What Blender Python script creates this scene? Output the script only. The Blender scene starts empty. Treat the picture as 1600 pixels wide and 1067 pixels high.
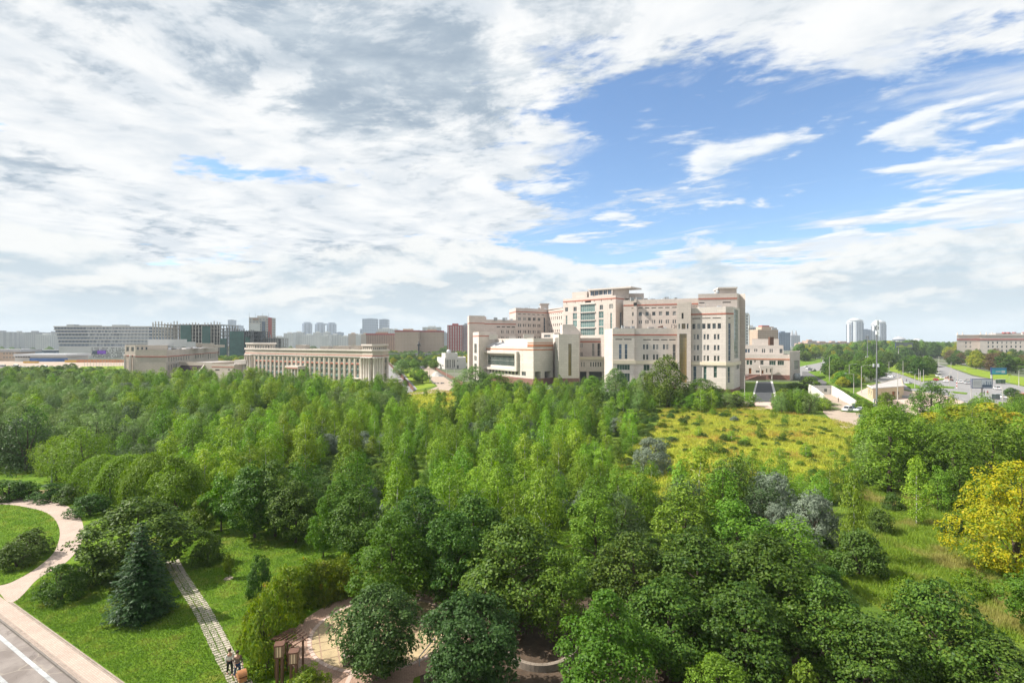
import bpy, math, random
import numpy as np
from mathutils import Vector, Matrix, noise as mnoise

random.seed(7)
SC = bpy.context.scene
COL = SC.collection
R = math.radians

# ------------------------------------------------------------------ camera
F, CX, CY, H = 840.0, 800.0, 533.5, 22.0        # focal length in photo pixels, centre, eye height
cam_d = bpy.data.cameras.new('camera')
cam_d.sensor_width = 36.0
cam_d.lens = 36.0 * F / 1600.0
cam_d.clip_start = 0.5
cam_d.clip_end = 30000.0
cam = bpy.data.objects.new('camera', cam_d)
COL.objects.link(cam)
cam.location = (0, 0, H)
cam.rotation_euler = (R(90), 0, 0)
SC.camera = cam

# ------------------------------------------------------------------ light
SUN_EL, SUN_AZ = 46.0, -88.0        # azimuth clockwise from +Y (the view direction): the sun stands left
to_sun = Vector((math.cos(R(SUN_EL)) * math.sin(R(SUN_AZ)), math.cos(R(SUN_EL)) * math.cos(R(SUN_AZ)), math.sin(R(SUN_EL))))
sd = bpy.data.lights.new('sun', 'SUN')
sd.energy = 5.0
sd.angle = R(0.5)
sd.color = (1.0, 0.94, 0.85)
sun = bpy.data.objects.new('sun', sd)
COL.objects.link(sun)
sun.location = (-60, 0, 80)
sun.rotation_euler = to_sun.to_track_quat('Z', 'Y').to_euler()

SC.view_settings.view_transform = 'Standard'
SC.view_settings.look = 'None'
SC.view_settings.exposure = 0.86
SC.view_settings.gamma = 1.0
SC.view_settings.use_curve_mapping = False
SC.render.engine = 'CYCLES'
SC.cycles.use_denoising = True
SC.cycles.max_bounces = 6
SC.cycles.diffuse_bounces = 3
SC.cycles.glossy_bounces = 2
SC.cycles.transmission_bounces = 4
SC.cycles.volume_bounces = 0
SC.cycles.transparent_max_bounces = 6
SC.cycles.use_adaptive_sampling = True
SC.cycles.adaptive_threshold = 0.02


class S:
    """a node socket with arithmetic, so that node trees read as formulas"""
    def __init__(self, nt, sock):
        self.nt, self.s = nt, sock

    def _m(self, op, *o):
        n = self.nt.nodes.new('ShaderNodeMath')
        n.operation = op
        for i, v in enumerate((self,) + o):
            if isinstance(v, S):
                self.nt.links.new(v.s, n.inputs[i])
            else:
                n.inputs[i].default_value = v
        return S(self.nt, n.outputs[0])

    def __add__(self, o): return self._m('ADD', o)
    __radd__ = __add__
    def __sub__(self, o): return self._m('SUBTRACT', o)
    def __rsub__(self, o): return (self * -1.0) + o
    def __mul__(self, o): return self._m('MULTIPLY', o)
    __rmul__ = __mul__
    def __truediv__(self, o): return self._m('DIVIDE', o)
    def max(self, v): return self._m('MAXIMUM', v)
    def min(self, v): return self._m('MINIMUM', v)
    def exp(self): return self._m('EXPONENT')
    def sqrt(self): return self._m('SQRT')
    def atan2(self, o): return self._m('ARCTAN2', o)

    def step(self, a, b):
        n = self.nt.nodes.new('ShaderNodeMapRange')
        n.interpolation_type = 'SMOOTHSTEP'
        self.nt.links.new(self.s, n.inputs[0])
        n.inputs[1].default_value = a
        n.inputs[2].default_value = b
        return S(self.nt, n.outputs[0])


def n_xyz(nt, x, y, z):
    n = nt.nodes.new('ShaderNodeCombineXYZ')
    for i, v in enumerate((x, y, z)):
        if isinstance(v, S):
            nt.links.new(v.s, n.inputs[i])
        else:
            n.inputs[i].default_value = v
    return S(nt, n.outputs[0])


def n_noise(nt, vec, scale, detail=6, rough=0.55, dist=0.0, lac=2.0):
    n = nt.nodes.new('ShaderNodeTexNoise')
    if vec is not None:
        nt.links.new(vec.s, n.inputs['Vector'])
    n.inputs['Scale'].default_value = scale
    n.inputs['Detail'].default_value = detail
    n.inputs['Roughness'].default_value = rough
    n.inputs['Distortion'].default_value = dist
    n.inputs['Lacunarity'].default_value = lac
    return S(nt, n.outputs[0])


def n_mix(nt, fac, a, b, mode='MIX'):
    n = nt.nodes.new('ShaderNodeMix')
    n.data_type = 'RGBA'
    n.blend_type = mode
    n.clamp_factor = True
    for i, v in ((0, fac), (6, a), (7, b)):
        if isinstance(v, S):
            nt.links.new(v.s, n.inputs[i])
        elif i == 0:
            n.inputs[0].default_value = v
        else:
            n.inputs[i].default_value = (*v, 1.0)
    return S(nt, n.outputs[2])


# ------------------------------------------------------------------ sky: nishita with two layers of cloud
world = bpy.data.worlds.new('World')
SC.world = world
world.use_nodes = True
wt = world.node_tree
wt.nodes.clear()
w_out = wt.nodes.new('ShaderNodeOutputWorld')
w_bg = wt.nodes.new('ShaderNodeBackground')
wt.links.new(w_bg.outputs[0], w_out.inputs[0])
sky = wt.nodes.new('ShaderNodeTexSky')
sky.sky_type = 'NISHITA'
sky.sun_disc = False
sky.sun_elevation = R(SUN_EL)
sky.sun_rotation = R(SUN_AZ)
sky.air_density = 1.0
sky.dust_density = 0.6
sky.ozone_density = 2.0
tc = wt.nodes.new('ShaderNodeTexCoord')
sx = wt.nodes.new('ShaderNodeSeparateXYZ')
wt.links.new(tc.outputs['Generated'], sx.inputs[0])
dx, dy, dz = (S(wt, sx.outputs[i]) for i in range(3))
WS = 0.118                                            # strength of the sky
zc = dz.max(0.0) + 0.035
PX, PY = dx / zc, dy / zc                              # a point on the cloud deck overhead
P = n_xyz(wt, PX, PY, 0.0)
el = dz / (dx * dx + dy * dy).sqrt()
az = dx.atan2(dy)

warp = n_noise(wt, n_xyz(wt, PX, PY, 7.0), 0.9, 3, 0.5)
Pw = n_xyz(wt, PX + (warp - 0.5) * 0.9, PY + (warp - 0.5) * 0.5, 3.1)
big = n_noise(wt, Pw, 0.62, 3, 0.5)
fine = n_noise(wt, n_xyz(wt, PX + PY * 0.35, PY * 1.15, 1.7), 2.3, 9, 0.62, 0.25)
fine_l = n_noise(wt, n_xyz(wt, PX + PY * 0.35 - 0.09, PY * 1.15 + 0.02, 1.7), 2.3, 9, 0.62, 0.25)
hole = (PX + PY * 0.06).step(-0.25, 0.75) * (PY + PX * 0.25).step(1.55, 2.25)
fine2 = n_noise(wt, n_xyz(wt, PX + PY * 0.3, PY * 1.3, 6.4), 6.5, 7, 0.6, 0.3)
dens = big * 0.60 + fine * 0.46 + (fine2 - 0.5) * 0.26 + 0.055 + (1.0 - hole) * 0.180 - hole * 0.055
deck = dens.step(0.585, 0.685)
thick = dens.step(0.70, 0.98)
relief = ((fine - fine_l) * 6.0 + 0.5).step(0.0, 1.0)
gx_, gy_ = PX + 0.42, PY - 1.95
blob = ((gx_ * gx_ * 2.2 + gy_ * gy_ * 4.5) * -1.0).exp()
gx2, gy2 = PX + 2.6, PY - 2.55
blob2 = ((gx2 * gx2 * 5.0 + gy2 * gy2 * 6.0) * -1.0).exp()
gx3, gy3 = PX + 0.95, PY - 5.2
blob3 = ((gx3 * gx3 * 1.1 + gy3 * gy3 * 2.0) * -1.0).exp()
rb = n_noise(wt, n_xyz(wt, PX - 0.16, PY - 0.06, 3.1), 1.5, 6, 0.58, 0.3)
ra = n_noise(wt, n_xyz(wt, PX, PY, 3.1), 1.5, 6, 0.58, 0.3)
body = ((ra - rb) * 3.2 + 0.5).step(0.0, 1.0)
grey = ((n_noise(wt, n_xyz(wt, PX, PY, 11.0), 0.85, 4, 0.55) - 0.5) * 1.5 + 0.10 + (blob + blob2 + blob3) * 0.85
        + (0.5 - relief) * 0.6 + (0.5 - fine2) * 0.5 + (0.5 - body) * 0.35).step(0.10, 1.05)
c_deck = n_mix(wt, body, (0.45, 0.485, 0.52), (0.60, 0.605, 0.605))
c_grey = n_mix(wt, (body * 0.55 + (fine - 0.5) * 1.6 + 0.2 + (fine2 - 0.5) * 0.8).step(0.0, 1.0), (0.225, 0.28, 0.34), (0.40, 0.445, 0.485))
c_deck = n_mix(wt, grey, c_deck, c_grey)
# streaks of high cloud in the blue part
ss, sc2 = PX * 0.74 - PY * 0.67, PX * 0.67 + PY * 0.74
streak = n_noise(wt, n_xyz(wt, ss * 0.55, sc2 * 1.5, 5.5), 1.25, 8, 0.6, 0.5)
streak = (streak + (PX - 1.2).min(1.2) * 0.05).step(0.50, 0.66) * PY.step(1.0, 1.6)
# small cumulus drifting in the blue part
cn = n_noise(wt, n_xyz(wt, PX * 1.0 + PY * 0.25, PY * 1.2, 14.2), 1.55, 9, 0.56, 0.2)
cn_l = n_noise(wt, n_xyz(wt, PX * 1.0 + PY * 0.25 - 0.07, PY * 1.2 - 0.05, 14.2), 1.55, 9, 0.56, 0.2)
cumu = (cn + (PX - 1.0).max(-1.0).min(1.5) * 0.03).step(0.545, 0.635) * PY.step(1.3, 1.9)
c_cumu = n_mix(wt, ((cn - cn_l) * 5.0 + 0.6).step(0.1, 1.0), (0.40, 0.46, 0.53), (0.62, 0.63, 0.63))
# low bank of cumulus towards the horizon
Q = n_xyz(wt, az * 1.0, el * 2.1, 4.2)
q1 = n_noise(wt, Q, 5.0, 9, 0.58, 0.15)
q1u = n_noise(wt, n_xyz(wt, az * 1.0 - 0.012, el * 2.1 + 0.05, 4.2), 5.0, 9, 0.58, 0.15)
q2 = n_noise(wt, n_xyz(wt, az * 1.0, 0.0, 9.0), 2.6, 3, 0.5)
top = 0.165 + (q2 - 0.5) * 0.16 + (q1 - 0.5) * 0.30
bank = (top - el).step(-0.006, 0.022)
lit = ((q1 - q1u) * 5.0 + 0.62 + (el - 0.12) * 3.2).step(0.10, 1.0)
c_bank = n_mix(wt, lit, (0.345, 0.41, 0.455), (0.585, 0.59, 0.58))
# a second, lower row of small cumulus
q3 = n_noise(wt, n_xyz(wt, az * 1.0, el * 3.2, 8.2), 9.0, 8, 0.55, 0.1)
q3u = n_noise(wt, n_xyz(wt, az * 1.0 - 0.01, el * 3.2 + 0.04, 8.2), 9.0, 8, 0.55, 0.1)
puff = (q3 + 0.06 - (el - 0.075)._m('ABSOLUTE') * 2.4).step(0.50, 0.60)
c_puff = n_mix(wt, ((q3 - q3u) * 5.0 + 0.6).step(0.05, 1.0), (0.29, 0.355, 0.405), (0.58, 0.58, 0.56))
haze_c = (0.395, 0.475, 0.525)

sk = wt.nodes.new('ShaderNodeVectorMath')
sk.operation = 'MULTIPLY'
wt.links.new(sky.outputs[0], sk.inputs[0])
sk.inputs[1].default_value = (WS * 0.80, WS * 0.92, WS * 1.02)
base = S(wt, sk.outputs[0])
base = n_mix(wt, streak * 0.85, base, (0.53, 0.55, 0.57))
base = n_mix(wt, cumu * 0.9, base, c_cumu)
base = n_mix(wt, deck, base, c_deck)
base = n_mix(wt, bank * 0.93, base, c_bank)
base = n_mix(wt, puff * 0.75, base, c_puff)
low = 1.0 - el.step(-0.01, 0.085)
base = n_mix(wt, low * 0.88, base, haze_c)
wt.links.new(base.s, w_bg.inputs[0])
w_bg.inputs[1].default_value = 0.92
world.cycles.sampling_method = 'MANUAL'
world.cycles.sample_map_resolution = 512


# ------------------------------------------------------------------ photo pixels to places
def gx(px, Y): return (px - CX) / F * Y
def gy(py): return F * H / (py - CY)
def G(px, py):
    Y = gy(py)
    return (gx(px, Y), Y)
def zt(py, Y): return H - (py - CY) * Y / F
def W(px, Y): return (gx(px, Y), Y)


# ------------------------------------------------------------------ materials
MATS = {}


def new_mat(name):
    m = bpy.data.materials.new(name)
    m.use_nodes = True
    nt = m.node_tree
    b = nt.nodes['Principled BSDF']
    MATS[name] = m
    return m, nt, b


def objcoord(nt):
    n = nt.nodes.new('ShaderNodeNewGeometry')
    return S(nt, n.outputs['Position'])


def mat(name, col, rough=0.7, var=0.12, scale=0.6, spec=0.3, metal=0.0, bump=0.0, bscale=8.0, streak=0.0, panel=False):
    """plain weathered surface: two octaves of tonal variation, optional relief and rain streaks"""
    m, nt, b = new_mat(name)
    pos = objcoord(nt)
    n1 = n_noise(nt, pos, scale, 5, 0.6)
    n2 = n_noise(nt, pos, scale * 9.0, 4, 0.6)
    f = (n1 * 0.65 + n2 * 0.35)
    c = n_mix(nt, f.step(0.3, 0.7), tuple(x * (1 - var) for x in col), tuple(min(1, x * (1 + var)) for x in col))
    if panel:
        sp = nt.nodes.new('ShaderNodeSeparateXYZ')
        nt.links.new(pos.s, sp.inputs[0])
        pvx = n_xyz(nt, S(nt, sp.outputs[0]) * 0.9 + S(nt, sp.outputs[1]) * 0.43, S(nt, sp.outputs[2]), 0.0)
        br = nt.nodes.new('ShaderNodeTexBrick')
        nt.links.new(pvx.s, br.inputs['Vector'])
        for nm_, v_ in (('Color1', 1.05), ('Color2', 0.95), ('Mortar', 0.84)):
            br.inputs[nm_].default_value = (v_, v_, v_ * 0.99, 1)
        for nm_, v_ in (('Scale', 1.0), ('Mortar Size', 0.05), ('Brick Width', 2.4), ('Row Height', 1.2)):
            br.inputs[nm_].default_value = v_
        c = n_mix(nt, 1.0, c, S(nt, br.outputs[0]), 'MULTIPLY')
    if streak:
        sp = nt.nodes.new('ShaderNodeSeparateXYZ')
        nt.links.new(pos.s, sp.inputs[0])
        v = n_xyz(nt, S(nt, sp.outputs[0]) * 1.3, S(nt, sp.outputs[1]) * 1.3, S(nt, sp.outputs[2]) * 0.09)
        st = n_noise(nt, v, 1.0, 4, 0.6).step(0.55, 0.8)
        c = n_mix(nt, st * streak, c, tuple(x * 0.62 for x in col))
    nt.links.new(c.s, b.inputs['Base Color'])
    b.inputs['Roughness'].default_value = rough
    b.inputs['Specular IOR Level'].default_value = spec
    b.inputs['Metallic'].default_value = metal
    if bump:
        bp = nt.nodes.new('ShaderNodeBump')
        bp.inputs['Strength'].default_value = bump
        bp.inputs['Distance'].default_value = 0.05
        nb = n_noise(nt, pos, bscale, 6, 0.65)
        nt.links.new(nb.s, bp.inputs['Height'])
        nt.links.new(bp.outputs[0], b.inputs['Normal'])
    return m


def leafmat(name, c1, c2, trans=0.35, hue=0.02, val=0.22, rough=0.5, accent=None, acc=0.12):
    m, nt, b = new_mat(name)
    g = nt.nodes.new('ShaderNodeNewGeometry')
    rnd = S(nt, g.outputs['Random Per Island'])
    c = n_mix(nt, rnd, c1, c2)
    if accent:
        pos = S(nt, g.outputs['Position'])
        k = n_noise(nt, pos, 0.9, 3, 0.6).step(0.70 - acc * 1.6, 0.78 - acc) * rnd.step(0.15, 0.6)
        c = n_mix(nt, k, c, accent)
    oi = nt.nodes.new('ShaderNodeObjectInfo')
    ro = S(nt, oi.outputs['Random'])
    hs = nt.nodes.new('ShaderNodeHueSaturation')
    nt.links.new(c.s, hs.inputs['Color'])
    r2 = (ro * 7.31)._m('FRACT')
    nt.links.new((ro * (2 * hue) + (0.5 - hue)).s, hs.inputs['Hue'])
    nt.links.new((r2 * (2 * val) + (1.0 - val)).s, hs.inputs['Value'])
    nt.links.new(hs.outputs[0], b.inputs['Base Color'])
    b.inputs['Roughness'].default_value = rough
    b.inputs['Specular IOR Level'].default_value = 0.16
    t = nt.nodes.new('ShaderNodeBsdfTranslucent')
    hs2 = nt.nodes.new('ShaderNodeHueSaturation')
    nt.links.new(hs.outputs[0], hs2.inputs['Color'])
    hs2.inputs['Saturation'].default_value = 1.1
    hs2.inputs['Value'].default_value = 1.35
    nt.links.new(hs2.outputs[0], t.inputs['Color'])
    mx = nt.nodes.new('ShaderNodeMixShader')
    mx.inputs[0].default_value = trans
    nt.links.new(b.outputs[0], mx.inputs[1])
    nt.links.new(t.outputs[0], mx.inputs[2])
    nt.links.new(mx.outputs[0], nt.nodes['Material Output'].inputs[0])
    return m


def glassmat(name, col, rough=0.06, spec=0.9, var=0.5, blinds=False):
    m, nt, b = new_mat(name)
    oi = nt.nodes.new('ShaderNodeObjectInfo')
    g = nt.nodes.new('ShaderNodeNewGeometry')
    v = n_noise(nt, S(nt, g.outputs['Position']), 0.35, 2, 0.5)
    f = (S(nt, oi.outputs['Random']) * 0.6 + v * 0.5).step(0.2, 0.9)
    c = n_mix(nt, f, tuple(x * (1 - var) for x in col), tuple(x * (1 + var) for x in col))
    if blinds:
        c = n_mix(nt, (S(nt, oi.outputs['Random']) * 5.17)._m('FRACT').step(0.72, 0.73) * 0.75, c, (0.30, 0.29, 0.27))
    nt.links.new(c.s, b.inputs['Base Color'])
    b.inputs['Roughness'].default_value = rough
    b.inputs['Specular IOR Level'].default_value = spec
    return m


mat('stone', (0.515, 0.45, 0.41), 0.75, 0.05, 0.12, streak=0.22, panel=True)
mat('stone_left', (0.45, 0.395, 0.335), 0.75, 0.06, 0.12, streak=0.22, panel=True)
mat('stone_pale', (0.555, 0.50, 0.46), 0.75, 0.04, 0.2, streak=0.18, panel=True)
mat('cream_trim', (0.62, 0.55, 0.42), 0.7, 0.05, 0.3)
mat('pilaster', (0.30, 0.235, 0.195), 0.75, 0.06, 0.4)
mat('red_band', (0.37, 0.125, 0.085), 0.6, 0.10, 0.4)
mat('orange_band', (0.43, 0.18, 0.10), 0.6, 0.10, 0.4)
mat('plinth', (0.20, 0.105, 0.085), 0.7, 0.15, 0.8)
mat('roofing', (0.36, 0.34, 0.33), 0.9, 0.12, 0.3)
mat('white_metal', (0.55, 0.57, 0.60), 0.35, 0.05, 0.5, spec=0.5)
mat('dark_slot', (0.035, 0.033, 0.032), 0.6, 0.2, 1.0)
mat('frame_white', (0.62, 0.60, 0.56), 0.5, 0.05, 1.0)
mat('door_wood', (0.30, 0.12, 0.04), 0.5, 0.15, 2.0)
glassmat('glass', (0.035, 0.042, 0.044), blinds=True)
mat('glass_brown', (0.05, 0.038, 0.038), 0.9, 0.2, 0.5, spec=0.0)
glassmat('glass_green', (0.05, 0.09, 0.08), 0.08, 0.7)
glassmat('glass_teal', (0.10, 0.17, 0.16), 0.07, 0.9, 0.3)
glassmat('glass_gold', (0.16, 0.12, 0.05), 0.12, 0.8, 0.6)
glassmat('glass_blue', (0.055, 0.085, 0.13), 0.06, 0.9, 0.4)
mat('concrete', (0.40, 0.385, 0.36), 0.85, 0.15, 0.3, streak=0.25)
mat('concrete_dark', (0.17, 0.18, 0.19), 0.85, 0.2, 0.2, streak=0.2)
mat('netting', (0.05, 0.115, 0.105), 0.8, 0.3, 0.15)
mat('tower_blue', (0.17, 0.22, 0.30), 0.35, 0.1, 0.02, spec=0.5)
mat('tower_blue_dark', (0.07, 0.10, 0.16), 0.25, 0.1, 0.02, spec=0.6)
mat('tower_pale', (0.50, 0.53, 0.56), 0.6, 0.08, 0.02)
mat('apt_white', (0.52, 0.53, 0.52), 0.8, 0.08, 0.02)
mat('apt_tan', (0.44, 0.345, 0.265), 0.8, 0.08, 0.03)
mat('apt_brown', (0.36, 0.245, 0.18), 0.8, 0.10, 0.03)
mat('apt_red', (0.34, 0.085, 0.075), 0.8, 0.10, 0.03)
mat('apt_grey', (0.33, 0.34, 0.36), 0.8, 0.10, 0.03)
mat('asphalt', (0.115, 0.112, 0.112), 0.9, 0.18, 0.25, bump=0.3, bscale=20)
mat('asphalt_dark', (0.055, 0.058, 0.062), 0.9, 0.15, 0.25)
mat('asphalt_pale', (0.215, 0.21, 0.21), 0.9, 0.10, 0.06)
mat('paint', (0.34, 0.35, 0.355), 0.85, 0.32, 0.8)
mat('kerb', (0.17, 0.15, 0.135), 0.85, 0.2, 1.5)
mat('granite', (0.33, 0.27, 0.23), 0.85, 0.22, 3.0)
mat('paving_pink', (0.47, 0.355, 0.30), 0.85, 0.07, 0.4)
mat('sand', (0.33, 0.265, 0.21), 0.95, 0.15, 0.25, bump=0.3)
mat('soil', (0.075, 0.052, 0.035), 0.95, 0.3, 1.0, bump=0.5)
mat('slab', (0.36, 0.32, 0.265), 0.85, 0.25, 2.0, bump=0.3, bscale=15)
mat('tan_slab', (0.36, 0.28, 0.165), 0.9, 0.22, 0.9, bump=0.3)
mat('wall_concrete', (0.21, 0.175, 0.14), 0.85, 0.25, 1.2)
mat('white_wall', (0.56, 0.54, 0.51), 0.8, 0.05, 0.3, streak=0.12)
mat('bark', (0.085, 0.065, 0.05), 0.95, 0.3, 5.0, bump=0.6)
mat('birch_bark', (0.52, 0.50, 0.46), 0.85, 0.45, 4.0)
mat('iron', (0.035, 0.03, 0.028), 0.5, 0.2, 3.0, spec=0.5)
mat('steel', (0.30, 0.32, 0.33), 0.45, 0.1, 1.0, spec=0.5)
mat('wood_brown', (0.115, 0.06, 0.04), 0.55, 0.2, 4.0)
mat('lantern_glass', (0.62, 0.50, 0.33), 0.35, 0.08, 2.0)
mat('globe', (0.42, 0.45, 0.45), 0.2, 0.05, 2.0, spec=0.6)
mat('rubber', (0.02, 0.02, 0.02), 0.85, 0.1, 2.0)
mat('blue_sheet', (0.045, 0.13, 0.36), 0.5, 0.2, 0.1)
mat('orange_fence', (0.55, 0.24, 0.11), 0.8, 0.15, 0.1)
mat('yellow_sheet', (0.60, 0.38, 0.07), 0.7, 0.1, 0.1)
mat('purple_screen', (0.22, 0.07, 0.55), 0.5, 0.3, 0.3)
mat('fence_brown', (0.19, 0.10, 0.075), 0.8, 0.15, 0.5)
mat('lime_sheet', (0.36, 0.45, 0.08), 0.7, 0.2, 0.1)
mat('bush_teal', (0.05, 0.33, 0.40), 0.5, 0.2, 0.3)
mat('beige_plaster', (0.50, 0.42, 0.28), 0.85, 0.1, 0.3, streak=0.15)
mat('skin', (0.45, 0.26, 0.19), 0.6, 0.05, 5.0)
mat('hair', (0.045, 0.025, 0.018), 0.6, 0.2, 20.0)
for nm, c in (('cloth_brown', (0.16, 0.12, 0.10)), ('cloth_navy', (0.03, 0.06, 0.13)), ('cloth_black', (0.02, 0.02, 0.022)),
              ('cloth_white', (0.6, 0.58, 0.56)), ('cloth_tan', (0.30, 0.14, 0.06)), ('cloth_red', (0.4, 0.05, 0.04))):
    mat(nm, c, 0.9, 0.15, 6.0)
for nm, c in (('car_white', (0.72, 0.73, 0.74)), ('car_black', (0.015, 0.015, 0.017)), ('car_silver', (0.42, 0.44, 0.46)),
              ('car_blue', (0.03, 0.06, 0.16)), ('car_red', (0.35, 0.03, 0.025)), ('car_orange', (0.6, 0.20, 0.05))):
    mat(nm, c, 0.25, 0.03, 1.0, spec=0.6)
mat('tail_lamp', (0.45, 0.02, 0.02), 0.3, 0.05, 1.0)
mat('head_lamp', (0.75, 0.75, 0.72), 0.2, 0.05, 1.0)

leafmat('leaf_maple', (0.020, 0.058, 0.008), (0.100, 0.172, 0.022), 0.24)
leafmat('leaf_maple_light', (0.065, 0.135, 0.012), (0.145, 0.235, 0.026), 0.38)
leafmat('leaf_linden', (0.022, 0.060, 0.012), (0.075, 0.140, 0.036), 0.28)
leafmat('leaf_birch', (0.105, 0.205, 0.014), (0.250, 0.365, 0.038), 0.31, 0.020, 0.28)
leafmat('leaf_birch_deep', (0.058, 0.135, 0.010), (0.160, 0.260, 0.028), 0.28, 0.018, 0.28)
leafmat('leaf_willow', (0.105, 0.185, 0.045), (0.205, 0.295, 0.090), 0.28, 0.015, 0.20)
leafmat('leaf_willow_dark', (0.060, 0.105, 0.036), (0.120, 0.180, 0.070), 0.26, 0.015, 0.20)
leafmat('leaf_silver', (0.12, 0.16, 0.115), (0.23, 0.28, 0.20), 0.22, 0.01, 0.10)
leafmat('leaf_lime', (0.10, 0.19, 0.018), (0.19, 0.28, 0.035), 0.42)
leafmat('leaf_yellow', (0.31, 0.33, 0.015), (0.60, 0.49, 0.02), 0.40, 0.01, 0.08, accent=(0.15, 0.24, 0.02), acc=0.2)
leafmat('leaf_yellowgreen', (0.19, 0.26, 0.015), (0.38, 0.37, 0.03), 0.40, 0.015, 0.12, accent=(0.42, 0.30, 0.03), acc=0.12)
leafmat('leaf_russet', (0.09, 0.07, 0.03), (0.17, 0.11, 0.05), 0.3)
leafmat('leaf_shrub', (0.036, 0.085, 0.012), (0.095, 0.160, 0.030), 0.30, 0.02, 0.15)
leafmat('leaf_spruce', (0.012, 0.038, 0.008), (0.034, 0.074, 0.018), 0.10, 0.01, 0.1)
leafmat('leaf_mound', (0.085, 0.170, 0.012), (0.175, 0.275, 0.026), 0.30, 0.01, 0.1)
leafmat('leaf_hedge', (0.075, 0.145, 0.012), (0.19, 0.25, 0.022), 0.35, 0.015, 0.12, accent=(0.40, 0.26, 0.03), acc=0.05)
leafmat('grass_blade', (0.075, 0.155, 0.012), (0.155, 0.245, 0.028), 0.35, 0.01, 0.05)


def groundmat(name, cols, scale, rough=0.95, bump=0.6, bscale=14.0):
    """ground cover: patches of the listed colours, fine mottling and relief"""
    m, nt, b = new_mat(name)
    pos = objcoord(nt)
    c = n_mix(nt, n_noise(nt, pos, scale, 6, 0.65, 0.4).step(0.35, 0.65), cols[0], cols[1])
    for i, (col, sc_, lo, hi) in enumerate(cols[2:]):
        sp = nt.nodes.new('ShaderNodeVectorMath')
        sp.operation = 'ADD'
        nt.links.new(pos.s, sp.inputs[0])
        sp.inputs[1].default_value = (31.7 * (i + 1), 11.3 * (i + 2), 0)
        k = n_noise(nt, S(nt, sp.outputs[0]), sc_, 5, 0.6, 0.3).step(lo, hi)
        c = n_mix(nt, k, c, col)
    f = n_noise(nt, pos, bscale * 0.6, 5, 0.7)
    v = nt.nodes.new('ShaderNodeHueSaturation')
    nt.links.new(c.s, v.inputs['Color'])
    nt.links.new((f * 0.9 + 0.55).s, v.inputs['Value'])
    nt.links.new(v.outputs[0], b.inputs['Base Color'])
    b.inputs['Roughness'].default_value = rough
    b.inputs['Specular IOR Level'].default_value = 0.1
    bp = nt.nodes.new('ShaderNodeBump')
    bp.inputs['Strength'].default_value = bump
    bp.inputs['Distance'].default_value = 0.12
    nt.links.new(n_noise(nt, pos, bscale, 6, 0.7).s, bp.inputs['Height'])
    nt.links.new(bp.outputs[0], b.inputs['Normal'])
    return m


groundmat('lawn', [(0.075, 0.150, 0.010), (0.125, 0.205, 0.018), ((0.21, 0.215, 0.04), 0.30, 0.56, 0.72), ((0.05, 0.105, 0.012), 1.3, 0.58, 0.7)], 0.5)
groundmat('meadow', [(0.36, 0.34, 0.03), (0.27, 0.33, 0.028), ((0.38, 0.24, 0.05), 0.06, 0.60, 0.72), ((0.16, 0.27, 0.02), 0.10, 0.50, 0.64)], 0.12, bscale=5.0)
groundmat('meadow_green', [(0.13, 0.21, 0.016), (0.20, 0.25, 0.024), ((0.24, 0.20, 0.06), 0.16, 0.68, 0.78)], 0.3, bscale=6.0)
groundmat('scrub', [(0.065, 0.115, 0.014), (0.115, 0.165, 0.022), ((0.12, 0.10, 0.04), 0.07, 0.60, 0.75)], 0.15, bscale=4.0)
groundmat('plain', [(0.075, 0.10, 0.045), (0.14, 0.145, 0.115), ((0.20, 0.19, 0.17), 0.012, 0.52, 0.62)], 0.006, bscale=0.5)


def brickmat(name, c1, c2, mortar, bw, bh, mort=0.012, rough=0.85):
    m, nt, b = new_mat(name)
    pos = objcoord(nt)
    mp = nt.nodes.new('ShaderNodeMapping')
    nt.links.new(pos.s, mp.inputs[0])
    mp.inputs['Rotation'].default_value = (0, 0, R(32))
    br = nt.nodes.new('ShaderNodeTexBrick')
    nt.links.new(mp.outputs[0], br.inputs['Vector'])
    br.inputs['Color1'].default_value = (*c1, 1)
    br.inputs['Color2'].default_value = (*c2, 1)
    br.inputs['Mortar'].default_value = (*mortar, 1)
    br.inputs['Scale'].default_value = 1.0
    br.inputs['Mortar Size'].default_value = mort
    br.inputs['Brick Width'].default_value = bw
    br.inputs['Row Height'].default_value = bh
    k = n_noise(nt, pos, 0.5, 6, 0.65)
    hv = nt.nodes.new('ShaderNodeHueSaturation')
    nt.links.new(br.outputs[0], hv.inputs['Color'])
    nt.links.new((k * 0.5 + 0.75).s, hv.inputs['Value'])
    nt.links.new(hv.outputs[0], b.inputs['Base Color'])
    b.inputs['Roughness'].default_value = rough
    b.inputs['Specular IOR Level'].default_value = 0.2
    bp = nt.nodes.new('ShaderNodeBump')
    bp.inputs['Strength'].default_value = 0.5
    bp.inputs['Distance'].default_value = 0.02
    bp.invert = True
    nt.links.new(br.outputs[1], bp.inputs['Height'])
    nt.links.new(bp.outputs[0], b.inputs['Normal'])
    return m


brickmat('paving', (0.44, 0.355, 0.30), (0.385, 0.31, 0.26), (0.33, 0.25, 0.21), 0.24, 0.12)
brickmat('plaza_brick', (0.40, 0.265, 0.20), (0.32, 0.205, 0.155), (0.20, 0.14, 0.10), 0.22, 0.11)


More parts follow.
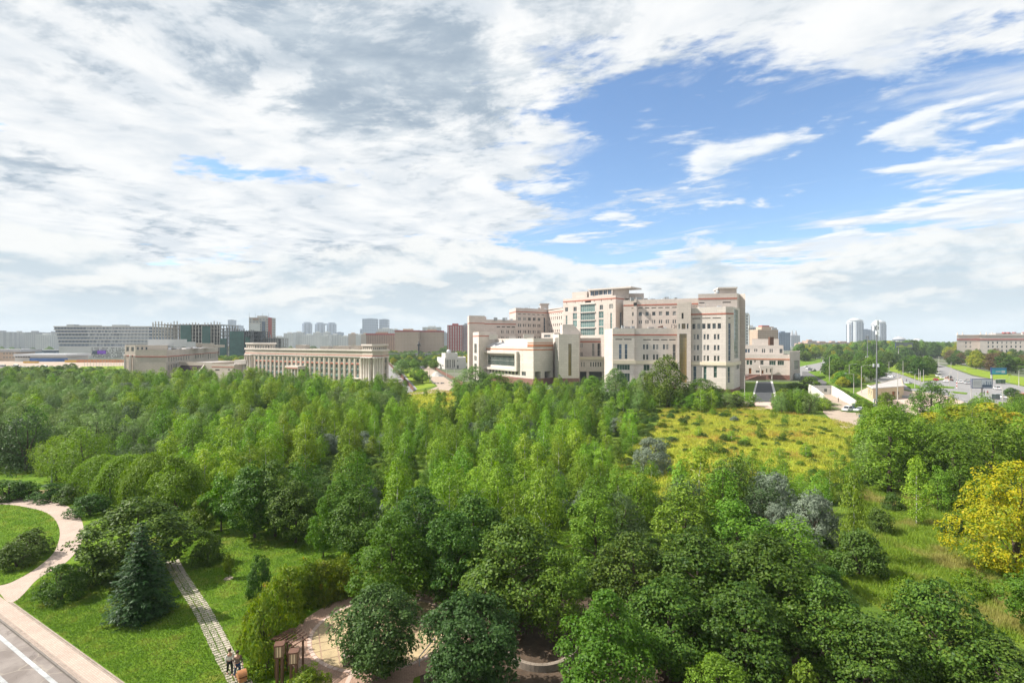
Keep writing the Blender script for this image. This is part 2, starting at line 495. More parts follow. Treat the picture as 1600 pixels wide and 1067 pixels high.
def roadmat():
    """old asphalt: patches, cracks along seams, dusty wear"""
    m, nt, b = new_mat('road_worn')
    pos = objcoord(nt)
    c = n_mix(nt, n_noise(nt, pos, 0.28, 6, 0.65, 0.6).step(0.35, 0.68), (0.165, 0.142, 0.13), (0.25, 0.222, 0.205))
    c = n_mix(nt, n_noise(nt, pos, 1.2, 5, 0.65, 1.2).step(0.60, 0.72) * 0.6, c, (0.11, 0.095, 0.088))
    vo = nt.nodes.new('ShaderNodeTexVoronoi')
    vo.feature = 'DISTANCE_TO_EDGE'
    vo.inputs['Scale'].default_value = 0.33
    w = n_noise(nt, pos, 0.8, 4, 0.6)
    av = nt.nodes.new('ShaderNodeVectorMath')
    av.operation = 'ADD'
    nt.links.new(pos.s, av.inputs[0])
    nt.links.new(n_xyz(nt, w, w, 0.0).s, av.inputs[1])
    nt.links.new(av.outputs[0], vo.inputs['Vector'])
    crack = 1.0 - S(nt, vo.outputs[0]).step(0.0, 0.025)
    c = n_mix(nt, crack * 0.6, c, (0.30, 0.265, 0.225))
    nt.links.new(c.s, b.inputs['Base Color'])
    b.inputs['Roughness'].default_value = 0.9
    b.inputs['Specular IOR Level'].default_value = 0.2
    return m


roadmat()


# ------------------------------------------------------------------ meshes and objects
def tag(o, label=None, cat=None, group=None, kind=None):
    if label: o['label'] = label
    if cat: o['category'] = cat
    if group: o['group'] = group
    if kind: o['kind'] = kind
    return o


def link(name, mesh, parent=None):
    o = bpy.data.objects.new(name, mesh)
    COL.objects.link(o)
    if parent is not None:
        o.parent = parent
    return o


def empty(name, loc=(0, 0, 0), rz=0.0):
    o = bpy.data.objects.new(name, None)
    COL.objects.link(o)
    o.location = loc
    o.rotation_euler = (0, 0, rz)
    o.empty_display_size = 0.2
    return o


def thing(name, label, cat, loc=(0, 0, 0), rz=0.0, group=None):
    return tag(empty(name, loc, rz), label, cat, group)


class MB:
    """collects shapes; build() links them as one mesh object"""
    def __init__(self):
        self.v, self.f, self.m = [], [], []

    def quad(self, a, b, c, d, mi=0):
        n = len(self.v)
        self.v += [a, b, c, d]
        self.f.append((n, n + 1, n + 2, n + 3))
        self.m.append(mi)
        return self

    def poly(self, pts, mi=0):
        n = len(self.v)
        self.v += list(pts)
        self.f.append(tuple(range(n, n + len(pts))))
        self.m.append(mi)
        return self

    def hexa(self, p, mi=0):
        """8 corners: bottom ring then top ring"""
        n = len(self.v)
        self.v += [tuple(q) for q in p]
        for q in ((3, 2, 1, 0), (4, 5, 6, 7), (0, 1, 5, 4), (1, 2, 6, 5), (2, 3, 7, 6), (3, 0, 4, 7)):
            self.f.append(tuple(n + i for i in q))
            self.m.append(mi)
        return self

    def box(self, x0, x1, y0, y1, z0, z1, mi=0):
        return self.hexa([(x0, y0, z0), (x1, y0, z0), (x1, y1, z0), (x0, y1, z0),
                          (x0, y0, z1), (x1, y0, z1), (x1, y1, z1), (x0, y1, z1)], mi)

    def prism(self, pts, z0, z1, mi=0, cap=True):
        n, k = len(self.v), len(pts)
        z0s = z0 if isinstance(z0, (list, tuple)) else [z0] * k
        z1s = z1 if isinstance(z1, (list, tuple)) else [z1] * k
        self.v += [(p[0], p[1], z) for p, z in zip(pts, z0s)] + [(p[0], p[1], z) for p, z in zip(pts, z1s)]
        for i in range(k):
            j = (i + 1) % k
            self.f.append((n + i, n + j, n + k + j, n + k + i))
            self.m.append(mi)
        if cap:
            self.f.append(tuple(n + k + i for i in range(k)))
            self.f.append(tuple(n + i for i in reversed(range(k))))
            self.m += [mi, mi]
        return self

    def tube(self, p0, p1, r0, r1=None, n=8, mi=0, cap=True):
        r1 = r0 if r1 is None else r1
        p0, p1 = Vector(p0), Vector(p1)
        d = (p1 - p0).normalized()
        a = d.orthogonal().normalized()
        b = d.cross(a)
        s = len(self.v)
        for p, r in ((p0, r0), (p1, r1)):
            for i in range(n):
                t = 2 * math.pi * i / n
                self.v.append(tuple(p + a * (math.cos(t) * r) + b * (math.sin(t) * r)))
        for i in range(n):
            j = (i + 1) % n
            self.f.append((s + i, s + j, s + n + j, s + n + i))
            self.m.append(mi)
        if cap:
            self.f.append(tuple(s + i for i in reversed(range(n))))
            self.f.append(tuple(s + n + i for i in range(n)))
            self.m += [mi, mi]
        return self

    def path(self, pts, rs, n=7, mi=0):
        for i in range(len(pts) - 1):
            self.tube(pts[i], pts[i + 1], rs[i], rs[i + 1], n, mi)
        return self

    def lathe(self, c, prof, n=14, mi=0):
        s = len(self.v)
        for (r, z) in prof:
            for i in range(n):
                t = 2 * math.pi * i / n
                self.v.append((c[0] + r * math.cos(t), c[1] + r * math.sin(t), c[2] + z))
        for k in range(len(prof) - 1):
            for i in range(n):
                j = (i + 1) % n
                self.f.append((s + k * n + i, s + k * n + j, s + (k + 1) * n + j, s + (k + 1) * n + i))
                self.m.append(mi)
        self.f.append(tuple(s + i for i in reversed(range(n))))
        self.f.append(tuple(s + (len(prof) - 1) * n + i for i in range(n)))
        self.m += [mi, mi]
        return self

    def mesh(self, name, mats):
        me = bpy.data.meshes.new(name)
        me.from_pydata(self.v, [], self.f)
        for m in ([mats] if isinstance(mats, str) else mats):
            me.materials.append(MATS[m])
        me.polygons.foreach_set('material_index', self.m)
        me.update()
        return me

    def build(self, name, mats, parent=None, smooth=False):
        me = self.mesh(name, mats)
        if smooth:
            me.polygons.foreach_set('use_smooth', [True] * len(me.polygons))
        return link(name, me, parent)


def np_mesh(name, verts, quads, mats, tris=None, mi=None, smooth=False):
    me = bpy.data.meshes.new(name)
    nq = 0 if quads is None else len(quads)
    ntr = 0 if tris is None else len(tris)
    me.vertices.add(len(verts))
    me.vertices.foreach_set('co', np.asarray(verts, np.float32).ravel())
    idx = []
    if nq: idx.append(np.asarray(quads, np.int32).ravel())
    if ntr: idx.append(np.asarray(tris, np.int32).ravel())
    idx = np.concatenate(idx)
    me.loops.add(len(idx))
    me.loops.foreach_set('vertex_index', idx)
    st = np.concatenate([np.arange(nq) * 4, nq * 4 + np.arange(ntr) * 3]).astype(np.int32)
    me.polygons.add(nq + ntr)
    me.polygons.foreach_set('loop_start', st)
    for m in ([mats] if isinstance(mats, str) else mats):
        me.materials.append(MATS[m])
    if mi is not None:
        me.polygons.foreach_set('material_index', np.asarray(mi, np.int32))
    me.update(calc_edges=True)
    return me


def copy_tree(o, parent=None):
    c = o.copy()
    COL.objects.link(c)
    c.parent = parent
    for ch in o.children:
        copy_tree(ch, c)
    return c


def sheet(name, pts, z, m, kind='structure', parent=None):
    b = MB().poly([(p[0], p[1], z) for p in pts])
    o = b.build(name, m, parent)
    me = o.data
    if me.polygons[0].normal.z < 0:
        me.flip_normals()
    if kind:
        o['kind'] = kind
    return o


def smooth_pts(pts, n=6, closed=False):
    """Catmull-Rom through the points"""
    out = []
    k = len(pts)
    rng_ = range(k) if closed else range(k - 1)
    for i in rng_:
        g = lambda j: Vector(pts[j % k] if closed else pts[min(max(j, 0), k - 1)])
        p0, p1, p2, p3 = g(i - 1), g(i), g(i + 1), g(i + 2)
        for s in range(n):
            t = s / n
            out.append(tuple(0.5 * ((2 * p1) + (p2 - p0) * t + (2 * p0 - 5 * p1 + 4 * p2 - p3) * t * t + (3 * p1 - p0 - 3 * p2 + p3) * t ** 3)))
    if not closed:
        out.append(tuple(pts[-1]))
    return out


def inside(x, y, poly):
    c = False
    n = len(poly)
    j = n - 1
    for i in range(n):
        xi, yi = poly[i][0], poly[i][1]
        xj, yj = poly[j][0], poly[j][1]
        if (yi > y) != (yj > y) and x < (xj - xi) * (y - yi) / (yj - yi) + xi:
            c = not c
        j = i
    return c

# ================================================================== the ground
sheet('ground', [(-7000, -300), (7000, -300), (7000, 7000), (-7000, 7000)], 0.0, 'plain')
RA = Vector(G(0, 972))                                   # road edge: a point and its direction
RE = (Vector(G(118, 1067)) - RA).normalized()
RN = Vector((RE.y, -RE.x))                               # towards the road
if RN.x > 0: RN = -RN


def along(s, off):
    p = RA + RE * s + RN * off
    return (p.x, p.y)


sheet('park_ground', [along(-330, -0.12), along(75, -0.12), (340, 2), (340, 290), (-300, 290)], 0.13, 'scrub')
sheet('road', [along(-330, 14), along(-330, 0), along(75, 0), along(75, 14)], 0.02, 'road_worn')
for o0, o1 in ((0.6, 0.86), (2.3, 2.55)):
    o = sheet('lane_line', [along(-60, o1), along(-60, o0), along(60, o0), along(60, o1)], 0.03, 'paint', None)
    o['kind'] = 'structure'
kb = MB()
L_, gap = 1.0, 0.015
for i in range(-45, 45):
    p = [along(i * L_ + gap, 0.0), along((i + 1) * L_ - gap, 0.0), along((i + 1) * L_ - gap, -0.12), along(i * L_ + gap, -0.12)]
    kb.prism(p, 0.0, 0.165 + random.uniform(-.006, .006))
o = kb.build('kerb', 'kerb')
o['kind'] = 'structure'

lawn = sheet('lawn', [along(-55, -1.6), along(50, -1.6), (6, 22), (2, 38), G(545, 905), G(560, 850), G(430, 795), G(310, 770), G(180, 735),
                      G(0, 715), (-110, 95), (-110, 86)], 0.15, 'lawn')
# promenade: bricks between two strips of cobbles
prom = sheet('promenade', [along(-45, -1.36), along(-45, -0.12), along(45, -0.12), along(45, -1.36)], 0.158, 'paving')
rr = random.Random(3)
for o0, o1 in ((-0.14, -0.38), (-1.34, -1.60)):
    b = MB()
    n = int(abs(o1 - o0) / 0.12)
    for i in range(-330 if o0 > -1 else -27, 370):
        for k in range(n):
            s0 = i * 0.115 + (0.05 if k % 2 else 0)
            a0, a1 = o0 + (o1 - o0) * k / n, o0 + (o1 - o0) * (k + 1) / n
            g = 0.012
            p = [along(s0 + g, a0 + (-g)), along(s0 + 0.115 - g, a0 - g), along(s0 + 0.115 - g, a1 + g), along(s0 + g, a1 + g)]
            b.prism(p[::-1], 0.15, 0.168 + rr.uniform(0, .014))
    o = b.build('cobble_edging', 'granite', prom)
    o['kind'] = 'stuff'
path_px = [(18, 944), (60, 906), (104, 880), (126, 852), (131, 828), (121, 803), (100, 790), (70, 782), (30, 777), (-20, 776), (-150, 790),
           (-190, 850), (-170, 920), (-60, 960)]
pp = [Vector(G(*p)) for p in path_px[:-1]] + [Vector(along(-9, -1.3))]
park_path = sheet('park_path', smooth_pts([tuple(p) for p in pp], 6, True), 0.163, 'paving')
oval = smooth_pts([G(*p) for p in [(0, 790), (45, 795), (78, 806), (93, 830), (86, 862), (62, 886), (30, 906), (0, 917), (-60, 920), (-130, 890), (-150, 840), (-80, 797)]], 6, True)
sheet('oval_lawn', oval, 0.172, 'lawn')

# slab path: three files of slabs with grass in the joints
cl = smooth_pts([G(*p) for p in [(268, 878), (277, 895), (292, 920), (312, 950), (331, 985), (349, 1022), (373, 1066), (400, 1120)]], 24)
slab_path = empty('slab_path', (cl[0][0], cl[0][1], 0.15))
slab_path['kind'] = 'structure'
sb = MB().box(-0.185, 0.185, -0.13, 0.13, -0.05, 0.03)
slab_me = sb.mesh('slab', 'slab')
dist, row = 0.0, 0
for i in range(len(cl) - 1):
    a, b_ = Vector(cl[i]), Vector(cl[i + 1])
    dist += (b_ - a).length
    if dist >= 0.30:
        dist = 0.0
        row += 1
        d = (b_ - a).normalized()
        n = Vector((-d.y, d.x))
        for k in (-1, 0, 1):
            o = link('slab', slab_me, slab_path)
            p = a + n * (k * 0.425 + rr.uniform(-.02, .02))
            o.location = (p.x - cl[0][0], p.y - cl[0][1], rr.uniform(0.0, 0.012))
            o.rotation_euler = (rr.uniform(-.02, .02), rr.uniform(-.02, .02), math.atan2(d.y, d.x) - math.pi / 2 + rr.uniform(-.05, .05))
            s = rr.uniform(0.9, 1.06)
            o.scale = (s, rr.uniform(0.9, 1.05), 1)

# round plaza
PC = (-9.8, 40.7)
def circ(c, r, n=64, a0=0.0, a1=2 * math.pi): return [(c[0] + r * math.cos(a0 + (a1 - a0) * i / n), c[1] + r * math.sin(a0 + (a1 - a0) * i / n)) for i in range(n if a1 - a0 > 6.28 else n + 1)]
sheet('bare_earth', smooth_pts([G(640, 925), G(760, 925), G(900, 930), G(1100, 950), G(1300, 1000), (24, 34), (24, 20), (-2, 20), (-5, 30), G(655, 1000)], 4, True), 0.156, 'soil')
plaza = sheet('plaza', circ(PC, 6.7), 0.166, 'plaza_brick')
sheet('plaza_approach', [(-13.2, 36.5), (-14.2, 26), (-6, 26), (-6.4, 35.5)], 0.161, 'plaza_brick')
ring = MB()
for i in range(72):
    a0, a1 = 2 * math.pi * i / 72 + 0.006, 2 * math.pi * (i + 1) / 72 - 0.006
    q = [(PC[0] + r * math.cos(a), PC[1] + r * math.sin(a)) for r, a in ((5.05, a0), (5.33, a0), (5.33, a1), (5.05, a1))]
    ring.prism(q, 0.15, 0.186)
o = ring.build('ring_kerb', 'paving_pink', plaza)


def clip(poly, c, r):
    """clip a polygon to a circle seen as a 40-gon"""
    out = poly
    for i in range(40):
        a = 2 * math.pi * (i + .5) / 40
        nx, ny = math.cos(a), math.sin(a)
        dd = nx * c[0] + ny * c[1] + r * math.cos(math.pi / 40)
        new = []
        for k in range(len(out)):
            p, q = out[k], out[(k + 1) % len(out)]
            sp, sq = nx * p[0] + ny * p[1] - dd, nx * q[0] + ny * q[1] - dd
            if sp <= 0: new.append(p)
            if sp * sq < 0:
                t = sp / (sp - sq)
                new.append((p[0] + (q[0] - p[0]) * t, p[1] + (q[1] - p[1]) * t))
        out = new
        if len(out) < 3: return []
    return out


ca, sa = math.cos(R(23)), math.sin(R(23))
for i in range(-6, 6):
    for j in range(-6, 6):
        s, g = 1.12, 0.035
        q = [(i * s + g, j * s + g), ((i + 1) * s - g, j * s + g), ((i + 1) * s - g, (j + 1) * s - g), (i * s + g, (j + 1) * s - g)]
        q = clip([(PC[0] + x * ca - y * sa, PC[1] + x * sa + y * ca) for x, y in q], PC, 5.02)
        if q:
            MB().prism(q, 0.15, 0.178 + rr.uniform(0, .008)).build('paving_slab', 'tan_slab', plaza)
MB().box(-10.7, -10.4, 27, 35.4, 0.15, 0.181).build('paving_strip', 'paving_pink', plaza)


def curved_wall(name, label, px_pts, h, th, m='wall_concrete'):
    pts = [Vector(p) for p in smooth_pts([G(*p) for p in px_pts], 6)]
    b = MB()
    nr = []
    for i, p in enumerate(pts):
        d = (pts[min(i + 1, len(pts) - 1)] - pts[max(i - 1, 0)]).normalized()
        nr.append(Vector((-d.y, d.x)) * th / 2)
    for i in range(len(pts) - 1):
        a, c, n0, n1 = pts[i], pts[i + 1], nr[i], nr[i + 1]
        e = (c - a).normalized() * 0.008
        b.prism([tuple(a + e - n0), tuple(c - e - n1), tuple(c - e + n1), tuple(a + e + n0)], 0.05, 0.16 + h)
    t = thing(name, label, 'wall', (pts[0].x, pts[0].y, 0.15))
    for v in range(len(b.v)):
        x, y, z = b.v[v]
        b.v[v] = (x - pts[0].x, y - pts[0].y, z - 0.15)
    b.build('wall_blocks', m, t)
    return t


curved_wall('low_wall', 'low curved concrete wall beside the plaza behind the handrail', [(628, 982), (655, 976), (685, 980), (704, 993), (713, 1010), (716, 1030)], 0.45, 0.3)
curved_wall('low_wall', 'low curved concrete planter wall half hidden between the dark maples', [(783, 1000), (788, 1022), (806, 1042), (842, 1052), (878, 1045), (902, 1025)], 0.45, 0.3)

# meadow and clearings
MEADOW = [G(*p) for p in [(1035, 640), (1120, 632), (1200, 640), (1345, 668), (1340, 745), (1250, 752), (1150, 765), (1075, 790), (1000, 775), (960, 735), (1000, 690), (1030, 660)]]
PATCH = [G(*p) for p in [(630, 616), (700, 611), (735, 640), (715, 658), (680, 665), (650, 650)]]
CLEAR = [G(*p) for p in [(1330, 770), (1440, 765), (1520, 800), (1640, 880), (1640, 1000), (1500, 985), (1400, 965), (1330, 920), (1310, 880), (1360, 830)]]
GLADE = [G(*p) for p in [(868, 840), (905, 835), (915, 900), (872, 905)]]
sheet('meadow', smooth_pts(MEADOW, 4, True), 0.15, 'meadow')
sheet('meadow_patch', smooth_pts(PATCH, 4, True), 0.15, 'meadow')
sheet('clearing', smooth_pts(CLEAR, 4, True), 0.15, 'meadow_green')
sheet('glade', smooth_pts(GLADE, 4, True), 0.15, 'lawn')

# yards and roads farther off
def psheet(name, px, m, z=0.17): return sheet(name, [G(*p) for p in px], z, m)
psheet('service_road', [(604, 568), (613, 566), (652, 608), (640, 616), (596, 612)], 'asphalt_pale')
psheet('sandy_yard', [(655, 571), (668, 571), (712, 602), (698, 613), (662, 613), (684, 604), (672, 592)], 'sand')
psheet('footpath', [(640, 614), (700, 611), (705, 613.5), (640, 617)], 'sand', 0.18)
psheet('verge', [(622, 570), (652, 572), (680, 603), (650, 610)], 'meadow_green', 0.16)
psheet('forecourt', [(835, 603), (960, 604), (1150, 618), (1215, 636), (1160, 640), (1000, 615), (830, 609)], 'asphalt_pale', 0.16)
psheet('hospital_verge', [(820, 604), (905, 604), (905, 612), (820, 611)], 'lawn', 0.18)
psheet('side_verge', [(1163, 602), (1182, 600), (1180, 622), (1160, 625)], 'lawn', 0.18)
psheet('driveway', [(1184, 597), (1206, 596.5), (1214, 634), (1174, 634)], 'asphalt_dark', 0.19)
psheet('drive_kerb', [(1182, 596), (1184.3, 596), (1175, 634), (1171, 634)], 'white_wall', 0.20)
psheet('drive_kerb', [(1204, 596), (1207, 596), (1218, 634), (1213, 634)], 'white_wall', 0.20)
psheet('drive_apron', [(1160, 629), (1225, 629), (1225, 641), (1160, 641)], 'paving_pink', 0.21)
psheet('parking_lot', [(1249, 571), (1275, 560), (1300, 566), (1296, 583), (1260, 590), (1250, 588)], 'asphalt_pale', 0.17)
psheet('access_road', [(1254, 580), (1266, 582), (1292, 598), (1288, 606), (1262, 602), (1252, 592)], 'asphalt', 0.19)
psheet('parking_verge', [(1262, 581), (1300, 578), (1312, 592), (1296, 600)], 'lawn', 0.20)
psheet('parking_verge', [(1250, 563), (1285, 558), (1285, 566), (1250, 573)], 'lawn', 0.20)
psheet('ramp_floor', [(1286, 617), (1300, 617), (1338, 637), (1352, 662), (1318, 672), (1286, 645)], 'sand', 0.17)
psheet('bank', [(1300, 602), (1309, 600), (1370, 632), (1372, 646), (1340, 640)], 'lawn', 0.175)
# the avenue and its crossing
psheet('pavement', [(1338, 614), (1368, 600), (1420, 612), (1470, 612), (1520, 626), (1420, 652), (1360, 650)], 'paving_pink', 0.16)
psheet('avenue', [(1455, 571), (1478, 573), (1520, 588), (1600, 604.5), (1760, 634), (1760, 700), (1640, 655), (1560, 634), (1510, 630), (1470, 616), (1430, 612), (1400, 606),
                  (1366, 594), (1368, 574), (1376, 574.5), (1402, 584), (1440, 597), (1478, 594), (1470, 584)], 'asphalt_pale', 0.18)
psheet('far_carriageway', [(1420, 562), (1440, 561), (1478, 573), (1455, 576)], 'asphalt_pale', 0.18)
for isl in ([(1412, 600), (1428, 600), (1444, 607), (1422, 608)], [(1462, 603), (1492, 605.5), (1490, 607.5), (1464, 607)], [(1488, 612), (1512, 614.5), (1510, 617), (1490, 615)]):
    o = psheet('traffic_island', isl, 'lawn', 0.30)
psheet('verge', [(1374, 575), (1402, 583), (1440, 596), (1478, 593), (1460, 578), (1425, 568), (1390, 566)], 'meadow_green', 0.21)
psheet('verge', [(1478, 572), (1520, 586), (1600, 603), (1640, 606), (1640, 596), (1540, 580), (1490, 568)], 'meadow_green', 0.19)
psheet('verge', [(1560, 628), (1640, 640), (1640, 668), (1560, 640)], 'lawn', 0.22)
for p0, p1 in (((1440, 601), (1560, 622)), ((1490, 596), (1620, 621)), ((1480, 590), (1620, 615)), ((1470, 612), (1515, 627)), ((1385, 582), (1425, 600))):
    a, b = Vector(G(*p0)), Vector(G(*p1))
    n = int((b - a).length / 9)
    m_ = MB()
    for i in range(n):
        s, e = a.lerp(b, i / n), a.lerp(b, (i + 0.6) / n)
        w = Vector((-(e - s).y, (e - s).x)).normalized() * 0.12
        m_.poly([(*(s - w), 0.2), (*(e - w), 0.2), (*(e + w), 0.2), (*(s + w), 0.2)])
    o = m_.build('lane_line', 'paint')
    o['kind'] = 'structure'
# lot on the far left
psheet('works_yard', [(-120, 565), (200, 562), (200, 580), (-120, 600)], 'sand', 0.15)
psheet('tennis_court', [(128, 573), (196, 572), (196, 583), (110, 583)], 'meadow_green', 0.18)

# ================================================================== buildings
def uz(A, B, px, py=None):
    """pixel to (distance along the wall A-B, height)"""
    k = (px - CX) / F
    dx_, dy_ = B[0] - A[0], B[1] - A[1]
    L = math.hypot(dx_, dy_)
    dx_, dy_ = dx_ / L, dy_ / L
    u = (k * A[1] - A[0]) / (dx_ - k * dy_)
    t = A[1] + u * dy_
    return (u, None if py is None else zt(py, t))


def holes_from(A, B, specs):
    out = []
    for s in specs:
        if s[0] == 'r':
            _, x0, y0, x1, y1, kind = s
            u0, u1 = uz(A, B, x0)[0], uz(A, B, x1)[0]
            xm = (x0 + x1) / 2
            out.append((u0, u1, uz(A, B, xm, y1)[1], uz(A, B, xm, y0)[1], kind))
        elif s[0] == 'g':
            _, x0, x1, n, wf, y0, y1, kind = s
            u0, u1 = uz(A, B, x0)[0], uz(A, B, x1)[0]
            xm = (x0 + x1) / 2
            za, zb = uz(A, B, xm, y1)[1], uz(A, B, xm, y0)[1]
            st = (u1 - u0) / n
            for i in range(n):
                c = u0 + st * (i + 0.5)
                out.append((c - st * wf / 2, c + st * wf / 2, za, zb, kind))
        elif s[0] == 'p':                                     # paired narrow windows
            _, x0, x1, n, wf, y0, y1, kind = s
            u0, u1 = uz(A, B, x0)[0], uz(A, B, x1)[0]
            xm = (x0 + x1) / 2
            za, zb = uz(A, B, xm, y1)[1], uz(A, B, xm, y0)[1]
            st = (u1 - u0) / n
            for i in range(n):
                c = u0 + st * (i + 0.5)
                w = st * wf
                out.append((c - w / 2, c - w * 0.1, za, zb, kind))
                out.append((c + w * 0.1, c + w / 2, za, zb, kind))
        else:
            out.append(tuple(s[1:]))
    return out


WCACHE = {}
WKIND = {'w': ('glass', 'frame_white', 1.1, 3.0, .25), 'g': ('glass_green', 'frame_white', 1.2, 3.0, .3), 'c': ('glass_teal', 'frame_white', 1.5, 1.9, .25),
         'gold': ('glass_gold', 'wood_brown', 1.2, 1.6, .6), 'slot': ('dark_slot', 'dark_slot', 99, 99, .4), 'b': ('glass_blue', 'frame_white', 1.3, 2.4, .25),
         'door': ('door_wood', 'wood_brown', 1.4, 9, .4), 'void': ('dark_slot', 'dark_slot', 99, 99, 4.0)}


def window_mesh(kind, w, h):
    key = (kind, round(w, 1), round(h, 1))
    if key not in WCACHE:
        pane, frame, mx, mz, _ = WKIND[kind]
        b = MB()
        b.quad((-.05, 0, -.05), (w + .05, 0, -.05), (w + .05, 0, h + .05), (-.05, 0, h + .05), 0)
        if mx < 90:
            t, d = 0.07, 0.06
            for x in (0, w - t): b.box(x, x + t, -d, 0.02, 0, h, 1)
            for z in (0, h - t): b.box(t, w - t, -d, 0.02, z, z + t, 1)
            nx, nz = max(1, round(w / mx)), max(1, round(h / mz))
            for i in range(1, nx): b.box(w * i / nx - t / 2, w * i / nx + t / 2, -d + .005, 0.02, t, h - t, 1)
            for i in range(1, nz): b.box(t, w - t, -d + .01, 0.02, h * i / nz - t / 2, h * i / nz + t / 2, 1)
        WCACHE[key] = b.mesh('window', [pane, frame])
    return WCACHE[key]


def window_name(kind): return {'slot': 'vent_slot', 'door': 'door', 'void': 'opening'}.get(kind, 'window')


def wall_face(b, A, B, z0, z1, holes, mi=0, rev=0):
    """wall A to B with real openings and reveals"""
    L = math.hypot(B[0] - A[0], B[1] - A[1])
    d = ((B[0] - A[0]) / L, (B[1] - A[1]) / L)
    n = (d[1], -d[0])
    hs = [(max(.02, h[0]), min(L - .02, h[1]), max(z0 + .02, h[2]), min(z1 - .02, h[3]), h[4]) for h in holes]
    hs = [h for h in hs if h[1] - h[0] > .1 and h[3] - h[2] > .1]
    us = sorted({0.0, L} | {h[0] for h in hs} | {h[1] for h in hs})
    zs = sorted({z0, z1} | {h[2] for h in hs} | {h[3] for h in hs})
    P = lambda u, z, dep=0.0: (A[0] + d[0] * u - n[0] * dep, A[1] + d[1] * u - n[1] * dep, z)
    for i in range(len(us) - 1):
        # merge cells vertically
        run = None
        um = (us[i] + us[i + 1]) / 2
        for j in range(len(zs) - 1):
            zm = (zs[j] + zs[j + 1]) / 2
            solid = not any(h[0] < um < h[1] and h[2] < zm < h[3] for h in hs)
            if solid and run is None: run = zs[j]
            if not solid and run is not None:
                b.quad(P(us[i], run), P(us[i + 1], run), P(us[i + 1], zs[j]), P(us[i], zs[j]), mi)
                run = None
        if run is not None:
            b.quad(P(us[i], run), P(us[i + 1], run), P(us[i + 1], z1), P(us[i], z1), mi)
    for (u0, u1, za, zb, kind) in hs:
        dep = WKIND[kind][4]
        b.quad(P(u0, za), P(u1, za), P(u1, za, dep), P(u0, za, dep), rev)
        b.quad(P(u0, zb, dep), P(u1, zb, dep), P(u1, zb), P(u0, zb), rev)
        b.quad(P(u0, za, dep), P(u0, zb, dep), P(u0, zb), P(u0, za), rev)
        b.quad(P(u1, za), P(u1, zb), P(u1, zb, dep), P(u1, za, dep), rev)
    return hs, d, n


def block(parent, C, z0, z1, faces=None, m='stone', roof='roofing', parapet=0.5, name='wall'):
    """a storeyed volume: C corners counter-clockwise from above (front-left first), faces: edge -> window specs"""
    faces = faces or {}
    b = MB()
    wins = []
    for i in range(len(C)):
        A, B = C[i], C[(i + 1) % len(C)]
        hs = holes_from(A, B, faces.get(i, []))
        hs, d, n = wall_face(b, A, B, z0, z1, hs)
        wins += [(A, d, n, h) for h in hs]
    w = b.build(name, m, parent)
    rf = MB()
    rf.poly([(p[0], p[1], z1 - parapet) for p in C])
    if parapet > 0:                                           # inner faces and top of the parapet
        cx = sum(p[0] for p in C) / len(C)
        cy = sum(p[1] for p in C) / len(C)
        I = []
        for p in C:
            v = Vector((cx - p[0], cy - p[1]))
            v = v.normalized() * min(0.7, v.length * .3)
            I.append((p[0] + v.x, p[1] + v.y))
        for i in range(len(C)):
            j = (i + 1) % len(C)
            rf.quad((*C[i], z1), (*C[j], z1), (*I[j], z1), (*I[i], z1), 1)
            rf.quad((*I[i], z1 - parapet), (*I[i], z1), (*I[j], z1), (*I[j], z1 - parapet), 1)
    rf.build('roof', [roof, m], parent)
    for (A, d, n, h) in wins:
        u0, u1, za, zb, kind = h
        dep = WKIND[kind][4]
        me = window_mesh(kind, u1 - u0, zb - za)
        o = link(window_name(kind), me, parent)
        key = (round(u1 - u0, 1), round(zb - za, 1))
        o.location = (A[0] + d[0] * u0 - n[0] * dep, A[1] + d[1] * u0 - n[1] * dep, za)
        o.rotation_euler = (0, 0, math.atan2(d[1], d[0]))
        if key[0] > 0 and key[1] > 0:
            o.scale = ((u1 - u0) / key[0], 1, (zb - za) / key[1])
    return w


def band(parent, pts, z0, z1, proud=0.12, m='red_band', name='red_band', inn=0.1):
    """a string course along an open line of wall corners, mitred at the corners"""
    k = len(pts)
    outp, inp = [], []
    for i in range(k):
        p = Vector(pts[i])
        ns = []
        if i > 0:
            d = (p - Vector(pts[i - 1])).normalized()
            ns.append(Vector((d.y, -d.x)))
        if i < k - 1:
            d = (Vector(pts[i + 1]) - p).normalized()
            ns.append(Vector((d.y, -d.x)))
        if len(ns) == 2:
            n = (ns[0] + ns[1]).normalized()
            n = n / max(0.35, n.dot(ns[0]))
        else:
            n = ns[0]
        outp.append(p + n * proud)
        inp.append(p - n * inn)
    b = MB()
    for i in range(k - 1):
        b.prism([tuple(outp[i]), tuple(outp[i + 1]), tuple(inp[i + 1]), tuple(inp[i])], z0, z1)
    return b.build(name, m, parent)


def back(A, B, dep):
    """close a two-corner front into a rectangle of that depth"""
    d = Vector((B[0] - A[0], B[1] - A[1])).normalized()
    n = Vector((-d.y, d.x)) * dep
    return [A, B, (B[0] + n.x, B[1] + n.y), (A[0] + n.x, A[1] + n.y)]


def off(A, B, u, out):
    d = Vector((B[0] - A[0], B[1] - A[1])).normalized()
    return (A[0] + d.x * u + d.y * out, A[1] + d.y * u - d.x * out)


# ------------------------------------------------------------------ hospital
hosp = thing('hospital', 'large pale stone hospital with red bands, stepped wings and a tall central tower', 'building')
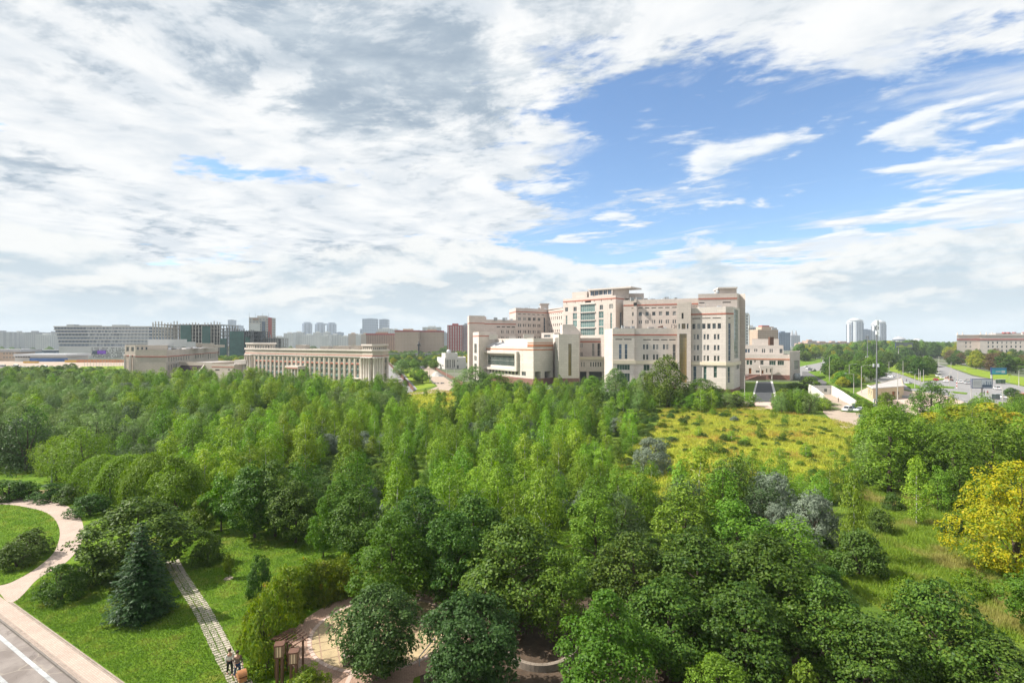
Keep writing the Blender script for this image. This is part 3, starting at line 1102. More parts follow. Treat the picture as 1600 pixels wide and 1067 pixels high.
# left wing, its end tower and rear wings
A, B = W(733, 328), W(806, 342)
z_ = zt(499.5, 336)
block(hosp, [off(A, B, 10.2, 0), B, off(A, B, 29, -14), off(A, B, 10.2, -14)], 0, z_, {0: [('g', 775, 806, 4, .7, 510, 511.5, 'slot'), ('p', 781, 805, 3, .5, 516, 521, 'w'), ('p', 781, 805, 3, .5, 526, 531, 'w')]})
band(hosp, [off(A, B, 10.2, 0), B], zt(507, 337), zt(505.6, 337))
C_ = [A, off(A, B, 10.2, .02), W(760, 352), W(730.5, 345)]
block(hosp, C_, 0, zt(493, 328))
band(hosp, [C_[3], C_[0], C_[1]], zt(505.6, 329), zt(504.3, 329))
A, B, E = W(796, 364), W(806, 343), W(856, 358)
D = W(880, 336)
z9 = zt(481.5, 346)
block(hosp, [A, B, E, D, W(882, 375), W(800, 385)], 0, z9,
      {1: [('g', 808, 852, 6, .62, 490.8, 491.8, 'slot'), ('g', 808, 846, 5, .58, 496, 501, 'w'), ('p', 808, 846, 5, .62, 506, 511, 'w'), ('p', 808, 846, 5, .62, 516, 521, 'w'), ('p', 808, 846, 5, .62, 525.5, 530, 'w'),
           ('r', 849.5, 496.5, 852, 519, 'b')],
       2: [('g', 857, 879, 7, .5, 489.6, 490.6, 'slot'), ('g', 857, 879, 7, .4, 494.5, 499.5, 'w'), ('g', 857, 879, 7, .4, 505.5, 509.5, 'w'), ('g', 857, 879, 7, .4, 515, 519, 'w')]})
band(hosp, [A, B, E, D], zt(488, 346), zt(486.6, 346))
# plant room on the rear wing
q = back(W(845, 360), W(857, 360), 8)
block(hosp, q, z9 - 1, zt(475.5, 360), {}, 'stone', parapet=0)
MB().prism(back(W(843.5, 359), W(858.5, 359), 10), zt(475.4, 359), zt(474, 359)).build('roof_slab', 'stone_pale', hosp)

# central tower
TA, TB, TC = W(880, 305), W(962, 279), W(975.5, 286)
zT = zt(463.5, 288)
block(hosp, [TA, TB, TC, W(985, 320), W(885, 330)], 0, zT,
      {0: [('r', 907, 475, 929.5, 487.5, 'c'), ('r', 907, 488.5, 929.5, 500, 'c'), ('r', 907, 501, 929.5, 511.5, 'c'), ('r', 907, 513, 929.5, 524, 'c'),
           ('r', 895, 489, 901.5, 499, 'c'), ('r', 895, 500.5, 901.5, 511, 'c'), ('r', 935.5, 486.5, 943, 497, 'c'), ('r', 935.5, 499, 943, 509.5, 'c'), ('r', 935.5, 511, 943, 523, 'c'),
           ('r', 883, 480.5, 887.5, 487, 'w'), ('r', 896, 479.5, 901, 486.5, 'w'), ('r', 937, 476.5, 942, 484, 'w'), ('r', 952, 475, 958, 482.5, 'w'),
           ('r', 953.5, 489, 956.2, 526, 'c'), ('r', 884, 493, 886.5, 507, 'c'),
           ('r', 914, 470, 923.5, 473, 'slot'), ('r', 885, 472.5, 886, 475, 'slot'), ('r', 898, 471, 899, 473.5, 'slot'), ('r', 909, 470.5, 910, 473, 'slot'), ('r', 928, 469, 929, 471.8, 'slot'), ('r', 939, 468, 940, 470.8, 'slot'), ('r', 954.5, 466.8, 955.5, 469.4, 'slot')],
       1: [('r', 968.5, 488, 971.8, 512, 'b')]})
band(hosp, [TA, TB, TC], zt(469, 288), zt(467.2, 288))
for x0, x1 in ((906, 930.5),):
    u0, u1 = uz(TA, TB, x0)[0], uz(TA, TB, x1)[0]
    for y in (475, 488, 500.5, 512.3):
        z = uz(TA, TB, 918, y)[1]
        MB().prism([off(TA, TB, u0, .5), off(TA, TB, u1, .5), off(TA, TB, u1, -.2), off(TA, TB, u0, -.2)], z - .22, z + .22).build('ledge', 'stone_pale', hosp)
# tower crown: glazed lantern under a flying slab
q = back(W(894, 306), W(917, 299), 10)
block(hosp, q, zT - 1, zt(456, 302), {}, 'stone', parapet=0.3)
q = back(W(920, 299), W(957, 288), 12)
block(hosp, q, zT - 1, zt(453.2, 293), {0: [('g', 922, 956, 5, .85, 453.8, 461, 'b')]}, 'stone', parapet=0)
MB().prism(back(W(918, 297), W(986, 281), 13), zt(453, 293), zt(451, 293)).build('flying_slab', 'stone_pale', hosp)
q = back(W(958, 289), W(983, 288), 12)
block(hosp, q, zT - 1, zt(450.3, 288), {}, 'stone', parapet=0)
q = back(W(976, 296), W(1006, 296), 14)
block(hosp, q, zt(475, 290), zt(458.5, 296), {}, 'stone', parapet=0.3)

# main right wing
A, B = W(974, 272), W(1092, 259)
zR = zt(467.5, 265)
block(hosp, back(A, B, 24), 0, zR,
      {0: [('g', 985, 1059, 7, .68, 480.3, 481.6, 'slot'), ('g', 985, 1059, 7, .5, 487, 493.3, 'w'), ('p', 985, 1059, 7, .5, 499.8, 505.8, 'w'), ('r', 1081, 478, 1090, 479.5, 'slot')]})
band(hosp, [A, B], zt(476.9, 265), zt(475, 265))
MB().prism(back(off(A, B, 5.2, .8), off(A, B, 6.8, .8), 1.5), 20, zR + .3).build('pier', 'stone', hosp)
MB().prism(back(off(A, B, 5.2, .9), off(A, B, 6.8, .9), .2), zt(478, 270), zt(473, 270)).build('louvre', 'dark_slot', hosp)

# front right block, pier tower, corner block
A, B = W(957, 247), W(1059, 243)
z4 = zt(513, 245)
M1, M2 = off(A, B, uz(A, B, 991)[0], 1.2), off(A, B, uz(A, B, 991)[0], 0)
F0 = off(A, B, 0, 1.2)
block(hosp, [F0, M1, M2, B, (B[0], B[1] + 14), (F0[0] - 1, F0[1] + 16)], 0, z4,
      {0: [('r', 961.5, 529.5, 972.5, 531, 'slot'), ('r', 975, 529.5, 987, 531, 'slot'), ('r', 967, 537.5, 971.5, 561, 'b'), ('r', 976, 537.5, 980.5, 561, 'b'),
           ('r', 964, 569.5, 984, 578, 'g'), ('r', 964, 583, 984, 597, 'g')],
       2: [('r', 1005, 530, 1017, 531.5, 'slot'), ('g', 1019, 1057, 3, .8, 530, 531.5, 'slot'), ('p', 1001, 1048, 3, .55, 538, 546, 'w'), ('p', 1001, 1048, 3, .55, 553.5, 562, 'w'),
           ('r', 1051, 538, 1056, 562, 'w'), ('r', 1005.5, 569.5, 1015, 579, 'g'), ('r', 1006, 585, 1015, 598, 'door')]}, 'stone_pale')
band(hosp, [F0, M1, M2, B], zt(524.3, 245), zt(522.3, 245))
band(hosp, [F0, M1, M2, B], zt(568.5, 245), zt(563.2, 245), .55, 'cream_trim', 'cornice')
P0, P1 = W(1058, 238.5), W(1079.5, 236.5)
block(hosp, back(P0, P1, 13), 0, zt(472, 238),
      {0: [('r', 1061.5, 521.5, 1073, 598, 'gold'), ('r', 1065, 489, 1068, 498, 'slot'), ('r', 1060, 506, 1063, 514, 'w'), ('r', 1065, 505.5, 1071, 514, 'gold'), ('r', 1073, 505.5, 1076, 514, 'w')]})
C0, C1, C2, C3 = W(1079.5, 239), W(1134, 231), W(1146, 232), W(1156, 246)
z5 = zt(480, 235)
block(hosp, [C0, C1, C2, C3, W(1150, 262), W(1082, 262)], 0, z5,
      {0: [('g', 1080, 1128, 3, .82, 496.6, 498, 'slot'), ('p', 1080, 1128, 3, .82, 505.5, 514, 'w'), ('p', 1080, 1128, 3, .55, 522, 530.5, 'w'), ('p', 1080, 1128, 3, .55, 539, 547.3, 'w'), ('p', 1080, 1128, 3, .55, 555.5, 564, 'w'),
           ('r', 1083, 572, 1088, 597, 'b'), ('r', 1099, 572, 1104, 595, 'g'), ('r', 1115, 572, 1120, 590, 'g')],
       1: [('r', 1138, 496.5, 1142, 498, 'slot'), ('r', 1138, 505, 1141.8, 564, 'b'), ('r', 1137, 573, 1141, 598, 'b')],
       2: [('r', 1147, 484, 1153.5, 560, 'c'), ('r', 1151, 568, 1155, 577, 'w')]}, 'stone_pale')
band(hosp, [C0, C1, C2], zt(491.6, 234), zt(489.4, 234))
band(hosp, [C0, C1, C2, C3], zt(570.5, 234), zt(565.5, 234), .55, 'cream_trim', 'cornice')
band(hosp, [W(955, 246.4), W(1058, 242), W(1080, 236), C1, C2, C3], 0, zt(607, 235), .25, 'plinth', 'plinth')
# rear corner tower
D0, D1, D2, D3 = W(1091, 249), W(1152, 245), W(1155.5, 249), W(1164.5, 247)
block(hosp, [D0, D1, D2, W(1157, 275), W(1095, 272)], 0, zt(458.5, 246),
      {0: [('r', 1092.5, 472.5, 1101, 474, 'slot'), ('r', 1129, 471.5, 1142, 473.2, 'slot')]}, 'stone')
band(hosp, [D0, D1], zt(467.5, 246), zt(465.4, 246))
block(hosp, [D2, D3, W(1164.5, 280), W(1157.6, 280)], 0, zt(459.5, 249), {}, 'stone', parapet=0.2)
q = back(W(1124, 255), W(1151, 254), 9)
block(hosp, q, zt(462, 250), zt(451.5, 254), {}, 'stone', parapet=0)
MB().prism(back(W(1122, 253.5), W(1152.5, 252), 12), zt(451.4, 254), zt(449, 254)).build('roof_slab', 'stone_pale', hosp)
MB().lathe((gx(1121.5, 256), 256, zt(460, 256)), [(.1, -1), (1.0, -.8), (1.1, 1.5), (.7, 2.1), (.2, 2.2)], 12).build('ventilator', 'steel', hosp, True)

# link between the blocks with a colonnade
A, B = W(904, 286), W(958, 286)
block(hosp, back(A, B, 18), 0, zt(528, 286),
      {0: [('g', 905, 911, 2, .5, 536.5, 543, 'w'), ('g', 905, 911, 2, .5, 550, 557, 'w'), ('r', 925, 536.5, 929, 556.5, 'w'), ('r', 933.5, 536.5, 937.5, 556.5, 'w'), ('g', 940, 946, 2, .45, 536.5, 556.5, 'w'), ('g', 947, 957, 3, .4, 536.5, 543, 'w'), ('g', 947, 957, 3, .4, 549, 556.5, 'w')]})
band(hosp, [A, B], zt(535, 286), zt(532.8, 286))
A2_, B2_ = W(902, 279), W(958, 279)
block(hosp, back(A2_, B2_, 6.9), zt(580.5, 279), zt(558, 279), {0: [('g', 907, 914.5, 2, .5, 565.5, 573, 'w'), ('g', 921.5, 940.5, 5, .55, 565.5, 573, 'w'), ('g', 947, 955, 2, .55, 566.5, 573.5, 'w')]}, 'stone_pale', parapet=0.2)
band(hosp, [A2_, B2_], zt(561.5, 279), zt(557.6, 279), .5, 'cream_trim', 'cornice')
for x0, x1 in ((916.5, 920.5), (941, 945)):
    MB().prism(back(W(x0, 279.4), W(x1, 279.4), 1.4), 0, zt(580.5, 279)).build('column', 'stone_pale', hosp)
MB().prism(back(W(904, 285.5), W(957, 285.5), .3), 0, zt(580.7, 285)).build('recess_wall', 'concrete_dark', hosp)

# entrance block with the tall glass strip and the wedge roof
A, B, E = W(863.5, 288), W(873, 269), W(905, 270)
z2 = zt(522, 269)
block(hosp, [A, B, E, W(907, 292), W(866, 300)], 0, z2, {0: [('r', 867.5, 528, 872.6, 588, 'w')], 1: [('r', 888, 537, 893, 587, 'gold')]}, 'stone_pale')
band(hosp, [B, E], 0, zt(591, 269), .2, 'plinth', 'plinth')
b = MB()
wx0, wx1, wx2 = gx(879, 275), gx(896, 275), gx(911, 275)
pr = [(wx0, z2 - .5), (wx2, z2 - .5), (wx1, zt(507, 275)), (wx0, zt(507, 275))]
k = len(pr)
b.v = [(x, 275, z) for x, z in pr] + [(x, 288, z) for x, z in pr]
b.f = [tuple(range(k)), tuple(reversed(range(k, 2 * k)))] + [(i, i + k, (i + 1) % k + k, (i + 1) % k) for i in range(k)]
b.m = [0] * len(b.f)
b.build('wedge_roof', 'stone_pale', hosp)
q = back(W(846, 296), W(866, 291), 8)
block(hosp, q, 12, zt(520, 293), {0: [('r', 850, 523, 860, 527, 'w')]}, 'stone_pale', parapet=0.2)

# auditorium with the big framed window and white rooflight
A, B, E = W(745, 316), W(833.5, 268), W(864, 279)
L_ = math.hypot(B[0] - A[0], B[1] - A[1])
d_ = Vector((B[0] - A[0], B[1] - A[1])).normalized()
zb_ = zt(542.3, 268)
ztop = zt(528.3, 268)
back_l = (A[0] + 26, A[1] + 12)
block(hosp, [A, B, E, back_l], 0, zb_,
      {0: [('r', 762, 555, 804, 571, 'g'), ('r', 753, 575, 758.5, 581, 'w'), ('g', 763.5, 810, 9, .62, 577.3, 583.5, 'w'), ('r', 815, 580.5, 821.5, 587, 'w')],
       1: [('r', 836, 580.5, 845, 600, 'void'), ('r', 851, 580, 861, 600, 'void')]}, 'stone_pale', parapet=0.05)
u0, u1 = uz(A, B, 760)[0], uz(A, B, 807.5)[0]
zw0, zw1 = uz(A, B, 784, 574.5)[1], uz(A, B, 784, 552)[1]
fr = MB()
for (ua, ub, za, zb) in ((u0 - 1.5, u1 + 2, zw1, zw1 + 1.2), (u0 - 1.5, u1 + 2, zw0 - 1.2, zw0), (u0 - 1.5, u0 - .3, zw0, zw1), (u1 + .3, u1 + 2, zw0, zw1)):
    fr.prism([off(A, B, ua, 1.6), off(A, B, ub, 1.6), off(A, B, ub, -.1), off(A, B, ua, -.1)], za, zb)
fr.build('window_surround', 'stone_pale', hosp)
band(hosp, [A, B, E], zt(547.5, 268), zt(545.6, 268), .12, 'orange_band', 'orange_band')
band(hosp, [A, B, E], 0, zt(592, 268), .2, 'plinth', 'plinth')
# upper storey: piers at both ends, set back between them behind the rooflight
ua, ub = 8.0, uz(A, B, 824)[0]
I0, I1 = off(A, B, ua, -7), off(A, B, ub, -7)
block(hosp, [A, off(A, B, ua, 0), I0, I1, off(A, B, ub, 0), B, E, back_l], zb_ - .3, ztop, {}, 'stone_pale')
band(hosp, [A, off(A, B, ua, 0)], zt(541, 300), zt(536.4, 300), .1, 'orange_band', 'orange_band')
band(hosp, [off(A, B, ub, 0), B, E], zt(541.8, 268), zt(538, 268), .1, 'orange_band', 'orange_band')
band(hosp, [off(A, B, ub, 0), B, E], zt(536, 268), zt(534.8, 268), .1, 'orange_band', 'orange_band')
n_ = Vector((d_.y, -d_.x))
for i in range(4):
    s0, s1 = ua + .1 + (ub - ua - .2) * i / 4, ua + .1 + (ub - ua - .2) * (i + 1) / 4 - .12
    f0, f1, b0, b1 = off(A, B, s0, -.8), off(A, B, s1, -.8), off(A, B, s0, -6.9), off(A, B, s1, -6.9)
    zl, zh = zb_ + .05, zb_ + 2.3
    MB().hexa([(*f0, zl), (*f1, zl), (*b1, zh), (*b0, zh), (*f0, zl + .2), (*f1, zl + .2), (*b1, zh + .2), (*b0, zh + .2)]).build('rooflight_panel', 'white_metal', hosp)
for (x0, x1, Y, y0, y1, dep) in ((818, 834, 276, 522, 529, 6), (764, 777, 300, 523, 530, 6), (795, 806, 300, 525, 530, 5)):
    MB().prism(back(W(x0, Y), W(x1, Y), dep), zt(y1, Y), zt(y0, Y)).build('roof_house', 'stone_pale', hosp)
# low block behind its left end
A, B, E = W(739, 322), W(748, 303), W(776, 312)
block(hosp, [A, B, E, W(776, 330)], 0, zt(518.5, 303), {0: [('r', 741, 537, 745, 552, 'w'), ('r', 741, 556, 745, 564, 'w'), ('r', 741, 568, 745, 578, 'w')]}, 'stone_pale')
band(hosp, [A, B, E], zt(525.6, 303), zt(524.1, 303))
rq = random.Random(31)
for (x0, x1, Y0_, Y1_, zz, n) in ((975, 1088, 268, 280, zR, 12), (962, 1055, 250, 256, z4, 9), (1085, 1140, 240, 256, z5, 6), (810, 870, 350, 368, z9, 8), (770, 800, 332, 338, z_, 4), (885, 955, 296, 318, zT, 6)):
    for i in range(n):
        Y_ = rq.uniform(Y0_, Y1_)
        c_ = W(rq.uniform(x0, x1), Y_)
        s_ = rq.uniform(.5, 1.5)
        MB().box(c_[0] - s_, c_[0] + s_, c_[1] - .8, c_[1] + .8, zz - .6, zz + rq.uniform(.2, 1.5)).build('roof_unit', rq.choice(['steel', 'white_metal', 'roofing']), hosp)
        if i % 3 == 0:
            MB().tube((c_[0] + 2, c_[1], zz - .6), (c_[0] + 2, c_[1], zz + rq.uniform(2, 4)), .07, .04, 5).build('roof_aerial', 'steel', hosp)
# letters and antennas on the front right roof
Yr = 246.5
b = MB()
for i, x in enumerate((1049, 1052, 1055, 1058.2)):
    X, z = gx(x, Yr), zt(512.8, Yr)
    for (xa, za, xb, zb) in (((0, 0, 0, 1.5), (0, 1.5, .6, 1.5), (0, .75, .6, .75)), ((0, 0, .6, 0), (.6, 0, .6, 1.5), (0, 1.5, .6, 1.5)), ((0, 0, 0, 1.5), (.6, 0, .6, 1.5), (0, .7, .6, .7)), ((0, 0, .6, 0), (0, 1.5, .6, 1.5), (0, 0, 0, 1.5), (.6, 0, .6, 1.5)))[i]:
        b.tube((X + xa, Yr, z + za), (X + xb, Yr, z + zb), .09, n=5)
b.build('roof_letters', 'iron', hosp)
MB().prism([(gx(1028, Yr), Yr), (gx(1036, Yr), Yr), (gx(1036, Yr), Yr + .3), (gx(1028, Yr), Yr + .3)], [zt(512, Yr)] * 4, [zt(510.6, Yr), zt(508.5, Yr), zt(508.5, Yr), zt(510.6, Yr)]).build('roof_sign', 'plinth', hosp)

# ------------------------------------------------------------------ hospital annex on the right
annex = thing('annex', 'low cream annex with flat roofs and brown plinth right of the hospital', 'building')
A, B = W(1160, 316), W(1234, 306)
E = W(1250, 322)
block(annex, back(A, B, 22), 0, zt(554, 310), {0: [('g', 1166, 1176, 2, .8, 563, 570, 'g'), ('r', 1170, 575, 1174, 584, 'door'), ('r', 1178.5, 562.5, 1181, 566.5, 'w'), ('r', 1188, 563, 1193, 570, 'w'), ('r', 1202, 563.5, 1212, 570.5, 'g'), ('r', 1215, 563.5, 1225, 570.5, 'g'), ('r', 1181, 579, 1187, 582, 'w'), ('r', 1190, 578.5, 1193, 584, 'door'), ('r', 1197, 576, 1199, 582, 'w'), ('r', 1203, 576, 1205, 582, 'w')]}, 'stone_pale')
band(annex, [A, B], zt(562, 310), zt(560.3, 310), .15, 'orange_band', 'orange_band')
band(annex, [A, B], 0, zt(585.5, 310), .25, 'plinth', 'plinth')
q = back(W(1160, 322), W(1224, 314), 16)
block(annex, q, zt(556, 310), zt(539.5, 317), {0: [('g', 1164, 1172, 2, .8, 545, 551, 'b'), ('p', 1176, 1186, 1, .5, 545, 549.5, 'w'), ('p', 1188, 1198, 1, .5, 545, 551, 'w'), ('p', 1200, 1210, 1, .5, 545, 551, 'w'), ('r', 1218, 545, 1223, 552, 'w')]}, 'stone_pale')
q = back(W(1175, 325), W(1217, 319), 9)
block(annex, q, zt(541, 317), zt(529.5, 322), {}, 'stone_pale')
MB().prism(back(W(1203, 317), W(1209, 317), 2), zt(539.5, 317), zt(526.5, 317)).build('chimney', 'wood_brown', annex)
block(annex, [W(1234, 302), E, W(1250, 340), W(1234, 335)], 0, zt(549.5, 312), {0: [('r', 1241, 563, 1248, 577, 'w')]}, 'stone')
MB().prism(back(W(1187, 308), W(1208, 306), 2.5), zt(575, 308), zt(571, 308)).build('porch_roof', 'stone_pale', annex)
for x in (1189, 1206):
    MB().prism(back(W(x, 307), W(x + 1.2, 307), .5), 0.1, zt(575, 308)).build('porch_post', 'stone_pale', annex)
st = MB()
for i in range(8):
    st.box(gx(1165, 306) + i * .9, gx(1196, 306), 305.5 - .001 * i, 308.0, .1 + i * .31, .1 + (i + 1) * .31)
st.build('steps', 'plinth', annex)
for x in (1243.5, 1247.5):
    Yg = 308
    MB().lathe((gx(x, Yg), Yg, 0), [(.9, 0), (1.1, 1.8), (1.0, 3.4), (.4, 3.9)], 12).build('fuel_tank', 'steel', annex, True)

# ------------------------------------------------------------------ left colonnaded building
adm = thing('colonnaded_building', 'long four storey stone building with pilasters and a columned rounded end', 'building')
A, B = W(396, 322), W(566, 270)
B1, B2, B3 = W(582, 264), W(598, 267), W(607, 276)
A0 = W(383.5, 328)
zC = zt(546.5, 268)
n_b = 23
rows = [(559, 564.5), (567.2, 573.5), (576.3, 581.8), (585.5, 591.5)]
spec = [('g', 398, 563, n_b, .5, a, b_, 'g') for a, b_ in rows]
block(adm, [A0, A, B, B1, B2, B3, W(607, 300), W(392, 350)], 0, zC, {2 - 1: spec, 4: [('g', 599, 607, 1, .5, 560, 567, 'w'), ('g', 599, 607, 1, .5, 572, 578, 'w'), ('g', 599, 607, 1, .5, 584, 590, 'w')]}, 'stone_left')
LA = math.hypot(B[0] - A[0], B[1] - A[1])
ua, ub = uz(A, B, 398)[0], uz(A, B, 563)[0]
stp = (ub - ua) / n_b
zs_ = [uz(A, B, 480, y)[1] for y in (558.5, 566, 594)]
pil = MB().box(-stp * .245, stp * .245, -.10, .1, 0, zs_[1]).mesh('pilaster_panel', 'pilaster')
pal = MB().box(-stp * .11, stp * .11, -.20, .1, 0, zs_[0] + .4).mesh('pilaster', 'stone_left')
sp_ = MB().box(-stp * .22, stp * .22, -.05, .06, 0, 1.0)
spm = sp_.mesh('spandrel', 'glass_teal')
spr = sp_.mesh('spandrel', 'red_band')
ang = math.atan2(B[1] - A[1], B[0] - A[0])
for i in range(n_b + 1):
    p = off(A, B, ua + stp * i, 0)
    for me, nm in ((pil, 'pilaster_panel'), (pal, 'pilaster')):
        o = link(nm, me, adm)
        o.location = (*p, 0)
        o.rotation_euler = (0, 0, ang)
    if i < n_b:
        p = off(A, B, ua + stp * (i + .5), 0)
        for (ya, yb, me) in ((564.7, 567, spr), (573.7, 576.1, spm), (582, 585.3, spm), (591.7, 596, spm)):
            za, zb = uz(A, B, 480, yb)[1], uz(A, B, 480, ya)[1]
            o = link('spandrel', me, adm)
            o.location = (*p, za)
            o.scale = (1, 1, zb - za)
            o.rotation_euler = (0, 0, ang)
for z0, z1, pr_, m_ in ((zt(558.4, 268), zt(556.6, 268), .5, 'stone_pale'), (zt(556.3, 268), zt(555.3, 268), .2, 'red_band'), (zC - .7, zC + .15, .6, 'stone_pale')):
    band(adm, [W(384, 345), A0, A, B, B1, B2, B3], z0, z1, pr_, m_, 'cornice' if 'stone' in m_ else 'red_band')
col = MB()
zc_ = zt(558.6, 268)
col.lathe((0, 0, 0), [(.95, 0), (.95, .6), (.72, .8), (.66, zc_ * .6), (.58, zc_ - .5), (.85, zc_ - .3), (.85, zc_)], 14)
colm = col.mesh('column', 'stone_pale')
colm.polygons.foreach_set('use_smooth', [True] * len(colm.polygons))
for (Pa, Pb, n) in ((B, B1, 4), (B1, B2, 4), (B2, B3, 1), (A0, A, 3)):
    for i in range(n):
        o = link('column', colm, adm)
        L = math.hypot(Pb[0] - Pa[0], Pb[1] - Pa[1])
        o.location = (*off(Pa, Pb, L * (i + .5) / n, .9), 0)
for C_, z1, nn in (([W(566, 274), W(582, 268), W(598, 271), W(605, 279), W(600, 296), W(570, 296)], 538.6, ((0, 5), (1, 5), (2, 2))), ([W(385, 333), W(397, 327), W(430, 321), W(428, 338), W(390, 345)], 536, ((0, 4), (1, 8)))):
    zr = zt(z1, C_[1][1])
    fs = {}
    for e, n in nn:
        L = math.hypot(C_[e + 1][0] - C_[e][0], C_[e + 1][1] - C_[e][1])
        st_ = L / n
        fs[e] = [('m', st_ * (i + .25), st_ * (i + .75), zC + .1, zr - 1.3, 'w') for i in range(n)]
    block(adm, C_, zC - 1, zr, fs, 'stone_left', parapet=0)
    band(adm, C_[:4], zr - .6, zr + .25, .7, 'stone_pale', 'roof_slab', .6)
for (x0, x1, Y, y0, y1) in ((462, 476, 318, 539, 546), (500, 512, 308, 541, 546), (520, 545, 300, 540.5, 546), (548, 562, 292, 540, 546)):
    MB().prism(back(W(x0, Y), W(x1, Y), 8), zt(y1, Y), zt(y0, Y)).build('roof_house', 'stone_left', adm)
# columned porch
um0, um1 = uz(A, B, 457.5)[0], uz(A, B, 478)[0]
zp0, zp1 = uz(A, B, 468, 576)[1], uz(A, B, 468, 571)[1]
MB().prism([off(A, B, um0, 5), off(A, B, um1, 5), off(A, B, um1, -.1), off(A, B, um0, -.1)], zp0, zp1).build('porch_roof', 'stone_pale', adm)
MB().prism([off(A, B, um0 + .1, 5.15), off(A, B, um1 - .1, 5.15), off(A, B, um1 - .1, 4.9), off(A, B, um0 + .1, 4.9)], zp0 + .3, zp0 + .8).build('red_band', 'red_band', adm)
pcm = MB().lathe((0, 0, 0), [(.6, 0), (.5, .5), (.45, zp0 - .4), (.6, zp0)], 12).mesh('porch_column', 'stone_pale')
for i in range(5):
    o = link('porch_column', pcm, adm)
    o.location = (*off(A, B, um0 + .8 + (um1 - um0 - 1.6) * i / 4, 4.4), 0)
for x in (400, 560):
    u = uz(A, B, x)[0]
    MB().prism([off(A, B, u - 3, 3), off(A, B, u + 3, 3), off(A, B, u + 3, 0), off(A, B, u - 3, 0)], 3.2, 3.8).build('door_canopy', 'stone_pale', adm)
    MB().prism([off(A, B, u - 2, .4), off(A, B, u + 2, .4), off(A, B, u + 2, 0), off(A, B, u - 2, 0)], 0, 3.1).build('door', 'pilaster', adm)
gate = thing('gatehouse', 'small beige gate lodge with red coping beside the service road', 'building')
q = back(W(594, 251), W(617, 249), 7)
block(gate, q, 0, zt(599, 250), {0: [('r', 601, 606, 605, 612, 'w'), ('r', 608, 605, 612, 614, 'door')]}, 'stone_left')
band(gate, [q[3], q[0], q[1], q[2]], zt(598.6, 250), zt(596.4, 250), .5, 'stone_pale', 'coping', .4)
band(gate, [q[3], q[0], q[1], q[2]], zt(599.5, 250), zt(598.7, 250), .2, 'red_band', 'red_band')

# ------------------------------------------------------------------ far left stone building
lef = thing('stone_building', 'blocky beige stone building with long window side behind the thicket', 'building')
A, B, E = W(211.5, 326), W(260, 324), W(341, 455)
zA = zt(546.5, 324)
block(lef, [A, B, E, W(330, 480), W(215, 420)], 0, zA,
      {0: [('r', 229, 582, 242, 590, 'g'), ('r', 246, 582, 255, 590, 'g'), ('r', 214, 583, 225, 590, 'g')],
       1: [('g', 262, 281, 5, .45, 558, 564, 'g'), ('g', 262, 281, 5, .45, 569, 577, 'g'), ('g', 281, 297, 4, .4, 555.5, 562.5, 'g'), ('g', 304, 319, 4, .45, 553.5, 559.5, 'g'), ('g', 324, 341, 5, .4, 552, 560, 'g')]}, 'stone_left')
band(lef, [A, B, E], zt(558, 324), zt(556.5, 324), .2)
q = [W(195, 334), W(211.5, 331), W(262, 338), W(262, 380), W(197, 380)]
block(lef, q, 0, zt(539.5, 333), {0: [('g', 195.5, 211, 2, .55, 542, 549, 'w')], 1: [('g', 212, 232, 3, .5, 542, 547, 'w')]}, 'stone_left')
band(lef, [W(195, 350)] + q[:2], zt(556.5, 333), zt(555, 333), .2)
for x in (195.5, 204, 211):
    MB().lathe((gx(x, 331), 331, 0), [(.8, 0), (.7, 1), (.65, 13), (.8, 13.6)], 12).build('column', 'stone_pale', lef, True)
for x in (228, 244, 256):
    MB().prism(back(W(x - 1, 323.6), W(x + 1, 323.6), 1), 0, zt(582, 324)).build('pier', 'stone_pale', lef)
for i, (x0, x1, Y, y0, y1) in enumerate(((231, 272, 350, 530, 542), (272, 287, 362, 534, 542), (287, 317, 380, 536.5, 542), (317, 336, 410, 539, 543))):
    MB().prism(back(W(x0, Y), W(x1, Y), 14), zt(y1, Y), zt(y0, Y)).build('roof_house', 'apt_white' if i < 2 else 'stone_left', lef)
rr = random.Random(5)
for i in range(9):
    t = rr.random()
    p = Vector(B).lerp(Vector(E), .1 + .8 * t) + Vector((-6 - 3 * rr.random(), 4))
    MB().box(p.x - 1.6, p.x + 1.6, p.y - 1.5, p.y + 1.5, zA - .6, zA + rr.uniform(.4, 1.3)).build('roof_unit', 'white_metal', lef)
# sloped dark glass entrance and low range
ent = thing('entrance_pavilion', 'low stone entrance range with sloping dark glass front between two stone buildings', 'building')
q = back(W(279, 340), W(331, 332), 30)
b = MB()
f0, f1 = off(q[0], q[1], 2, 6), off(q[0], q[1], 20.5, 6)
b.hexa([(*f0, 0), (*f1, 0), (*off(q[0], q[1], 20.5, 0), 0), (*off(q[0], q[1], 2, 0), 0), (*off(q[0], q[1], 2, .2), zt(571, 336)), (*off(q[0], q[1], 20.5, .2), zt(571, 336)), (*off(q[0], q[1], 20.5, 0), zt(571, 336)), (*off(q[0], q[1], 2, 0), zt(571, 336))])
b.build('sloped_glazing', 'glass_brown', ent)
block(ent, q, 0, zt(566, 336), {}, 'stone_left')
for u in (1.4, 20.6):
    b = MB()
    p0, p1 = off(q[0], q[1], u, 7), off(q[0], q[1], u + .5, 7)
    r0, r1 = off(q[0], q[1], u, 0), off(q[0], q[1], u + .5, 0)
    zb_e = zt(569, 336)
    b.hexa([(*p0, .2), (*p1, .2), (*r1, zb_e - 1.2), (*r0, zb_e - 1.2), (*p0, 1.2), (*p1, 1.2), (*r1, zb_e), (*r0, zb_e)])
    b.build('buttress', 'stone_pale', ent)
q = back(W(331, 326), W(366, 320), 16)
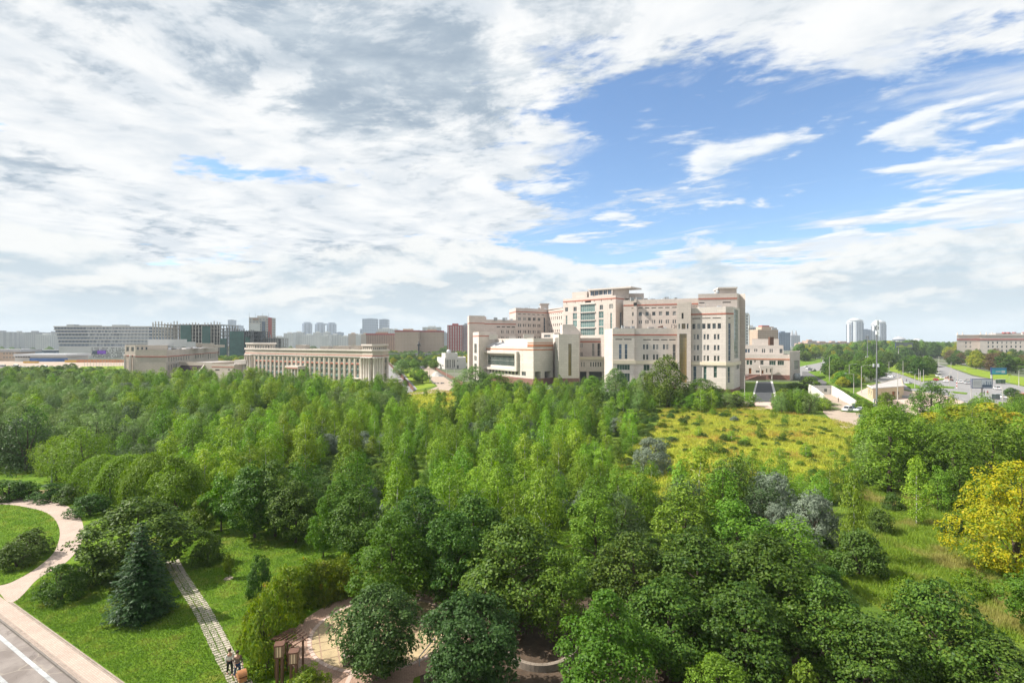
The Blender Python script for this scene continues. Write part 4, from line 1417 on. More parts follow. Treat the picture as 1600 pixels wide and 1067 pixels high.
block(ent, q, 0, zt(569.5, 322), {0: [('r', 336, 577, 343, 579, 'slot'), ('r', 356, 576.5, 359, 578.5, 'slot')]}, 'stone_left')
band(ent, q[:2], zt(574, 322), zt(573, 322), .12)
q = back(W(366, 326), W(384, 324), 12)
MB().prism(q, zt(569, 324), zt(562.5, 324)).build('portico_beam', 'stone_pale', ent)
for x in (367, 373, 379):
    MB().prism(back(W(x, 325.5), W(x + 2, 325.5), 1), 0, zt(569, 324)).build('portico_post', 'stone_pale', ent)

# ------------------------------------------------------------------ white pavilion beyond the yard
pav = thing('white_pavilion', 'small white building with tall arched windows beyond the sandy yard', 'building')
A, B, E = W(683, 452), W(695, 425), W(728, 437)
block(pav, [A, B, E, W(725, 470)], 0, zt(559, 427), {1: [('g', 696, 705, 4, .6, 562, 575, 'w'), ('g', 706.5, 711.5, 2, .6, 562, 575, 'w'), ('r', 714.5, 562.5, 716, 565, 'w'), ('r', 714, 570.5, 717, 576, 'w')], 0: [('r', 691, 570, 693, 573, 'w')]}, 'white_wall')
block(pav, [W(690, 436), W(696, 428), W(715, 433), W(712, 450)], zt(560, 430), zt(551.5, 430), {}, 'white_wall')
MB().lathe((gx(701, 436), 436, zt(552, 430)), [(1.6, 0), (1.6, 2.2), (.5, 3)], 12).build('roof_vent', 'white_metal', pav, True)


# ------------------------------------------------------------------ skyline
def pane_grid(parent, A, B, z0, z1, nx, nz, wf, hf, m, proud=.15, name='window_grid', skip=0.0, seed=0):
    r_ = random.Random(seed)
    b = MB()
    L = math.hypot(B[0] - A[0], B[1] - A[1])
    for i in range(nx):
        for j in range(nz):
            if r_.random() < skip: continue
            u0, u1 = L * (i + .5 - wf / 2) / nx, L * (i + .5 + wf / 2) / nx
            za, zb = z0 + (z1 - z0) * (j + .5 - hf / 2) / nz, z0 + (z1 - z0) * (j + .5 + hf / 2) / nz
            b.prism([off(A, B, u0, proud), off(A, B, u1, proud), off(A, B, u1, -.05), off(A, B, u0, -.05)], za, zb)
    o = b.build(name, m, parent)
    o['kind'] = 'stuff'
    return o


def tower(name, label, px0, px1, ytop, Y, dep, m='apt_white', win='glass', nx=8, nz=14, wf=.5, hf=.5, group=None, turn=0.0, roof=True, cap=None, zb=0.0, parent=None, cat='building'):
    """distant block: walls, joined window panes, roof house"""
    t = parent or thing(name, label, cat, group=group)
    A, B = W(px0, Y + turn), W(px1, Y - turn)
    q = back(A, B, dep)
    z1 = zt(ytop, Y)
    MB().prism(q, zb, z1).build('wall', m, t)
    if nx:
        pane_grid(t, q[0], q[1], zb + 2, z1 - 1.5, nx, nz, wf, hf, win)
        k = max(2, int(nx * dep / max(1, math.hypot(B[0] - A[0], B[1] - A[1]))))
        if (A[0] + B[0]) > 0:
            pane_grid(t, q[3], q[0], zb + 2, z1 - 1.5, min(k, 10), nz, wf, hf, win)
        else:
            pane_grid(t, q[1], q[2], zb + 2, z1 - 1.5, min(k, 10), nz, wf, hf, win)
    if roof:
        c = Vector(A).lerp(Vector(B), .5)
        w = (px1 - px0) / F * Y
        MB().box(c.x - w * .2, c.x + w * .2, c.y + dep * .3, c.y + dep * .7, z1, z1 + 3.2).build('roof_house', m, t)
    if cap:
        band(t, [q[3], q[0], q[1], q[2]], z1 - 2.2, z1 + .6, .5, cap, 'roof_band', 1.0)
    return t


def P_(t, name, x0, x1, Y, dep, y0, y1, m):
    return MB().prism(back(W(x0, Y), W(x1, Y), dep), zt(y1, Y), zt(y0, Y)).build(name, m, t)


# glass office with white floor bands, overhanging leftwards
off_b = thing('glass_office', 'long glass office building with white floor bands and slanted left end', 'building')
Y0 = 680
lv = [(509.5, 83), (514.5, 84), (519.5, 86), (524.8, 88), (530, 89.5), (535.5, 90.5), (541, 91.5)]
for i, (y, xl) in enumerate(lv):
    MB().prism(back(W(xl, Y0), W(234, Y0 + 6), 55), zt(y + 1.5, Y0), zt(y, Y0)).build('floor_band', 'white_wall', off_b)
    if i < len(lv) - 1:
        y2, x2 = lv[i + 1]
        q = back(W(x2 + .6, Y0 + 1.2), W(233.5, Y0 + 7), 53)
        MB().prism(q, zt(y2, Y0), zt(y + 1.5, Y0)).build('glazing', 'glass_blue', off_b)
        b = MB()
        L = math.hypot(q[1][0] - q[0][0], q[1][1] - q[0][1])
        r_ = random.Random(i)
        for k in range(66):
            u = L * (k + .5) / 66
            w = .2 if k < 22 else (r_.uniform(.3, .9) if k < 46 else .8)
            b.prism([off(q[0], q[1], u - w / 2, .35), off(q[0], q[1], u + w / 2, .35), off(q[0], q[1], u + w / 2, -.1), off(q[0], q[1], u - w / 2, -.1)], zt(y2, Y0) + .02, zt(y + 1.5, Y0) - .02)
        o = b.build('mullion_row', 'white_metal', off_b)
        o['kind'] = 'stuff'
P_(off_b, 'base_wall', 92, 142, Y0 + .5, 50, 542.5, 563, 'apt_white')
P_(off_b, 'base_wall', 142, 196, Y0 + 1, 50, 542.5, 563, 'apt_white')
pane_grid(off_b, W(143, Y0 + 1), W(195, Y0 + 1), 1, zt(543, Y0), 26, 7, .55, .6, 'dark_slot', skip=.25, seed=4)
P_(off_b, 'base_wall', 196, 233, Y0 + 6.5, 48, 542.5, 563, 'concrete_dark')
P_(off_b, 'screen', 152, 165, Y0, .6, 547.5, 553, 'purple_screen')
P_(off_b, 'screen', 144, 151.5, Y0, .6, 548, 553, 'glass_blue')
P_(off_b, 'roof_plant', 104, 116, Y0 + 20, 8, 507, 510, 'steel')
P_(off_b, 'roof_plant', 175, 196, Y0 + 20, 8, 507.5, 510, 'steel')
P_(off_b, 'roof_plant', 120, 152, Y0 + 25, 8, 508, 510, 'steel')


def frame_building(name, label, px0, px1, ytop, Y, nx, nz, dep, m, net=()):
    """unfinished concrete frame: slabs, columns, bare bays, green netting"""
    t = thing(name, label, 'building')
    q = back(W(px0, Y), W(px1, Y), dep)
    z1 = zt(ytop, Y)
    L = math.hypot(q[1][0] - q[0][0], q[1][1] - q[0][1])
    for j in range(1, nz + 1):
        z = z1 * j / nz
        MB().prism(q, z - .45, z).build('floor_slab', m, t)
    for r_ in range(3):
        b = MB()
        for i in range(nx + 1):
            u = min(max(L * i / nx, .5), L - .5)
            o_ = -dep * r_ / 2 - (.35 if r_ < 2 else -.35)
            c = off(q[0], q[1], u, o_)
            top_ = z1 + (random.uniform(.5, 4) if r_ == 0 else 0)
            b.box(c[0] - .4, c[0] + .4, c[1] - .4, c[1] + .4, 0, top_)
        o = b.build('column_row', m, t)
        o['kind'] = 'stuff'
    MB().prism([off(q[0], q[1], L * .2, -dep * .6), off(q[0], q[1], L * .8, -dep * .6), off(q[0], q[1], L * .8, -dep * .75), off(q[0], q[1], L * .2, -dep * .75)], 0, z1 - 1).build('core_wall', 'concrete_dark', t)
    for (f0, f1, g0, g1) in net:
        MB().prism([off(q[0], q[1], L * f0, .7), off(q[0], q[1], L * f1, .7), off(q[0], q[1], L * f1, .55), off(q[0], q[1], L * f0, .55)], z1 * g0, z1 * g1).build('netting', 'netting', t)
    return t


frame_building('unfinished_block', 'unfinished concrete frame with green netting behind the beige stone building', 238, 344, 507, 600, 22, 10, 40, 'concrete', ((.42, .58, .0, .98), (.74, .86, .1, .95), (.30, .36, .2, .6)))
frame_building('unfinished_block', 'dark lower unfinished concrete frame left of the colonnaded building', 344, 396, 517, 590, 14, 8, 40, 'concrete_dark', ((.0, .2, .0, .75), (.3, .72, .02, .98), (.76, .9, .0, .8)))
frame_building('unfinished_block', 'low unfinished concrete frame behind the left roof drum', 396, 434, 528, 640, 10, 7, 30, 'concrete')

t = tower('office_tower', 'tan office tower with antennas and lettering behind the colonnaded building', 389, 420, 496, 900, 26, 'concrete', 'glass_blue', 6, 14, .4, .3)
P_(t, 'red_edge', 419, 420.6, 899, 10, 496, 540, 'apt_red')
P_(t, 'glass_shaft', 409, 414, 899, 2, 502, 540, 'glass_blue')
P_(t, 'panel', 391, 406, 899, 1, 506, 540, 'apt_white')
for x in (389.5, 399, 410, 419.5):
    MB().tube((gx(x, 905), 905, zt(496, 900)), (gx(x, 905), 905, zt(488, 900)), .35, .15, 5).build('antenna', 'steel', t)
b = MB()
for i, x in enumerate((395, 397, 399, 401, 402.8)):
    b.box(gx(x, 898), gx(x + 1.2, 898), 897.5, 898.9, zt(499.6, 898), zt(497.8, 898))
b.build('roof_letters', 'apt_brown', t)

SK = 'blue high-rise towers on the horizon'
tower('far_tower', 'slim blue-grey tower peeking above the unfinished blocks', 356, 364.5, 500, 3600, 40, 'tower_blue', 'tower_blue_dark', 4, 12, .5, .6, SK, cap='tower_blue_dark')
tower('far_tower', 'low domed blue-grey tower beside the slim one', 366.5, 376, 508.5, 3600, 40, 'tower_blue', 'tower_blue_dark', 4, 8, .5, .6, SK)
def octo(name, label, px0, px1, ytop, Y, m, group, lobes=8):
    """distant tower with chamfered plan, dark vertical strips and a stepped crown"""
    t = thing(name, label, 'tower', group=group)
    c = W((px0 + px1) / 2, Y)
    r = (px1 - px0) / 2 / F * Y
    z1 = zt(ytop, Y)
    pts = [(c[0] + r * math.cos(R(22.5 + 360 * i / lobes)) / math.cos(R(180 / lobes)), c[1] + r * math.sin(R(22.5 + 360 * i / lobes)) / math.cos(R(180 / lobes))) for i in range(lobes)]
    MB().prism(pts, 0, z1 * .94).build('shaft', m, t)
    MB().prism([(c[0] + (p[0] - c[0]) * .72, c[1] + (p[1] - c[1]) * .72) for p in pts], z1 * .9, z1).build('crown', m, t)
    for i in range(lobes):
        A, B = pts[i], pts[(i + 1) % lobes]
        L = math.hypot(B[0] - A[0], B[1] - A[1])
        if (A[1] + B[1]) / 2 < c[1] + r * .3:
            MB().prism([off(A, B, L * .32, .4), off(A, B, L * .68, .4), off(A, B, L * .68, -.1), off(A, B, L * .32, -.1)], z1 * .05, z1 * .92).build('glazed_strip', 'tower_blue_dark', t)
    return t
octo('far_tower', 'left single blue-grey tower of the horizon trio', 473, 487, 503.5, 4000, 'tower_blue', SK)
octo('far_tower', 'left of the two linked blue-grey towers on the horizon', 493, 507, 504, 4000, 'tower_blue', SK)
octo('far_tower', 'right of the two linked blue-grey towers on the horizon', 511.5, 525, 504, 4000, 'tower_blue', SK)
t = thing('sky_bridge', 'high bridge joining the two linked horizon towers', 'bridge')
P_(t, 'bridge_deck', 505, 513, 4000, 12, 505.5, 508, 'tower_blue')
tower('far_tower', 'wide blue glass tower on the horizon above the tan apartments', 566, 588, 498, 3600, 50, 'tower_blue', 'tower_blue_dark', 6, 10, .55, .6, SK)
tower('far_tower', 'narrower blue glass tower right of the wide one', 592.5, 606, 498.8, 3700, 50, 'tower_blue', 'tower_blue_dark', 5, 10, .55, .6, SK)
tower('far_tower', 'short blue stub tower left of the wide glass tower', 562.5, 567, 514, 3650, 40, 'tower_blue_dark', 'tower_blue', 3, 6, .5, .5, SK, roof=False)
tower('far_tower', 'low dark dome tower right of the linked pair', 523, 534, 519.5, 3300, 40, 'tower_blue_dark', 'tower_blue', 4, 5, .5, .5, SK)
rr = random.Random(11)
AP = 'pale apartment blocks along the horizon'
for i, (x0, x1, y, Y, m) in enumerate(((443, 458, 520.5, 1750, 'apt_white'), (458, 472, 519, 1800, 'apt_white'), (472, 489, 523, 1700, 'apt_white'), (489, 500, 519.5, 1650, 'apt_white'), (500, 514, 524.5, 1620, 'apt_white'),
                                      (505, 513, 519, 1900, 'apt_white'), (514, 530, 523, 1700, 'apt_white'), (530, 545, 525.5, 1600, 'apt_white'), (544, 556, 521.5, 1500, 'apt_tan'), (556, 566, 523, 1450, 'apt_white'), (564, 574, 522, 1400, 'apt_tan'),
                                      (590, 612, 513.5, 1600, 'apt_white'), (612, 622, 515, 1500, 'apt_white'), (660, 688, 511, 1500, 'apt_white'), (688, 699, 520, 1600, 'apt_grey'),
                                      (425, 443, 526, 1900, 'apt_white'))):
    tower('apartment_block', 'pale high apartment block standing in the row on the horizon', x0, x1, y, Y, 24, m, 'apt_grey', rr.randint(4, 6), 12, .5, .45, AP)
for i, (x0, x1, y, Y, lab, cap) in enumerate(((572, 616, 521.5, 960, 'wide tan apartment block with red roof edge right of the colonnaded building', 'apt_red'), (617, 654, 516.5, 930, 'tan apartment block with red roof edge left of the dark monument', 'apt_red'),
                                              (656, 691, 517, 950, 'tan apartment block behind the dark monument', 'apt_red'))):
    tower('apartment_block', lab, x0, x1, y, Y, 26, 'apt_tan' if i else 'apt_brown', 'apt_brown' if i else 'glass', 16, 15, .45, .5, None, cap=cap)
tower('apartment_block', 'dark red apartment tower left of the hospital', 699, 722, 508, 1000, 24, 'apt_red', 'apt_white', 6, 18, .35, .7, None)
tower('apartment_block', 'narrow grey and red apartment tower touching the hospital edge', 722.5, 731, 507.5, 1010, 24, 'apt_grey', 'apt_red', 3, 18, .4, .7, None)
FL = 'grey apartment slabs at the far left'
for (x0, x1, y, Y, m) in ((-40, 17, 518.5, 1300, 'apt_grey'), (19, 28, 519, 1350, 'apt_white'), (28, 40, 525, 1500, 'apt_white'), (39, 57, 519, 1300, 'apt_grey'), (56, 77, 523, 1250, 'apt_white'), (70, 90, 519.5, 1500, 'apt_grey')):
    tower('apartment_block', 'hazy grey apartment slab at the far left edge of the skyline', x0, x1, y, Y, 24, m, 'apt_white' if m == 'apt_grey' else 'apt_grey', 6, 14, .5, .5, FL)
# works buildings at far left
t = thing('works_hall', 'low hall with white roof and blue sheeted side at far left', 'building')
P_(t, 'wall', 23, 104, 585, 30, 557, 568.5, 'apt_white')
P_(t, 'blue_sheeting', 46, 105, 584, .8, 559.5, 567.5, 'blue_sheet')
MB().prism(back(W(21, 582), W(104, 582), 34), zt(556.5, 584), zt(553, 584)).build('roof', 'white_metal', t)
b = MB()
for i in range(6):
    x = 24 + i * 4
    b.prism(back(W(x, 583.8), W(x + 2, 583.8), .5), zt(558.5, 584), zt(556.6, 584))
b.build('window_row', 'dark_slot', t)
t = thing('works_hall', 'beige two storey shed with grey roof at left frame edge', 'building')
P_(t, 'wall', -30, 24, 600, 25, 550, 569, 'apt_tan')
P_(t, 'roof', -32, 31, 598, 28, 546, 550, 'apt_grey')
pane_grid(t, W(4, 600), W(23, 600), 2, 11, 4, 2, .5, .4, 'glass')
t = thing('works_hall', 'long low blue-grey shed behind the white roofed hall', 'building')
P_(t, 'wall', 30, 88, 760, 25, 547.5, 556, 'tower_blue')
P_(t, 'roof', 29, 89, 758, 28, 546.6, 547.5, 'apt_grey')
P_(t, 'door', 68, 87, 757, 1, 549, 554, 'tower_blue_dark')
t = thing('site_hoarding', 'long orange hoarding in front of the glass office', 'fence')
for i in range(24):
    MB().prism(back(W(119.5 + i * 3.2, 560), W(119.5 + i * 3.2 + 3.0, 560), .4), 0, zt(562, 560)).build('panel', 'orange_fence', t)
t = thing('site_hoarding', 'yellow hoarding left of the orange one', 'fence')
for i in range(5):
    MB().prism(back(W(101 + i * 3.7, 562), W(101 + i * 3.7 + 3.4, 562), .4), 0, zt(562.5, 562)).build('panel', 'yellow_sheet', t)
t = thing('site_container', 'yellow container in front of the blue sheeted hall', 'container')
MB().prism(back(W(36, 540), W(57, 540), 3), .3, zt(564.5, 540)).build('box', 'yellow_sheet', t)
for x in (37, 43, 49, 55):
    MB().prism(back(W(x, 539.9), W(x + .6, 539.9), .2), .3, zt(564.6, 540)).build('rib', 'orange_fence', t)
# elevated line and embankment behind the yard
t = thing('viaduct', 'low dark elevated railway crossing behind the yard', 'bridge')
P_(t, 'deck', 600, 690, 700, 8, 552.3, 554.3, 'concrete_dark')
P_(t, 'parapet', 600, 665, 699, .5, 554.4, 555.6, 'concrete')
for x in range(602, 690, 9):
    P_(t, 'pier', x, x + 1.5, 702, 3, 554.3, 560.2, 'concrete_dark')
# monument
t = thing('monument', 'tall dark statue on a slender column before the tan apartments', 'monument', (gx(654.3, 640), 640, 0))
MB().lathe((0, 0, 0), [(2.2, 0), (2.2, 1.2), (1.2, 1.6), (1.0, 12), (1.4, 12.5), (1.4, 13)], 10).build('column', 'iron', t)
sm = MB()
sm.lathe((0, 0, 13), [(.5, 0), (1.1, .5), (1.0, 3), (1.5, 5), (1.7, 6.2), (.8, 7.2), (.5, 7.4), (.75, 8), (.75, 8.7), (.3, 9.2)], 10)
sm.tube((1.2, 0, 19), (2.4, -.3, 16.5), .4, .3)
sm.tube((-1.2, 0, 19), (-1.7, -.6, 16.8), .4, .3)
sm.build('statue', 'iron', t, True)

# right side skyline
RT = 'stepped twin residential towers at right'
def lobe_tower(label, px0, px1, ytop, Y):
    t = thing('residential_tower', label, 'tower', group=RT)
    r = (px1 - px0) / 2 / F * Y
    c = W((px0 + px1) / 2, Y)
    z1 = zt(ytop, Y)
    for k, (ox, rr_, zf) in enumerate(((-.42, .5, .86), (.40, .52, .90), (0, .72, .94))):
        MB().lathe((c[0] + r * ox, c[1] - (r * .1 if k == 2 else 0), 0), [(r * rr_, 0), (r * rr_, z1 * zf - 6), (r * rr_ * 1.08, z1 * zf - 5), (r * rr_ * 1.08, z1 * zf - 1.5), (r * rr_ * .8, z1 * zf), (r * rr_ * .7, z1 * (zf + .035))], 20).build('drum', 'tower_pale', t)
    MB().lathe((c[0], c[1], z1 * .93), [(r * .5, 0), (r * .45, z1 * .05), (r * .2, z1 * .07)], 16).build('crown', 'tower_pale', t)
    b = MB()
    for cx_, cr, n_, zf in ((c[0], r * .72, 20, .92), (c[0] - r * .42, r * .5, 16, .84), (c[0] + r * .40, r * .52, 16, .88)):
        for i in range(n_):
            a = 2 * math.pi * i / n_
            if math.sin(a) > .2 or i % 4 == 1: continue
            cy_ = c[1] - (r * .1 if cx_ == c[0] else 0)
            p = (cx_ + (cr + .3) * math.cos(a), cy_ + (cr + .3) * math.sin(a))
            b.tube((p[0], p[1], 5), (p[0], p[1], z1 * zf - 8), r * .055, r * .055, 4)
    o = b.build('window_strips', 'tower_blue_dark', t)
    o['kind'] = 'stuff'
lobe_tower('left of the two pale stepped residential towers at right', 1322, 1348.5, 497, 2500)
lobe_tower('right of the two pale stepped residential towers behind the mast', 1361, 1384, 500, 2500)
t = tower('residential_tower', 'lower slab linking the two pale stepped towers', 1347, 1363, 515, 2560, 30, 'tower_blue', 'tower_blue_dark', 6, 12, .5, .5, RT)
t = tower('apartment_block', 'tall cream tower with yellow curved edge just behind the hospital', 1158, 1169, 489, 520, 20, 'apt_white', 'glass', 3, 16, .4, .4)
b = MB()
fp = [(1169, 489), (1171, 492), (1171.5, 500), (1171, 522), (1169.8, 522), (1169.8, 493), (1168, 490)]
for yy in (522, 530):
    b.v += [(gx(x, yy), yy, zt(y, yy)) for x, y in fp]
k = len(fp)
b.f = [tuple(range(k)), tuple(reversed(range(k, 2 * k)))] + [(i, (i + 1) % k, (i + 1) % k + k, i + k) for i in range(k)]
b.m = [0] * len(b.f)
b.build('curved_fin', 'cream_trim', t)
tower('apartment_block', 'grey-white apartment block behind the annex roof', 1170, 1184, 511, 900, 25, 'apt_white', 'glass', 5, 12, .5, .5)
t = tower('apartment_block', 'large brownish terraced apartment block behind the annex', 1184, 1216, 515, 850, 30, 'apt_tan', 'apt_brown', 12, 11, .5, .5)
P_(t, 'upper_storey', 1190, 1209, 855, 20, 510.5, 515, 'apt_tan')
P_(t, 'red_roof', 1191, 1202, 856, 14, 508.5, 510.5, 'apt_red')
P_(t, 'upper_storey', 1206, 1214, 853, 20, 512, 515, 'apt_grey')
tower('apartment_block', 'blue glass block right of the brownish apartments', 1217, 1235, 519.5, 1300, 30, 'tower_blue', 'tower_blue_dark', 7, 9, .5, .5)
t = tower('spired_tower', 'grey tower with twin spires on the skyline right of the annex', 1236, 1250, 524, 2200, 40, 'apt_grey', 'tower_blue', 5, 10, .4, .6, roof=False)
for x in (1237.5, 1243.5):
    MB().tube((gx(x, 2210), 2210, zt(524, 2200)), (gx(x, 2210), 2210, zt(515.5, 2200)), 7, .6, 8).build('spire', 'apt_grey', t)
LOWR = 'low brown roofs along the right horizon'
for (x0, x1, y) in ((1262, 1276, 534), (1276, 1300, 536.5), (1298, 1312, 536), (1308, 1334, 536.5), (1250, 1262, 538)):
    tower('low_block', 'low brownish apartment block just above the right hand trees', x0, x1, y - 1.5, 1500, 30, 'apt_brown', 'apt_white', 8, 5, .4, .4, LOWR)
for x0, x1, y, lab in ((1396, 1413, 526, 'hazy domed roof rising above the trees behind the billboard'), (1425, 1441, 529, 'second hazy domed roof farther right above the trees')):
    t = thing('domed_hall', lab, 'building')
    c = W((x0 + x1) / 2, 1800)
    r = (x1 - x0) / 2 / F * 1800
    MB().lathe((c[0], c[1], 0), [(r, 0), (r, zt(y + 4.5, 1800)), (r * 1.08, zt(y + 4, 1800)), (r * .7, zt(y + 1.5, 1800)), (r * .3, zt(y, 1800)), (.5, zt(y - .6, 1800))], 18).build('dome', 'apt_grey', t)
    MB().lathe((c[0], c[1], 0), [(r * 1.01, zt(y + 6, 1800)), (r * 1.01, zt(y + 4.9, 1800))], 18).build('window_ring', 'tower_blue_dark', t)
# cream palace block at the right edge
pal_b = thing('palace_block', 'cream palace-like building with red band and roof finials at right edge', 'building')
Yp = 600
A, B, E, D = W(1495, Yp + 5), W(1531, Yp), W(1531.01, Yp - 10), W(1720, Yp - 40)
block(pal_b, [A, B, E, D, W(1720, Yp + 60), W(1500, Yp + 60)], 0, zt(523.5, Yp), {0: [('g', 1506, 1520, 2, .4, 534, 537.3, 'w'), ('g', 1506, 1520, 2, .4, 540, 543.3, 'w')], 2: [('g', 1541, 1719, 24, .38, 533.8, 537.3, 'w'), ('g', 1541, 1719, 24, .38, 540, 543.6, 'w'), ('g', 1541, 1719, 24, .38, 546.5, 550, 'w')]}, 'stone_pale')
band(pal_b, [A, B, E, D], zt(531.2, Yp), zt(529.6, Yp), .4, 'apt_red', 'red_band')
band(pal_b, [A, B, E, D], zt(524.3, Yp), zt(523, Yp), .8, 'stone_pale', 'cornice')
for (x, yo) in ((1496, 4), (1504, 3), (1532, -9), (1541, -11), (1550, -13), (1597, -20)):
    MB().lathe((gx(x, Yp + yo + 3), Yp + yo + 3, zt(523.3, Yp)), [(.9, 0), (.8, 1), (.35, 1.3), (.5, 1.9), (.15, 3.0), (.05, 3.8)], 8).build('finial', 'stone_pale', pal_b)
q = back(W(1556, Yp), W(1720, Yp - 25), 14)
MB().prism(q, zt(524, Yp), zt(520.3, Yp)).build('attic_roof', 'roofing', pal_b)
for x in (1569, 1576, 1585, 1600):
    MB().prism(back(W(x, Yp - 4), W(x + 3, Yp - 4), 3), zt(521, Yp), zt(519, Yp)).build('dormer', 'apt_red', pal_b)

# ================================================================== trees and plants
def unit(v): return v / np.maximum(np.linalg.norm(v, axis=1, keepdims=True), 1e-9)


def leaf_mesh(name, pos, nrm, size, aspect, m, rng, along=None, fold=0.18):
    """one folded diamond per leaf (two triangles)"""
    n = len(pos)
    nrm = unit(nrm)
    if along is None:
        t = rng.normal(size=(n, 3))
    else:
        t = along + rng.normal(size=(n, 3)) * 0.35
    a = unit(t - nrm * np.sum(t * nrm, axis=1, keepdims=True))
    b = np.cross(nrm, a)
    s = size[:, None]
    w = aspect * s
    up = nrm * s * fold
    v = np.empty((n, 4, 3))
    v[:, 0] = pos - a * s
    v[:, 1] = pos + b * w + up
    v[:, 2] = pos + a * s
    v[:, 3] = pos - b * w + up
    q = np.arange(n * 4).reshape(n, 4)
    return np_mesh(name, v.reshape(-1, 3), q, m)


def sphere_dirs(rng, n, zb=0.0):
    v = rng.normal(size=(n, 3))
    v[:, 2] += zb
    return unit(v)


PROF = {
    'round': lambda t: np.sqrt(np.clip(1 - (2 * t - 1) ** 2, 0, 1)) ** 0.9,
    'oval': lambda t: np.clip(np.sin(np.pi * np.clip(t, 0, 1) ** 0.72), 0, 1) ** 0.65,
    'birch': lambda t: np.clip(np.sin(np.pi * np.clip(t * 0.95 + .05, 0, 1) ** 0.60), 0, 1) ** 0.85,
    'cone': lambda t: np.clip(1.02 - t, 0, 1) ** 0.8 * np.clip(t * 8 + .35, 0, 1),
    'dome': lambda t: np.sqrt(np.clip(1 - t ** 2.2, 0, 1)),
    'column': lambda t: np.clip(np.sin(np.pi * np.clip(t, 0, 1) ** 0.8), 0, 1) ** 0.4,
}


def trunk_mesh(name, h, r, rng, limbs, base, R_, m, bend=.15, n=7, multi=1):
    b = MB()
    for k in range(multi):
        a0 = rng.uniform(0, 6.28)
        lean = (0 if multi == 1 else R_ * .45)
        pts, rs = [], []
        N = 6
        for i in range(N + 1):
            t = i / N
            pts.append((math.cos(a0) * lean * t ** 1.2 + rng.normal() * bend * t * .6, math.sin(a0) * lean * t ** 1.2 + rng.normal() * bend * t * .6, h * .86 * t - .05 * (i == 0)))
            rs.append(r * (1 - t) ** .8 + .015)
        b.path(pts, rs, n)
        for l in range(max(1, limbs // multi)):
            t = rng.uniform(base / h * .9, .75)
            f = t * N
            i = min(int(f), N - 1)
            p = Vector(pts[i]).lerp(Vector(pts[i + 1]), f - i)
            th = rng.uniform(0, 6.28)
            ln = R_ * rng.uniform(.55, .85) * (1.05 - t * .5)
            mid = p + Vector((math.cos(th) * ln * .5, math.sin(th) * ln * .5, ln * .35))
            end = p + Vector((math.cos(th) * ln, math.sin(th) * ln, ln * rng.uniform(.45, .85)))
            rr0 = rs[i] * .5
            b.path([tuple(p), tuple(mid), tuple(end)], [rr0, rr0 * .6, rr0 * .2 + .008], 5)
    return b.mesh(name, m)


def make_tree(kind, seed, h=8.0, r=3.0, base=1.2, prof='oval', ncl=140, per=45, crad=.75, leaf=.13, aspect=.62, m='leaf_maple', bark='bark', limbs=9,
              squash=.7, droop=0.0, lob=.22, shell=.5, upright=0.0, multi=1, tr=.16, nlobe=5):
    """unit tree: crown of leaf clumps held round a tapered trunk with limbs; returns crown mesh, trunk mesh, height, radius"""
    rng = np.random.default_rng(seed)
    f = PROF[prof]
    # clump centres: height by crown radius, pushed towards the shell, with lobes
    t = rng.uniform(0, 1, ncl * 6)
    t = t[rng.uniform(0, 1, len(t)) < f(t) * .8 + .12][:ncl]
    n = len(t)
    th = rng.uniform(0, 2 * np.pi, n)
    ph = rng.uniform(0, 6.28, 4)
    lobes = 1 + lob * (np.sin(nlobe * th + ph[0] + 3 * t) * .55 + np.sin(3 * th + ph[1] - 5 * t) * .45 + np.sin(9 * t + ph[2]) * .35)
    fr = 1 - rng.beta(1.0, 2.4, n) * shell * 1.6
    fr = np.clip(fr, .12, 1.0)
    rad = (r - crad * .55) * f(t) * lobes * fr
    c = np.stack([rad * np.cos(th), rad * np.sin(th), base + (h - base - crad * .4) * t + rng.normal(size=n) * .12], 1)
    outw = unit(np.stack([np.cos(th), np.sin(th), (t - .35) * 1.2], 1))
    cr = crad * rng.uniform(.6, 1.25, n)
    k = np.repeat(np.arange(n), per)
    N = len(k)
    d = sphere_dirs(rng, N, .35)
    d = unit(d + outw[k] * .45)
    sc = np.array([1, 1, squash])
    pos = c[k] + d * (cr[k] * rng.uniform(.45, 1.0, N) ** .5)[:, None] * sc
    if droop:
        pos[:, 2] -= droop * rng.uniform(0, 1, N) ** 1.5 * cr[k] * 2
    nrm = d * .7 + outw[k] * .25 + np.array([0, 0, .55]) + rng.normal(size=(N, 3)) * .48
    along_ = None
    if droop:
        along_ = np.tile(np.array([0, 0, -1.0]), (N, 1)) + outw[k] * .4
        nrm = outw[k] * .8 + d * .4 + np.array([0, 0, .45]) + rng.normal(size=(N, 3)) * .4
    if upright:
        along_ = outw[k] * .7 + np.array([0, 0, 1.0]) * upright + d * .5
        nrm = d * .8 + outw[k] * .5 + rng.normal(size=(N, 3)) * .5 + np.array([0, 0, .25])
    pos[:, 2] = np.maximum(pos[:, 2], .03)
    cm = leaf_mesh(kind + '_crown', pos, nrm, leaf * rng.uniform(.65, 1.3, N), aspect, m, rng, along_)
    tm = trunk_mesh(kind + '_trunk', h, tr, rng, limbs, base, r, bark, multi=multi)
    return (cm, tm, h, r)


